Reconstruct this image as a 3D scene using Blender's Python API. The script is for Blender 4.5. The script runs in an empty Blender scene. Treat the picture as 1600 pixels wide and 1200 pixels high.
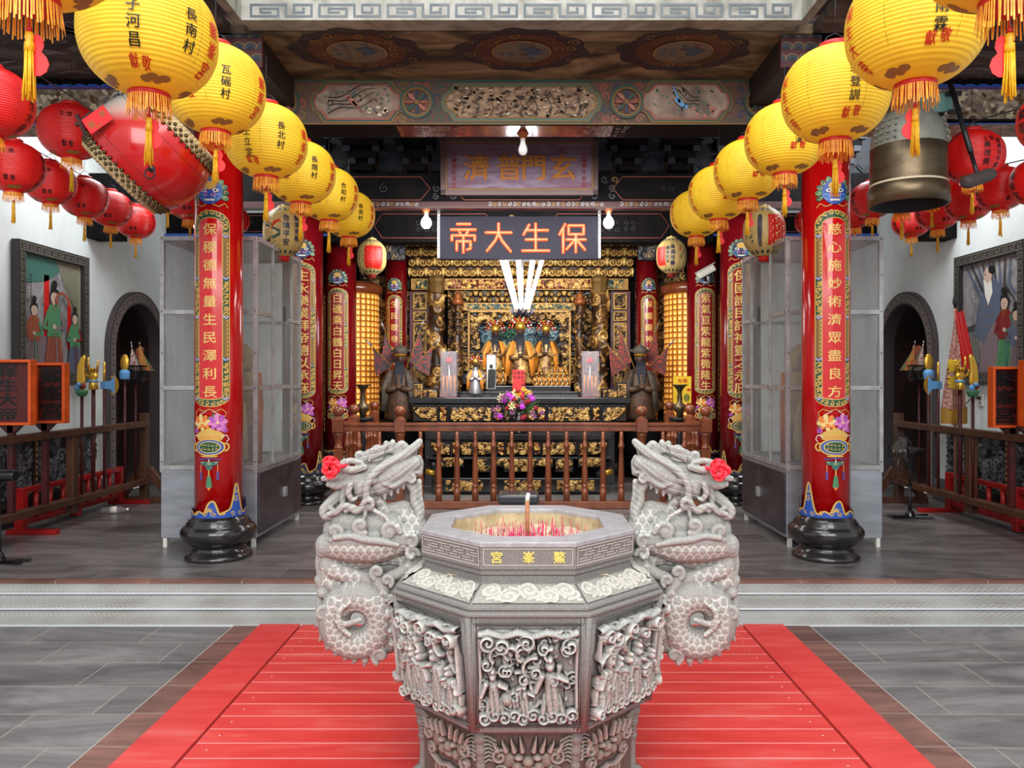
import bpy, bmesh, math, random
import numpy as np
from mathutils import Vector, Matrix

# ---------------------------------------------------------------- basics
# world: X right, Y away from the camera, Z up; the upper hall floor is z = 0, the courtyard floor z = -0.15
F, CX, CY, EYE = 1232.0, 815.0, 592.0, 1.3
PI = math.pi
rnd = random.Random(7)
SC = bpy.context.scene
COL = SC.collection

def W(px, py, Y):
    return Vector(((px - CX) * Y / F, Y, EYE - (py - CY) * Y / F))

def lin(c):
    r = []
    for v in c[:3]:
        v = v / 255.0
        r.append(v / 12.92 if v <= 0.04045 else ((v + 0.055) / 1.055) ** 2.4)
    return (r[0], r[1], r[2], 1.0)

# ---------------------------------------------------------------- materials
def nt(name):
    m = bpy.data.materials.new(name)
    m.use_nodes = True
    t = m.node_tree
    b = t.nodes['Principled BSDF']
    return m, t, b, t.nodes, t.links

def coords(N, L, scale=1.0, kind='Object'):
    tc = N.new('ShaderNodeTexCoord')
    mp = N.new('ShaderNodeMapping')
    if not isinstance(scale, (tuple, list)):
        scale = (scale,) * 3
    mp.inputs['Scale'].default_value = scale
    L.new(tc.outputs[kind], mp.inputs['Vector'])
    return mp.outputs['Vector']

def ramp(N, L, fac, stops):
    r = N.new('ShaderNodeValToRGB')
    e = r.color_ramp.elements
    e[0].position, e[0].color = stops[0][0], lin(stops[0][1])
    e[1].position, e[1].color = stops[-1][0], lin(stops[-1][1])
    for p, c in stops[1:-1]:
        x = e.new(p)
        x.color = lin(c)
    L.new(fac, r.inputs['Fac'])
    return r.outputs['Color']

def pm(name, col, rough=0.5, metal=0.0, noise=None, bump=None, coat=0.0, emit=None, estr=0.0, spec=0.5,
       nscale=None, trans=0.0, sub=0.0, alpha=1.0):
    """principled; noise=(colour2, scale[, lo, hi]) mixes a second colour in by noise; bump=(scale, strength[, dist])"""
    m, t, b, N, L = nt(name)
    b.inputs['Base Color'].default_value = lin(col)
    b.inputs['Roughness'].default_value = rough
    b.inputs['Metallic'].default_value = metal
    b.inputs['Specular IOR Level'].default_value = spec
    b.inputs['Coat Weight'].default_value = coat
    b.inputs['Coat Roughness'].default_value = 0.08
    b.inputs['Transmission Weight'].default_value = trans
    b.inputs['Alpha'].default_value = alpha
    if sub:
        b.inputs['Subsurface Weight'].default_value = sub
        b.inputs['Subsurface Radius'].default_value = (0.02, 0.02, 0.02)
    if emit:
        b.inputs['Emission Color'].default_value = lin(emit)
        b.inputs['Emission Strength'].default_value = estr
    if noise:
        c2, s = noise[0], noise[1]
        lo, hi = (noise[2], noise[3]) if len(noise) > 2 else (0.35, 0.65)
        n = N.new('ShaderNodeTexNoise')
        n.inputs['Scale'].default_value = 1.0
        n.inputs['Detail'].default_value = 6
        n.inputs['Roughness'].default_value = 0.6
        L.new(coords(N, L, s), n.inputs['Vector'])
        L.new(ramp(N, L, n.outputs['Fac'], [(lo, col), (hi, c2)]), b.inputs['Base Color'])
    if bump:
        n = N.new('ShaderNodeTexNoise')
        n.inputs['Scale'].default_value = 1.0
        n.inputs['Detail'].default_value = 4
        L.new(coords(N, L, bump[0]), n.inputs['Vector'])
        bp = N.new('ShaderNodeBump')
        bp.inputs['Strength'].default_value = bump[1]
        bp.inputs['Distance'].default_value = bump[2] if len(bump) > 2 else 0.004
        L.new(n.outputs['Fac'], bp.inputs['Height'])
        L.new(bp.outputs['Normal'], b.inputs['Normal'])
    return m

def hm(name, stops, rough=0.5, metal=0.0, grain=None, hue=None):
    """carved surface: colour from the mesh attribute 'h' (0 cut-away .. 1 highest); hue=(scale, stops2, amount)"""
    m, t, b, N, L = nt(name)
    a = N.new('ShaderNodeAttribute')
    a.attribute_name = 'h'
    c = ramp(N, L, a.outputs['Fac'], stops)
    if hue:
        n = N.new('ShaderNodeTexNoise')
        n.inputs['Scale'].default_value = hue[0]
        n.inputs['Detail'].default_value = 1
        L.new(coords(N, L), n.inputs['Vector'])
        c2 = ramp(N, L, a.outputs['Fac'], hue[1])
        mr = N.new('ShaderNodeMapRange')
        mr.inputs[1].default_value = hue[2]
        mr.inputs[2].default_value = hue[2] + 0.04
        L.new(n.outputs['Fac'], mr.inputs[0])
        mx = N.new('ShaderNodeMix')
        mx.data_type = 'RGBA'
        L.new(mr.outputs[0], mx.inputs[0])
        L.new(c, mx.inputs[6])
        L.new(c2, mx.inputs[7])
        c = mx.outputs[2]
    if grain:
        n = N.new('ShaderNodeTexNoise')
        n.inputs['Scale'].default_value = grain[0]
        n.inputs['Detail'].default_value = 5
        L.new(coords(N, L), n.inputs['Vector'])
        mx = N.new('ShaderNodeMix')
        mx.data_type = 'RGBA'
        mx.blend_type = 'MULTIPLY'
        mx.inputs[0].default_value = grain[1]
        L.new(c, mx.inputs[6])
        L.new(ramp(N, L, n.outputs['Fac'], [(0.3, (120, 118, 115)), (0.7, (255, 255, 255))]), mx.inputs[7])
        c = mx.outputs[2]
        bp = N.new('ShaderNodeBump')
        bp.inputs['Strength'].default_value = 0.35
        bp.inputs['Distance'].default_value = 0.002
        L.new(n.outputs['Fac'], bp.inputs['Height'])
        L.new(bp.outputs['Normal'], b.inputs['Normal'])
    L.new(c, b.inputs['Base Color'])
    b.inputs['Roughness'].default_value = rough
    if metal:
        mr = N.new('ShaderNodeMapRange')
        mr.inputs[1].default_value = 0.3
        mr.inputs[2].default_value = 0.6
        mr.inputs[4].default_value = metal
        L.new(a.outputs['Fac'], mr.inputs[0])
        L.new(mr.outputs[0], b.inputs['Metallic'])
    return m

M = {}
# plain colours used by painted decoration
for k, c in dict(black=(18, 16, 18), ink=(12, 12, 14), redink=(205, 28, 24), gold=(214, 172, 84), palegold=(232, 205, 130),
                 dgold=(150, 112, 52), green=(28, 78, 52), lgreen=(72, 134, 92), teal=(62, 108, 98), blue=(44, 84, 170), lblue=(98, 160, 214),
                 navy=(30, 42, 78), dred=(120, 24, 26), red=(200, 24, 22), orange=(232, 128, 44), purple=(176, 82, 176), pink=(222, 130, 190),
                 white=(226, 224, 214), cream=(206, 190, 160), grey=(130, 130, 132), dgrey=(60, 60, 62), brown=(92, 56, 36),
                 rust=(146, 74, 50), flesh=(196, 170, 150), violet=(92, 66, 140), mauve=(120, 104, 110), slate=(84, 96, 116)).items():
    M[k] = pm('paint_' + k, c, 0.45)
M['goldleaf'] = pm('gold_leaf', (225, 176, 70), 0.32, 0.75)
M['dimgold'] = pm('aged_gold', (122, 92, 48), 0.5, 0.3)
M['dimgreen'] = pm('dull_green', (44, 78, 66), 0.55)
M['dimred'] = pm('aged_red', (124, 58, 46), 0.55)
M['dimblue'] = pm('dull_blue', (46, 56, 84), 0.55)
M['smoke'] = pm('sooty_black', (9, 8, 10), 0.7, noise=((22, 19, 19), 6), spec=.08)
M['sootbrown'] = pm('sooty_brown', (52, 38, 30), 0.6, noise=((28, 20, 17), 3))
M['yellow_paper'] = pm('yellow_paper', (236, 196, 40), 0.55, noise=((226, 178, 36), 9), bump=((3, 3, 60), 0.5, 0.003), emit=(255, 190, 20), estr=0.14)  # faint glow added so the paper looks evenly lit
M['red_paper'] = pm('red_paper', (214, 30, 26), 0.32, noise=((190, 22, 22), 7), bump=((9, 9, 180), 0.5, 0.003), emit=(255, 20, 10), estr=0.05)  # faint glow added, light through the paper put into the material
M['old_paper'] = pm('tan_silk', (196, 168, 104), 0.5, noise=((166, 138, 84), 6), emit=(200, 170, 90), estr=0.04)  # faint glow added to the silk
M['fringe'] = pm('gold_thread', (250, 190, 60), 0.5, noise=((236, 140, 40), 60), emit=(255, 150, 20), estr=0.08)  # faint glow added to the thread
M['tassel'] = pm('yellow_thread', (250, 200, 30), 0.45, noise=((226, 160, 20), 60))
M['tag'] = pm('red_tag', (232, 40, 44), 0.5)
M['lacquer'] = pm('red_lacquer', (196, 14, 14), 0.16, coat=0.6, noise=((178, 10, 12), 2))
M['lacquer_dark'] = pm('dark_red_lacquer', (128, 12, 20), 0.18, coat=0.6, noise=((104, 10, 20), 2))  # darker copy of the lacquer, paints shade onto the deeper columns
M['blackstone'] = pm('polished_black_stone', (44, 40, 40), 0.2, coat=0.5, noise=((30, 27, 28), 8))
M['blacklac'] = pm('black_lacquer', (20, 18, 20), 0.22, coat=0.4)
M['steel'] = pm('brushed_steel', (150, 152, 158), 0.42, 0.55, noise=((176, 178, 184), (3, 3, 12)), bump=((2, 2, 90), 0.1, 0.002))
M['steel_dark'] = pm('worn_steel', (98, 96, 102), 0.36, 0.6, noise=((70, 66, 72), (3, 3, 6)))
M['alu'] = pm('aluminium_frame', (190, 190, 190), 0.4, 0.5, noise=((160, 158, 156), 12))
M['iron'] = pm('dark_iron', (52, 52, 56), 0.4, 0.6)
M['wood'] = pm('varnished_wood', (142, 76, 42), 0.28, coat=0.35, noise=((112, 54, 30), (8, 8, 3)))
M['wood_dark'] = pm('rack_wood', (92, 54, 34), 0.5, noise=((64, 36, 22), (9, 9, 2)))
M['pole_wood'] = pm('dark_red_pole', (84, 26, 24), 0.4, noise=((56, 16, 16), 6))
M['red_metal'] = pm('red_painted_metal', (176, 26, 22), 0.35, noise=((140, 18, 18), 5))
M['orange_frame'] = pm('orange_paint', (232, 92, 20), 0.45, noise=((208, 78, 16), 9))
M['maroon'] = pm('maroon_board', (84, 22, 20), 0.5)
M['plaster'] = pm('white_plaster', (218, 226, 226), 0.85, noise=((196, 200, 196), 1.3, 0.45, 0.75), bump=(14, 0.15))
M['doorwood'] = pm('dark_door_wood', (50, 30, 28), 0.5, noise=((34, 20, 20), (6, 6, 2)))
M['darkframe'] = pm('carved_dark_frame', (44, 42, 42), 0.5)
M['framegrey'] = pm('meander_grey', (104, 100, 90), 0.6)
M['archstone'] = pm('arch_stone', (66, 56, 58), 0.6)
M['archline'] = pm('arch_meander', (146, 134, 130), 0.6)
M['bronze'] = pm('bell_bronze', (112, 96, 72), 0.36, 0.7, noise=((82, 70, 54), (3, 3, 14)))
M['bellgrey'] = pm('bell_grey_paint', (140, 140, 128), 0.5, 0.2, noise=((120, 120, 110), 9))
M['verdigris'] = pm('verdigris_plate', (112, 156, 146), 0.5, noise=((90, 136, 128), 9))
M['rubber'] = pm('mallet_rubber', (72, 64, 62), 0.7)
M['skin_hide'] = pm('drum_hide', (206, 182, 134), 0.6, noise=((180, 152, 108), 14))
M['rose'] = pm('pink_ribbon', (240, 50, 66), 0.55)
M['ash'] = pm('incense_ash', (214, 196, 168), 0.95, noise=((176, 156, 130), 40), bump=(120, 0.8, 0.006))
M['inner'] = pm('sooty_stone_inside', (196, 178, 142), 0.9, noise=((160, 140, 106), 18), bump=(60, 0.4))
M['stick'] = pm('incense_stick', (206, 28, 88), 0.6)
M['stick2'] = pm('thick_incense', (150, 92, 60), 0.75, noise=((180, 120, 84), 40))
M['rimstone'] = pm('smooth_grey_rim', (170, 168, 170), 0.4, noise=((150, 147, 149), 25))
M['granite'] = pm('grey_granite', (134, 131, 126), 0.7, noise=((108, 105, 101), 150, 0.3, 0.7), bump=(260, 0.4, 0.002))
M['graniteline'] = pm('pale_carved_line', (190, 184, 174), 0.7)
M['granitedark'] = pm('dark_groove', (86, 80, 78), 0.75)
M['glass'] = None
M['ledsign'] = pm('led_board', (38, 37, 48), 0.6, spec=.12)
M['neon'] = pm('led_letters', (255, 90, 50), 0.4, emit=(255, 66, 26), estr=1.1)
M['neondot'] = pm('led_dots', (255, 220, 180), 0.4, emit=(255, 214, 150), estr=2.0)
M['tube'] = pm('fluorescent_tube', (255, 255, 255), 0.4, emit=(244, 248, 255), estr=9.0)
M['bulb'] = pm('lit_bulb', (255, 255, 255), 0.4, emit=(250, 250, 255), estr=22.0)
M['bulb_off'] = pm('unlit_bulb', (240, 240, 240), 0.25, emit=(255, 255, 255), estr=0.25)  # unlit glass, but a faint glow is added
M['copper'] = pm('copper_socket', (168, 96, 50), 0.4, 0.4)
M['amber'] = pm('amber_niche', (255, 180, 60), 0.5, emit=(255, 158, 40), estr=0.22)
M['amberdot'] = pm('amber_buddha', (255, 226, 150), 0.5, emit=(255, 220, 130), estr=0.5)
M['towerframe'] = pm('tower_frame_gold', (206, 130, 50), 0.4, emit=(200, 110, 30), estr=0.2)
M['robe_grey'] = pm('aged_robe', (92, 82, 72), 0.7, noise=((58, 50, 46), 20))
M['robe_brown'] = pm('brown_robe', (92, 60, 36), 0.6, noise=((46, 34, 26), 25))
M['beard'] = pm('dark_beard', (26, 28, 40), 0.7)
M['silver'] = pm('silver_tinsel', (190, 190, 196), 0.3, 0.8)
M['plasticwhite'] = pm('white_plastic', (226, 224, 214), 0.45)
M['foil'] = pm('orange_cloth', (226, 140, 50), 0.5)
M['yellowsign'] = pm('yellow_notice', (240, 200, 40), 0.6)
M['leaf'] = pm('green_leaf', (60, 96, 44), 0.55)
M['orchid'] = pm('magenta_petal', (196, 60, 206), 0.5)
M['lily'] = pm('cream_petal', (226, 220, 150), 0.5)
M['yflower'] = pm('yellow_petal', (244, 196, 20), 0.5)
M['rflower'] = pm('red_petal', (150, 16, 30), 0.5)
M['mflower'] = pm('mauve_petal', (156, 96, 140), 0.5)
# stone carving: pale ridges, hollows painted dark for their shade
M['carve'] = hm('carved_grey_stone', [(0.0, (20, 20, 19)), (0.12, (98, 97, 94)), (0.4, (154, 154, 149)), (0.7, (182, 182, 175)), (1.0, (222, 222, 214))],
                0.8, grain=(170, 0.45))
M['carve_pale'] = hm('carved_pale_stone', [(0.0, (140, 136, 128)), (0.4, (180, 176, 167)), (1.0, (222, 216, 202))], 0.75, grain=(170, 0.35))
M['carve_brown'] = hm('carved_brownish_stone', [(0.0, (40, 34, 31)), (0.3, (112, 98, 90)), (1.0, (176, 164, 154))], 0.8, grain=(170, 0.45))
M['dado'] = hm('dark_stone_relief', [(0.0, (14, 14, 16)), (0.5, (66, 66, 70)), (1.0, (132, 130, 132))], 0.7)
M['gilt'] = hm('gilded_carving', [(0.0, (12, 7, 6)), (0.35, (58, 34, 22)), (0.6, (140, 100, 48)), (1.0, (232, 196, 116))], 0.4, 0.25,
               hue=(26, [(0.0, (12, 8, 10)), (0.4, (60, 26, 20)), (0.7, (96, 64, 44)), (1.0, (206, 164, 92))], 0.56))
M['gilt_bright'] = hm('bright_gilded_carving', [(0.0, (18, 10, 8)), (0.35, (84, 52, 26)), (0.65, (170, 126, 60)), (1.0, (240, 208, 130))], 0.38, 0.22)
M['gilt_teal'] = hm('gilt_on_teal', [(0.0, (20, 52, 54)), (0.35, (60, 122, 118)), (0.5, (160, 120, 50)), (1.0, (232, 190, 100))], 0.4, 0.3)
M['gilt_red'] = hm('gilt_on_red', [(0.0, (40, 10, 8)), (0.4, (120, 36, 26)), (0.6, (170, 124, 52)), (1.0, (238, 196, 104))], 0.4, 0.3)
M['cloudrelief'] = hm('blue_cloud_relief', [(0.0, (18, 24, 30)), (0.4, (60, 84, 98)), (0.75, (112, 142, 152)), (1.0, (182, 200, 190))], 0.5)
M['greenscale'] = hm('green_dragon_scales', [(0.0, (10, 26, 22)), (0.5, (48, 96, 76)), (1.0, (126, 170, 128))], 0.45)

def glass_mat():
    m, t, b, N, L = nt('dusty_glass')
    out = [n for n in N if n.type == 'OUTPUT_MATERIAL'][0]
    tr = N.new('ShaderNodeBsdfTransparent')
    tr.inputs['Color'].default_value = (0.9, 0.92, 0.92, 1)
    b.inputs['Base Color'].default_value = lin((186, 186, 184))
    b.inputs['Roughness'].default_value = 0.14
    mx = N.new('ShaderNodeMixShader')
    n = N.new('ShaderNodeTexNoise')
    n.inputs['Scale'].default_value = 1.0
    n.inputs['Detail'].default_value = 5
    L.new(coords(N, L, (5, 5, 1.2)), n.inputs['Vector'])
    mr = N.new('ShaderNodeMapRange')
    mr.inputs[1].default_value = 0.3
    mr.inputs[2].default_value = 0.7
    mr.inputs[3].default_value = 0.16
    mr.inputs[4].default_value = 0.42
    L.new(n.outputs['Fac'], mr.inputs[0])
    L.new(mr.outputs[0], mx.inputs[0])
    L.new(tr.outputs[0], mx.inputs[1])
    L.new(b.outputs[0], mx.inputs[2])
    L.new(mx.outputs[0], out.inputs['Surface'])
    return m
M['glass'] = glass_mat()

def clear_mat():
    m, t, b, N, L = nt('clear_acrylic')
    out = [n for n in N if n.type == 'OUTPUT_MATERIAL'][0]
    tr = N.new('ShaderNodeBsdfTransparent')
    b.inputs['Base Color'].default_value = lin((200, 190, 200))
    b.inputs['Roughness'].default_value = 0.1
    mx = N.new('ShaderNodeMixShader')
    mx.inputs[0].default_value = 0.16
    L.new(tr.outputs[0], mx.inputs[1])
    L.new(b.outputs[0], mx.inputs[2])
    L.new(mx.outputs[0], out.inputs['Surface'])
    return m
M['clear'] = clear_mat()

def tile_mat(name, c1, c2, grout, tw, th, off, rough=0.32):
    """large slate-look tiles with pale thin joints, laid in running bond"""
    m, t, b, N, L = nt(name)
    v = coords(N, L)
    br = N.new('ShaderNodeTexBrick')
    br.inputs['Scale'].default_value = 1.0
    br.inputs['Brick Width'].default_value = tw
    br.inputs['Row Height'].default_value = th
    br.inputs['Mortar Size'].default_value = 0.003
    br.inputs['Mortar Smooth'].default_value = 0.0
    br.offset = off
    br.inputs['Color1'].default_value = (0.15, 0.15, 0.15, 1)
    br.inputs['Color2'].default_value = (0.85, 0.85, 0.85, 1)
    L.new(v, br.inputs['Vector'])
    n = N.new('ShaderNodeTexNoise')
    n.inputs['Scale'].default_value = 1.0
    n.inputs['Detail'].default_value = 8
    n.inputs['Roughness'].default_value = 0.65
    n.inputs['Distortion'].default_value = 1.2
    L.new(coords(N, L, (1.1, 3.4, 1)), n.inputs['Vector'])
    mixf = N.new('ShaderNodeMath')
    mixf.operation = 'MULTIPLY_ADD'
    mixf.inputs[1].default_value = 0.16
    L.new(br.outputs['Color'], mixf.inputs[0])
    L.new(n.outputs['Fac'], mixf.inputs[2])
    c = ramp(N, L, mixf.outputs[0], [(0.40, c1), (0.58, c2), (0.74, tuple(min(255, x * 1.25) for x in c2))])
    mx = N.new('ShaderNodeMix')
    mx.data_type = 'RGBA'
    L.new(br.outputs['Fac'], mx.inputs[0])
    L.new(c, mx.inputs[6])
    mx.inputs[7].default_value = lin(grout)
    L.new(mx.outputs[2], b.inputs['Base Color'])
    b.inputs['Roughness'].default_value = rough
    bp = N.new('ShaderNodeBump')
    bp.inputs['Strength'].default_value = 0.12
    bp.inputs['Distance'].default_value = 0.003
    L.new(n.outputs['Fac'], bp.inputs['Height'])
    L.new(bp.outputs['Normal'], b.inputs['Normal'])
    return m
M['tile_up'] = tile_mat('hall_slate_tile', (70, 64, 64), (104, 98, 97), (138, 128, 122), 1.2, 0.6, 0.33, 0.3)
M['tile_low'] = tile_mat('court_slate_tile', (84, 82, 83), (112, 109, 108), (160, 154, 148), 0.62, 0.31, 0.4, 0.4)
M['tile_brown'] = tile_mat('brown_border_tile', (88, 58, 50), (120, 84, 74), (160, 144, 134), 0.6, 0.31, 0.0, 0.35)

def red_board_mat():
    m, t, b, N, L = nt('worn_red_boards')
    n = N.new('ShaderNodeTexNoise')
    n.inputs['Scale'].default_value = 1.0
    n.inputs['Detail'].default_value = 8
    n.inputs['Roughness'].default_value = 0.7
    L.new(coords(N, L, (1.6, 9, 9)), n.inputs['Vector'])
    c = ramp(N, L, n.outputs['Fac'], [(0.3, (204, 44, 44)), (0.55, (220, 66, 62)), (0.72, (222, 104, 98))])
    n2 = N.new('ShaderNodeTexNoise')
    n2.inputs['Scale'].default_value = 1.0
    n2.inputs['Detail'].default_value = 10
    n2.inputs['Roughness'].default_value = 0.8
    L.new(coords(N, L, (3, 26, 26)), n2.inputs['Vector'])
    mr = N.new('ShaderNodeMapRange')
    mr.inputs[1].default_value = 0.7
    mr.inputs[2].default_value = 0.74
    L.new(n2.outputs['Fac'], mr.inputs[0])
    mx = N.new('ShaderNodeMix')
    mx.data_type = 'RGBA'
    L.new(mr.outputs[0], mx.inputs[0])
    L.new(c, mx.inputs[6])
    mx.inputs[7].default_value = lin((214, 178, 166))
    L.new(mx.outputs[2], b.inputs['Base Color'])
    rr = N.new('ShaderNodeMapRange')
    rr.inputs[3].default_value = 0.22
    rr.inputs[4].default_value = 0.5
    L.new(n.outputs['Fac'], rr.inputs[0])
    L.new(rr.outputs[0], b.inputs['Roughness'])
    return m
M['redboard'] = red_board_mat()

def checker_plate():
    """steel tread plate: raised lozenges as bump, worn pale"""
    m, t, b, N, L = nt('steel_tread_plate')
    v = coords(N, L, (36, 36, 36))
    w = []
    for ang in (0.5, -0.5):
        mp = N.new('ShaderNodeMapping')
        mp.inputs['Rotation'].default_value = (0, 0, ang)
        mp.inputs['Scale'].default_value = (0.7, 2.2, 1)
        L.new(v, mp.inputs['Vector'])
        vo = N.new('ShaderNodeTexVoronoi')
        vo.inputs['Scale'].default_value = 1.0
        vo.inputs['Randomness'].default_value = 0.0
        L.new(mp.outputs[0], vo.inputs['Vector'])
        lt = N.new('ShaderNodeMath')
        lt.operation = 'LESS_THAN'
        lt.inputs[1].default_value = 0.27
        L.new(vo.outputs['Distance'], lt.inputs[0])
        w.append(lt.outputs[0])
    n = N.new('ShaderNodeTexNoise')
    n.inputs['Scale'].default_value = 2.2
    n.inputs['Detail'].default_value = 6
    L.new(coords(N, L), n.inputs['Vector'])
    c = ramp(N, L, n.outputs['Fac'], [(0.35, (146, 143, 138)), (0.65, (176, 177, 174))])
    mx = N.new('ShaderNodeMix')
    mx.data_type = 'RGBA'
    L.new(w[0], mx.inputs[0])
    L.new(c, mx.inputs[6])
    mx.inputs[7].default_value = lin((206, 204, 198))
    L.new(mx.outputs[2], b.inputs['Base Color'])
    b.inputs['Metallic'].default_value = 0.1
    b.inputs['Roughness'].default_value = 0.5
    bp = N.new('ShaderNodeBump')
    bp.inputs['Strength'].default_value = 0.6
    bp.inputs['Distance'].default_value = 0.002
    L.new(w[0], bp.inputs['Height'])
    L.new(bp.outputs['Normal'], b.inputs['Normal'])
    return m
M['tread'] = checker_plate()
M['nosing'] = pm('worn_nosing', (226, 230, 232), 0.4, 0.3)

def fresco(name, base, dark, light, scale):
    m, t, b, N, L = nt(name)
    n = N.new('ShaderNodeTexNoise')
    n.inputs['Scale'].default_value = 1.0
    n.inputs['Detail'].default_value = 7
    n.inputs['Distortion'].default_value = 2.2
    L.new(coords(N, L, scale), n.inputs['Vector'])
    L.new(ramp(N, L, n.outputs['Fac'], [(0.3, dark), (0.5, base), (0.72, light)]), b.inputs['Base Color'])
    b.inputs['Roughness'].default_value = 0.7
    return m
M['soffit'] = fresco('smoky_cloud_soffit', (112, 93, 68), (42, 34, 26), (166, 146, 112), (1.4, 2.6, 2))
M['soffit_side'] = fresco('dark_cloud_soffit', (74, 62, 52), (36, 28, 24), (120, 112, 102), (1.2, 3, 2))
M['silkpanel'] = fresco('painted_silk_panel', (150, 128, 112), (110, 90, 80), (176, 158, 142), (3, 3, 3))
M['scenepanel'] = fresco('painted_scene_panel', (160, 132, 104), (84, 68, 56), (196, 166, 132), (9, 9, 14))
M['marblebeam'] = fresco('marbled_beam', (132, 116, 94), (66, 54, 44), (190, 176, 150), (7, 7, 9))
M['fretbase'] = fresco('pale_fret_ground', (150, 148, 138), (112, 108, 98), (176, 174, 166), (3, 3, 3))
M['fretline'] = pm('fret_blue_grey', (84, 94, 100), 0.7, noise=((104, 110, 112), 9))
M['plaque'] = fresco('worn_lilac_plaque', (104, 86, 104), (96, 56, 70), (122, 108, 126), (2, 9, 9))
M['darkblue'] = pm('night_blue_beam', (8, 8, 12), 0.7, noise=((20, 18, 20), 5), spec=.08)
M['beamframe'] = pm('dull_purple_frame', (78, 58, 58), 0.4)
M['picbg'] = fresco('grey_relief_ground', (136, 132, 134), (92, 90, 94), (160, 158, 160), (5, 5, 3))
# ---------------------------------------------------------------- mesh helpers
def origin_of(o):
    v = Vector((0, 0, 0))
    while o is not None:
        v += o.location
        o = o.parent
    return v

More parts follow.
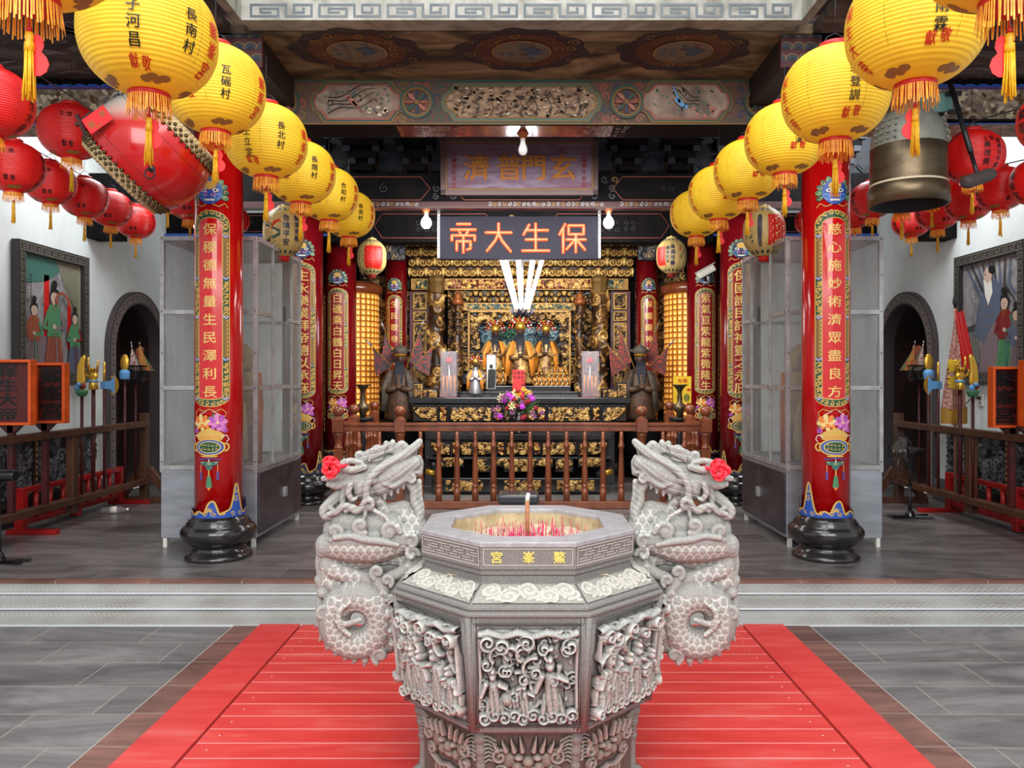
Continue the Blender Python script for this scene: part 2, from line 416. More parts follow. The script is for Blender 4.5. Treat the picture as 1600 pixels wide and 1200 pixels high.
class MB:
    """collects geometry, links it as ONE mesh object"""
    def __init__(s):
        s.v, s.f, s.m, s.s, s.n, s.h = [], [], [], [], 0, []
    def add(s, V, Fc, m=0, smooth=False, h=None):
        V = np.asarray(V, float).reshape(-1, 3)
        s.v.append(V)
        n = s.n
        s.f.extend([tuple(i + n for i in f) for f in Fc])
        s.m.extend([m] * len(Fc))
        s.s.extend([smooth] * len(Fc))
        s.h.append(np.ones(len(V)) if h is None else np.asarray(h, float).ravel())
        s.n += len(V)
        return s
    def box(s, c, d, m=0, rz=0.0, R=None, taper=1.0):
        x, y, z = d[0] / 2, d[1] / 2, d[2] / 2
        V = np.array([(-x, -y, -z), (x, -y, -z), (x, y, -z), (-x, y, -z), (-x * taper, -y * taper, z), (x * taper, -y * taper, z), (x * taper, y * taper, z), (-x * taper, y * taper, z)])
        if rz:
            R = Matrix.Rotation(rz, 3, 'Z')
        if R is not None:
            V = V @ np.array(R).T
        return s.add(V + np.array(c), [(0, 3, 2, 1), (4, 5, 6, 7), (0, 1, 5, 4), (1, 2, 6, 5), (2, 3, 7, 6), (3, 0, 4, 7)], m)
    def bar(s, a, b, w, t=None, m=0):
        """rectangular bar from a to b"""
        a, b = Vector(a), Vector(b)
        d = b - a
        q = d.to_track_quat('Z', 'Y').to_matrix()
        return s.box((a + b) / 2, (w, t or w, d.length), m, R=q)
    def lathe(s, prof, n=24, c=(0, 0, 0), m=0, R=None, smooth=True, a0=0.0, caps=True):
        P = np.array(prof, float)
        A = a0 + np.arange(n) * 2 * PI / n
        V = np.stack([np.outer(P[:, 0], np.cos(A)), np.outer(P[:, 0], np.sin(A)), np.repeat(P[:, 1][:, None], n, 1)], -1).reshape(-1, 3)
        if R is not None:
            V = V @ np.array(R).T
        k = len(P)
        Fc = [(i * n + j, i * n + (j + 1) % n, (i + 1) * n + (j + 1) % n, (i + 1) * n + j) for i in range(k - 1) for j in range(n)]
        if caps:
            if P[0, 0] > 1e-5:
                Fc.append(tuple(range(n - 1, -1, -1)))
            if P[-1, 0] > 1e-5:
                Fc.append(tuple((k - 1) * n + j for j in range(n)))
        return s.add(V + np.array(c), Fc, m, smooth)
    def tube(s, pts, r, n=8, m=0, flat=1.0, smooth=True, closed=False):
        pts = [Vector(p) for p in pts]
        k = len(pts)
        rs = list(r) if hasattr(r, '__len__') else [r] * k
        if len(rs) != k:
            rs = list(np.interp(np.linspace(0, 1, k), np.linspace(0, 1, len(rs)), rs))
        V, up = [], None
        for i, p in enumerate(pts):
            t = (pts[(i + 1) % k] - pts[i - 1]) if closed else (pts[min(i + 1, k - 1)] - pts[max(i - 1, 0)])
            if t.length < 1e-9:
                t = Vector((0, 0, 1))
            t.normalize()
            if up is None:
                up = t.orthogonal()
            up = (up - t * up.dot(t))
            up = up.normalized() if up.length > 1e-6 else t.orthogonal().normalized()
            b = t.cross(up)
            for j in range(n):
                a = 2 * PI * j / n
                V.append(p + (up * math.cos(a) + b * math.sin(a) * flat) * rs[i])
        Fc = [(i * n + j, i * n + (j + 1) % n, (i + 1) * n + (j + 1) % n, (i + 1) * n + j) for i in range(k - 1) for j in range(n)]
        if closed:
            Fc += [((k - 1) * n + j, (k - 1) * n + (j + 1) % n, (j + 1) % n, j) for j in range(n)]
        else:
            Fc += [tuple(range(n - 1, -1, -1)), tuple((k - 1) * n + j for j in range(n))]
        return s.add([tuple(v) for v in V], Fc, m, smooth)
    def ball(s, c, r, n=12, k=8, m=0, R=None):
        r = (r, r, r) if not hasattr(r, '__len__') else r
        T = np.linspace(-PI / 2, PI / 2, k + 1)
        A = np.arange(n) * 2 * PI / n
        V = np.stack([np.outer(np.cos(T), np.cos(A)) * r[0], np.outer(np.cos(T), np.sin(A)) * r[1], np.repeat(np.sin(T)[:, None], n, 1) * r[2]], -1).reshape(-1, 3)
        if R is not None:
            V = V @ np.array(R).T
        Fc = [(i * n + j, i * n + (j + 1) % n, (i + 1) * n + (j + 1) % n, (i + 1) * n + j) for i in range(k) for j in range(n)]
        return s.add(V + np.array(c), Fc, m, True)
    def prism(s, poly, f, t, m=0):
        """poly in 2D, f(u, v, w) -> 3D, extruded w from 0 to t"""
        n = len(poly)
        V = [tuple(f(u, v, 0)) for u, v in poly] + [tuple(f(u, v, t)) for u, v in poly]
        Fc = [tuple(range(n)), tuple(range(2 * n - 1, n - 1, -1))] + [(i, (i + 1) % n, n + (i + 1) % n, n + i) for i in range(n)]
        return s.add(V, Fc, m)
    def grid(s, P, m=0, smooth=True, h=None, back=None):
        ny, nx = P.shape[:2]
        V = P.reshape(-1, 3)
        i = np.arange(ny - 1)[:, None] * nx + np.arange(nx - 1)[None]
        Fc = np.stack([i, i + 1, i + nx + 1, i + nx], -1).reshape(-1, 4).tolist()
        return s.add(V, Fc, m, smooth, None if h is None else h)
    def build(s, name, mats, parent=None, world=True, bevel=0, flat=False, loc=None, fix=False):
        me = bpy.data.meshes.new(name)
        V = np.concatenate(s.v) if s.v else np.zeros((0, 3))
        if world and (parent is not None or loc is not None):
            o = origin_of(parent) if parent is not None else Vector((0, 0, 0))
            if loc is not None and parent is None:
                o = Vector(loc)
            V = V - np.array(o)
        me.from_pydata(V.tolist(), [], s.f)
        if not isinstance(mats, (list, tuple)):
            mats = [mats]
        for mm in mats:
            me.materials.append(M[mm] if isinstance(mm, str) else mm)
        me.polygons.foreach_set('material_index', s.m)
        if not flat:
            me.polygons.foreach_set('use_smooth', s.s)
        H = np.concatenate(s.h) if s.h else np.zeros(0)
        if len(H) and H.min() < 0.9999:
            at = me.attributes.new('h', 'FLOAT', 'POINT')
            at.data.foreach_set('value', H.astype(np.float32))
        if fix:
            bm = bmesh.new()
            bm.from_mesh(me)
            bmesh.ops.recalc_face_normals(bm, faces=bm.faces)
            bm.to_mesh(me)
            bm.free()
        me.validate()
        o = bpy.data.objects.new(name, me)
        COL.objects.link(o)
        if parent is not None:
            o.parent = parent
        elif loc is not None:
            o.location = loc
        if bevel:
            b = o.modifiers.new('bevel', 'BEVEL')
            b.width = bevel
            b.segments = 2
            b.limit_method = 'ANGLE'
        return o

def tag(o, label, cat, group=None, kind=None):
    if label:
        o['label'] = label
    if cat:
        o['category'] = cat
    if group:
        o['group'] = group
    if kind:
        o['kind'] = kind
    return o

def thing(name, label, cat, loc=(0, 0, 0), group=None, rz=0.0):
    o = bpy.data.objects.new(name, None)
    COL.objects.link(o)
    o.location = loc
    o.rotation_euler = (0, 0, rz)
    o.empty_display_size = 0.1
    return tag(o, label, cat, group)

def structure(o):
    o['kind'] = 'structure'
    return o

def copy_tree(o, parent=None, loc=None, scale=None, label=None):
    c = o.copy()
    COL.objects.link(c)
    if parent is not None:
        c.parent = parent
    if loc is not None:
        c.location = loc
    if scale is not None:
        c.scale = scale
    if label:
        c['label'] = label
    for ch in list(o.children):
        copy_tree(ch, c)
    return c

# ---------------------------------------------------------------- glyphs and painted decoration
GL = {}
def glyph(ch, bold=0.012, cuts=4):
    k = (ch, cuts)
    if k not in GL:
        c = bpy.data.curves.new('glyph', 'FONT')
        c.body = ch
        c.resolution_u = 2
        o = bpy.data.objects.new('glyph', c)
        COL.objects.link(o)
        dg = bpy.context.evaluated_depsgraph_get()
        me = bpy.data.meshes.new_from_object(o.evaluated_get(dg))
        bpy.data.objects.remove(o)
        bpy.data.curves.remove(c)
        bm = bmesh.new()
        bm.from_mesh(me)
        bpy.data.meshes.remove(me)
        for i in range(1, cuts):
            bmesh.ops.bisect_plane(bm, geom=bm.verts[:] + bm.edges[:] + bm.faces[:], plane_co=(i / cuts, 0, 0), plane_no=(1, 0, 0))
            bmesh.ops.bisect_plane(bm, geom=bm.verts[:] + bm.edges[:] + bm.faces[:], plane_co=(0, i / cuts - 0.12, 0), plane_no=(0, 1, 0))
        bm.verts.index_update()
        V = np.array([(v.co.x - 0.5, v.co.y - 0.38) for v in bm.verts])
        Fc = [tuple(v.index for v in f.verts) for f in bm.faces]
        bm.free()
        GL[k] = (V, Fc)
    V, Fc = GL[k]
    if bold > .005:                       # heavier strokes: the same outline laid three times, a hair apart
        n = len(V)
        V = np.vstack([V + (-bold, bold * .5), V + (bold, 0), V + (0, -bold * .6)])
        Fc = Fc + [tuple(i + n for i in f) for f in Fc] + [tuple(i + 2 * n for i in f) for f in Fc]
    return V, Fc

def spiral(cx, cy, r, turns=1.6, a0=0.0, d=1, n=16, tail=0.0):
    t = np.linspace(1, 0.12, n)
    a = a0 + d * (1 - t) * turns * 2 * PI
    P = np.stack([cx + r * t * np.cos(a), cy + r * t * np.sin(a)], -1)
    return P

class Dec:
    """2D painting put on a surface; f(U, V, off) -> Nx3 points; m = material index"""
    def __init__(s, mb, f, step=0.0012, cell=0.05):
        s.mb, s.f, s.o, s.st, s.cell = mb, f, 0.0, step, cell
    def up(s, k=1):
        s.o += s.st * k
        return s
    def poly(s, pts, m, holes=(), o=None):
        bm = bmesh.new()
        for ring in [pts] + list(holes):
            vs = [bm.verts.new((p[0], p[1], 0)) for p in ring]
            for i in range(len(vs)):
                bm.edges.new((vs[i], vs[(i + 1) % len(vs)]))
        bmesh.ops.triangle_fill(bm, edges=bm.edges[:], use_beauty=True)
        A = np.array(pts)
        for ax in (0, 1):
            lo, hi = A[:, ax].min(), A[:, ax].max()
            k = int((hi - lo) / s.cell)
            for i in range(1, k + 1):
                co = [0, 0, 0]
                no = [0, 0, 0]
                co[ax] = lo + (hi - lo) * i / (k + 1)
                no[ax] = 1
                bmesh.ops.bisect_plane(bm, geom=bm.verts[:] + bm.edges[:] + bm.faces[:], plane_co=co, plane_no=no)
        bm.verts.index_update()
        V = np.array([(v.co.x, v.co.y) for v in bm.verts])
        for fc in bm.faces:
            if fc.normal.z < 0:
                fc.normal_flip()
        Fc = [tuple(v.index for v in f.verts) for f in bm.faces]
        bm.free()
        if len(V):
            s.mb.add(s.f(V[:, 0], V[:, 1], s.o if o is None else o), Fc, m)
        return s
    def rect(s, x0, y0, x1, y1, m):
        return s.poly([(x0, y0), (x1, y0), (x1, y1), (x0, y1)], m)
    def frame(s, x0, y0, x1, y1, w, m):
        for a in ((x0, y0, x1, y0 + w), (x0, y1 - w, x1, y1), (x0, y0 + w, x0 + w, y1 - w), (x1 - w, y0 + w, x1, y1 - w)):
            s.rect(*a, m)
        return s
    def ell(s, cx, cy, rx, ry, m, n=18, a=0.0):
        T = np.arange(n) * 2 * PI / n
        x, y = rx * np.cos(T), ry * np.sin(T)
        P = np.stack([cx + x * math.cos(a) - y * math.sin(a), cy + x * math.sin(a) + y * math.cos(a)], -1)
        if max(rx, ry) > s.cell:
            return s.poly(P.tolist(), m)
        V = np.vstack([P, [[cx, cy]]])
        s.mb.add(s.f(V[:, 0], V[:, 1], s.o), [(i, (i + 1) % n, n) for i in range(n)], m)
        return s
    def stroke(s, pts, w, m, closed=False):
        P = np.array(pts, float)
        if closed:
            P = np.vstack([P, P[:1]])
        k = len(P)
        ws = np.interp(np.linspace(0, 1, k), np.linspace(0, 1, len(w)), w) if hasattr(w, '__len__') else np.full(k, w)
        T = np.gradient(P, axis=0)
        T /= np.maximum(np.linalg.norm(T, axis=1)[:, None], 1e-9)
        Nn = np.stack([-T[:, 1], T[:, 0]], -1)
        A, B = P - Nn * ws[:, None] / 2, P + Nn * ws[:, None] / 2
        V = np.vstack([A, B])
        s.mb.add(s.f(V[:, 0], V[:, 1], s.o), [(i, i + 1, k + i + 1, k + i) for i in range(k - 1)], m)
        return s
    def text(s, st, x, y, size, m, vert=True, pitch=1.12, bold=0.012, sx=1.0, cuts=4):
        """x, y: centre of the first character"""
        for i, ch in enumerate(st):
            if ch == ' ':
                continue
            V, Fc = glyph(ch, bold, cuts)
            cx, cy = (x, y - i * size * pitch) if vert else (x + i * size * pitch, y)
            lay = np.repeat([0, 1, 2], len(V) // 3) if bold > .005 else np.zeros(len(V))
            s.mb.add(s.f(cx + V[:, 0] * size * sx, cy + V[:, 1] * size, s.o + lay * 2e-4), Fc, m)
        return s
    def scrolls(s, x0, y0, x1, y1, r, ms, w=0.2, seed=1, inside=None, turns=1.4):
        R = random.Random(seed)
        nx, ny = max(1, round((x1 - x0) / (r * 2))), max(1, round((y1 - y0) / (r * 2)))
        for i in range(nx):
            for j in range(ny):
                cx = x0 + (i + 0.5) * (x1 - x0) / nx + R.uniform(-.2, .2) * r
                cy = y0 + (j + 0.5) * (y1 - y0) / ny + R.uniform(-.15, .15) * r
                if inside and not inside(cx, cy):
                    continue
                rr = min((x1 - x0) / nx, (y1 - y0) / ny) * 0.5 * R.uniform(.8, 1.0)
                s.stroke(spiral(cx, cy, rr, turns * R.uniform(.8, 1.2), R.uniform(0, 6.28), R.choice((-1, 1)), 12), [w * rr, w * rr * 1.5, w * rr * .6], R.choice(ms))
        return s

def plane_xz(c, sgn=1):
    """vertical plane facing the camera (-Y)"""
    def f(U, V, o):
        return np.stack([c[0] + U, c[1] - o + 0 * U, c[2] + V], -1)
    return f
def plane_side(c, side):
    """side wall plane: u runs so that it reads left-to-right for a viewer in the hall; side=-1 left wall faces +X"""
    def f(U, V, o):
        return np.stack([c[0] - side * o + 0 * U, c[1] + (-side) * U, c[2] + V], -1)
    return f
def plane_up(c, down=False):
    def f(U, V, o):
        return np.stack([c[0] + U, c[1] + V, c[2] + (-o if down else o) + 0 * U], -1)
    return f
def cyl(c, r):
    def f(U, V, o):
        a = np.asarray(U) / r
        return np.stack([c[0] + (r + o) * np.sin(a), c[1] - (r + o) * np.cos(a), c[2] + V], -1)
    return f

# ---------------------------------------------------------------- carved reliefs as height fields
class HF:
    """height field w x h metres, n samples per metre; H in 0..1"""
    def __init__(s, w, h, res, seed=0):
        s.w, s.h = w, h
        s.nx, s.ny = max(8, int(w * res)), max(8, int(h * res))
        s.x = np.linspace(-w / 2, w / 2, s.nx)[None, :].repeat(s.ny, 0)
        s.y = np.linspace(-h / 2, h / 2, s.ny)[:, None].repeat(s.nx, 1)
        s.H = np.zeros((s.ny, s.nx))
        s.R = random.Random(seed)
    def mx(s, A):
        s.H = np.maximum(s.H, A)
    def spiral(s, cx, cy, r, turns=1.7, a0=0., d=1, top=1.0, low=0.35):
        dx, dy = s.x - cx, s.y - cy
        rho = np.hypot(dx, dy) / r
        th = (np.arctan2(dy, dx) - a0) / (2 * PI) * d
        g = np.abs(((rho * turns - th) % 1.0) - 0.5) * 2
        A = low + (top - low) * np.clip(1.25 - 1.6 * g, 0, 1)
        A = A * np.clip((1.06 - rho) * 9, 0, 1)
        s.mx(A)
    def blob(s, cx, cy, rx, ry, top=0.8, a=0., p=0.5):
        dx, dy = s.x - cx, s.y - cy
        u, v = (dx * math.cos(a) + dy * math.sin(a)) / rx, (-dx * math.sin(a) + dy * math.cos(a)) / ry
        s.mx(top * np.clip(1 - u * u - v * v, 0, 1) ** p)
    def cap(s, x0, y0, x1, y1, r0, r1, top=0.8, p=0.5):
        dx, dy = x1 - x0, y1 - y0
        L2 = dx * dx + dy * dy + 1e-12
        t = np.clip(((s.x - x0) * dx + (s.y - y0) * dy) / L2, 0, 1)
        d = np.hypot(s.x - x0 - t * dx, s.y - y0 - t * dy) / (r0 + (r1 - r0) * t)
        s.mx(top * np.clip(1 - d * d, 0, 1) ** p)
    def line(s, pts, w, top=0.8):
        for a, b in zip(pts[:-1], pts[1:]):
            s.cap(a[0], a[1], b[0], b[1], w, w, top)
    def figure(s, cx, y0, h, lean=0.0, top=1.0):
        """robed standing figure: base y0, height h"""
        k = h
        hx = cx + lean * h
        s.cap(cx, y0 + .1 * k, cx + lean * .5 * k, y0 + .62 * k, .17 * k, .12 * k, top * .85)
        s.cap(cx - .16 * k, y0 + .05 * k, cx + lean * .4 * k, y0 + .5 * k, .07 * k, .1 * k, top * .8)
        s.cap(cx + .16 * k, y0 + .05 * k, cx + lean * .4 * k, y0 + .5 * k, .07 * k, .1 * k, top * .8)
        sd = s.R.choice((-1, 1))
        s.cap(hx - sd * .13 * k, y0 + .66 * k, hx - sd * .22 * k, y0 + .42 * k, .07 * k, .06 * k, top * .9)
        s.cap(hx + sd * .13 * k, y0 + .66 * k, hx + sd * .26 * k, y0 + .6 * k, .065 * k, .05 * k, top * .95)
        s.blob(hx, y0 + .82 * k, .085 * k, .1 * k, top)
        s.blob(hx, y0 + .93 * k, .06 * k, .07 * k, top)
        m = (np.abs(s.x - cx) < .2 * k) & (s.y > y0) & (s.y < y0 + .55 * k)
        s.H = np.where(m, s.H - .14 * (np.sin((s.x - cx) / k * 60 + 6 * (s.y - y0) / k) > .45), s.H)
    def fill(s, r, kinds='sbf', low=.5, high=1.0, n=None, yr=(-.5, .5)):
        """crowded carving of curls, leaves and small figures of size about r"""
        R = s.R
        n = n or int(1.5 * s.w * s.h * (yr[1] - yr[0]) / (r * r))
        for _ in range(n):
            cx, cy = R.uniform(-.5, .5) * s.w, R.uniform(*yr) * s.h
            k = R.choice(kinds)
            rr = r * R.uniform(.55, 1.0)
            t = R.uniform(low, high)
            if k == 's':
                s.spiral(cx, cy, rr, R.uniform(1.2, 2), R.uniform(0, 6.3), R.choice((-1, 1)), t, t * .4)
            elif k == 'b':
                s.blob(cx, cy, rr * .7, rr * .4, t, R.uniform(0, 3.1))
            elif k == 'l':
                a = R.uniform(0, 6.3)
                s.cap(cx, cy, cx + rr * 1.6 * math.cos(a), cy + rr * 1.6 * math.sin(a), rr * .3, rr * .05, t)
            else:
                s.figure(cx, cy - rr, rr * 2.4, R.uniform(-.1, .1), t)
    def put(s, mb, f, depth, m=0, base=0.0, cut=None):
        H = np.clip(s.H, 0, 1)
        P = f(s.x.ravel(), s.y.ravel(), 0)
        P1 = f(s.x.ravel(), s.y.ravel(), 1.0)
        Q = P + (P1 - P) * (base + H.ravel() * depth)[:, None]
        mb.grid(Q.reshape(s.ny, s.nx, 3), m, True, np.clip(H.ravel(), 0, .999))
        return s

def meander(x0, x1, y0, y1, k):
    """greek-key strokes as list of polylines filling the strip with k keys"""
    w = (x1 - x0) / k
    out = []
    h = y1 - y0
    for i in range(k):
        a = x0 + i * w
        out.append([(a, y0), (a, y1), (a + .82 * w, y1), (a + .82 * w, y0 + .3 * h), (a + .38 * w, y0 + .3 * h), (a + .38 * w, y0 + .62 * h), (a + .6 * w, y0 + .62 * h)])
        out.append([(a, y0), (a + w, y0)])
    return out
def mline(d, lines, w, m):
    """square-cornered strokes"""
    o0 = d.o
    for P in lines:
        for (ax, ay), (bx, by) in zip(P[:-1], P[1:]):
            x0, x1, y0, y1 = min(ax, bx) - w / 2, max(ax, bx) + w / 2, min(ay, by) - w / 2, max(ay, by) + w / 2
            d.rect(x0, y0, x1, y1, m)
            d.o += 2e-5
    d.o = o0 + 3e-4
# ================================================================ the setting
def slab(name, x0, x1, y0, y1, z0, z1, mat, bevel=0):
    return structure(MB().box(((x0 + x1) / 2, (y0 + y1) / 2, (z0 + z1) / 2), (x1 - x0, y1 - y0, z1 - z0)).build(name, mat, bevel=bevel))

slab('floor', -4.6, 4.6, 5.13, 12.6, -0.3, 0, 'tile_up')
slab('floor', -7, 7, -3, 4.62, -0.45, -0.151, 'tile_low')
b = MB()
for sx in (-1, 1):
    b.box((sx * 1.6075, 1.8, -0.1505), (0.155, 5.64, 0.009))
for sx in (-1, 1):
    for x in (1.686, 1.532):
        b.box((sx * x, 1.8, -0.1495), (0.004, 5.64, 0.009), 1)
structure(b.build('trim_1', ['tile_brown', 'graniteline']))
slab('trim_2', -4.6, 4.6, 5.07, 5.135, -0.05, 0.002, 'tile_brown')
# steel tread-plate steps between courtyard and hall
st = [(5.075, -0.004), (4.965, -0.05), (4.804, -0.10), (4.628, -0.148)]
b = MB()
for (ya, za), (yb, zb) in zip(st[:-1], st[1:]):
    b.add([(-4.6, ya, za - .012), (4.6, ya, za - .012), (4.6, yb + .008, zb), (-4.6, yb + .008, zb), (-4.6, ya, -.3), (4.6, ya, -.3), (4.6, yb + .008, -.3), (-4.6, yb + .008, -.3)],
          [(3, 2, 1, 0)[::-1], (3, 2, 6, 7), (0, 4, 5, 1), (0, 3, 7, 4), (1, 5, 6, 2)], 0)
steps = thing('entrance_steps', 'low steel tread-plate steps with pale nosings up to the hall', 'steps', (0, 4.85, -.15))
b.build('tread_plate', 'tread', steps)
for i in (1, 2, 3):
    y, z = st[i]
    MB().box((0, y + .004, z - .002), (9.2, .02, .009 if i < 3 else .006)).build('nosing', 'nosing', steps, bevel=.002)

# ---- side walls with arched doorways, dado and back walls
def arch_pts(c, r, z0, zs, n=20, inv=1):
    P = [(c - r, z0)] + [(c - r * math.cos(PI * i / n), zs + r * math.sin(PI * i / n)) for i in range(n + 1)] + [(c + r, z0)]
    return P
AY, AR, AZ = 9.19, 0.56, 1.62
for side, nm in ((-1, 'left'), (1, 'right')):
    f = plane_side((side * 4.5, 0, 0), side)
    u = -side
    b = MB()
    d = Dec(b, f, 0.0, 9)
    hole = arch_pts(u * AY, AR, 0.001, AZ)
    y0, y1 = sorted((u * 5.4, u * 12.4))
    ring = [(y0, 0.0)] + [(hole[0][0], 0.0)] + hole[1:-1] + [(hole[-1][0], 0.0), (y1, 0.0), (y1, 4.3), (y0, 4.3)]
    d.poly(ring, 0)
    structure(b.build('wall_' + nm, 'plaster', fix=False))
    # doorway: dark timber reveal, closed board door set back
    b = MB()
    P = np.array(arch_pts(AY, AR, 0, AZ))
    k = len(P)
    V = [(side * 4.5, p[0], p[1]) for p in P] + [(side * 5.0, p[0], p[1]) for p in P]
    b.add(V, [(i, i + 1, k + i + 1, k + i) for i in range(k - 1)], 0)
    b.add([(side * 4.95, AY - .7, 0), (side * 4.95, AY + .7, 0), (side * 4.95, AY + .7, 2.3), (side * 4.95, AY - .7, 2.3)], [(0, 1, 2, 3)], 0)
    for j in range(9):
        b.box((side * 4.93, AY, .2 + .24 * j), (.03, 1.3, .025), 0)
    b.box((side * 4.9, AY + .12, 1.0), (.05, .05, 2.0), 0)
    structure(b.build('door_1' if side < 0 else 'door_2', 'doorwood'))
    # arch surround with meander
    b = MB()
    Po, Pi = arch_pts(AY, AR + .13, 0, AZ, 28), arch_pts(AY, AR - .01, 0, AZ, 28)
    k = len(Po)
    X0, X1 = side * 4.5, side * 4.44
    V = [(X1, p[0], p[1]) for p in Po] + [(X1, p[0], p[1]) for p in Pi] + [(X0, p[0], p[1]) for p in Po] + [(side * 4.6, p[0], p[1]) for p in Pi]
    b.add(V, [(i, i + 1, k + i + 1, k + i) for i in range(k - 1)] + [(i, 2 * k + i, 2 * k + i + 1, i + 1) for i in range(k - 1)] + [(k + i, k + i + 1, 3 * k + i + 1, 3 * k + i) for i in range(k - 1)], 0)
    # keys along the surround
    rm = AR + .06
    Lc = AZ * 2 + PI * rm
    def am(U, Vv, o):
        U = np.asarray(U, float)
        Vv = np.asarray(Vv, float)
        a = np.clip((U - AZ) / rm, 0, PI)
        yy = AY - (rm + Vv) * np.cos(a)
        zz = np.where(U < AZ, U, np.where(U > AZ + PI * rm, Lc - U, AZ + (rm + Vv) * np.sin(a)))
        return np.stack([X1 - side * (.002 + o) + 0 * U, yy, zz], -1)
    d = Dec(b, am, 0.001, .03)
    mline(d, meander(0.02, Lc - .02, -.036, .036, 44), .009, 1)
    structure(b.build('trim_3' if side < 0 else 'trim_4', ['archstone', 'archline']))
    # dado of dark carved stone with a ledge
    dado = thing('stone_dado', 'dark grey carved stone dado along the %s' % ('left wall behind the weapon rack' if side < 0 else 'right wall behind the standing fan and rack'), 'dado', (side * 4.48, 7.2, 0))
    b = MB()
    b.box((side * 4.47, 7.0, .12), (.06, 3.0, .24), 0)
    b.box((side * 4.465, 7.0, .765), (.07, 3.0, .05), 0)
    b.build('ledge', 'blacklac', dado, bevel=.008)
    y = 5.6
    i = 0
    while y < 8.3:
        w_ = .48
        hf = HF(w_, .48, 110, 40 + i)
        hf.fill(.07, 'sbf', .4, .9)
        b = MB()
        hf.put(b, plane_side((side * 4.478, y + w_ / 2, .49), side), .035)
        b.build('relief_panel', 'dado', dado)
        b = MB()
        b.box((side * 4.468, y - .03, .49), (.05, .045, .5), 0)
        for q in range(9):
            b.box((side * 4.442, y - .03, .27 + q * .055), (.01, .02, .03), 1)
        b.build('divider', ['doorwood', 'dgold'], dado)
        y += w_ + .07
        i += 1

slab('wall_back', -4.6, -2.95, 10.05, 10.15, 0, 4.3, 'plaster')
slab('wall_back', 2.95, 4.6, 10.05, 10.15, 0, 4.3, 'plaster')
slab('wall_back', -3.05, 3.05, 12.2, 12.3, 0, 4.3, 'smoke')
slab('wall_inner_left', -3.05, -2.95, 10.05, 12.3, 0, 4.3, 'smoke')
slab('wall_inner_right', 2.95, 3.05, 10.05, 12.3, 0, 4.3, 'smoke')
slab('ceiling', -4.6, 4.6, 6.2, 12.4, 4.3, 4.4, 'sootbrown')

# ---- porch soffit (clouds and three medallions), fret beam, side soffits
ZS = 3.555
b = MB()
b.box((0, 5.56, ZS + .03), (4.2, .84, .06), 0)
d = Dec(b, plane_up((0, 0, ZS), True), .0015, .12)
for k, cx in enumerate((-1.2, -.02, 1.16)):
    cx = (-1.13, 0.0, 1.11)[k]
    cy = 5.42
    d.o = .002
    pts = []
    for i in range(48):
        a = 2 * PI * i / 48
        r = 1 + .05 * math.sin(a * 10)
        e = abs(math.cos(a)) ** 5 * .16
        pts.append((cx + (.40 + e * .35) * r * math.cos(a), cy + .35 * r * math.sin(a)))
    d.poly(pts, 1)
    d.up()
    d.ell(cx, cy, .33, .27, 2, 32)
    d.up()
    d.scrolls(cx - .4, cy - .28, cx + .4, cy + .28, .05, [2, 3, 5], .16, 5 + k, lambda x, y, cx=cx, cy=cy: ((x - cx) / .42) ** 2 + ((y - cy) / .3) ** 2 < 1)
    d.up()
    d.ell(cx, cy, .2, .175, 4, 32)
    d.up()
    d.scrolls(cx - .17, cy - .14, cx + .17, cy + .14, .035, [3, 5, 6], .16, 9 + k, lambda x, y, cx=cx, cy=cy: ((x - cx) / .17) ** 2 + ((y - cy) / .145) ** 2 < 1, 1.8)
    d.up()
    d.poly([(cx + .02, cy + .06), (cx + .1, cy + .05), (cx + .15, cy - .02), (cx + .08, cy - .08), (cx - .02, cy - .04), (cx + .04, cy)], 6)
    T = np.linspace(0, 2 * PI, 40)
    d.stroke(np.stack([cx + .2 * np.cos(T), cy + .175 * np.sin(T)], -1), .012, 3)
structure(b.build('ceiling', ['soffit', pm('medallion_purple', (50, 36, 44), .6), pm('medallion_rust', (84, 48, 34), .6), 'dgold', pm('medallion_grey', (112, 104, 98), .6), 'dimred', pm('medallion_blue', (52, 76, 104), .5)]))

b = MB()
b.box((0, 5.03, 3.83), (3.52, .15, .55), 0)
d = Dec(b, plane_xz((0, 4.955, 0)), .0012, .2)
d.up()
x = -1.70
while x < 1.6:                                       # pale fret ribbon: pairs of nested keys
    z = [3.578, 3.602, 3.626, 3.650, 3.674]
    mline(d, [[(x, z[0]), (x + .17, z[0]), (x + .17, z[2]), (x + .06, z[2]), (x + .06, z[1]), (x + .12, z[1])], [(x, z[0]), (x, z[3]), (x + .22, z[3]), (x + .22, z[0]), (x + .38, z[0])],
              [(x + .38, z[0]), (x + .38, z[3]), (x + .27, z[3])], [(x + .27, z[3]), (x + .27, z[1]), (x + .33, z[1]), (x + .33, z[2])]], .0155, 1)
    x += .43
mline(d, [[(-1.74, 3.755), (1.74, 3.755)]], .012, 1)
for sx in (-1, 1):
    b.box((sx * 1.79, 4.4, 3.83), (.06, 1.25, .55), 0)
structure(b.build('trim_5', ['fretbase', 'fretline']))

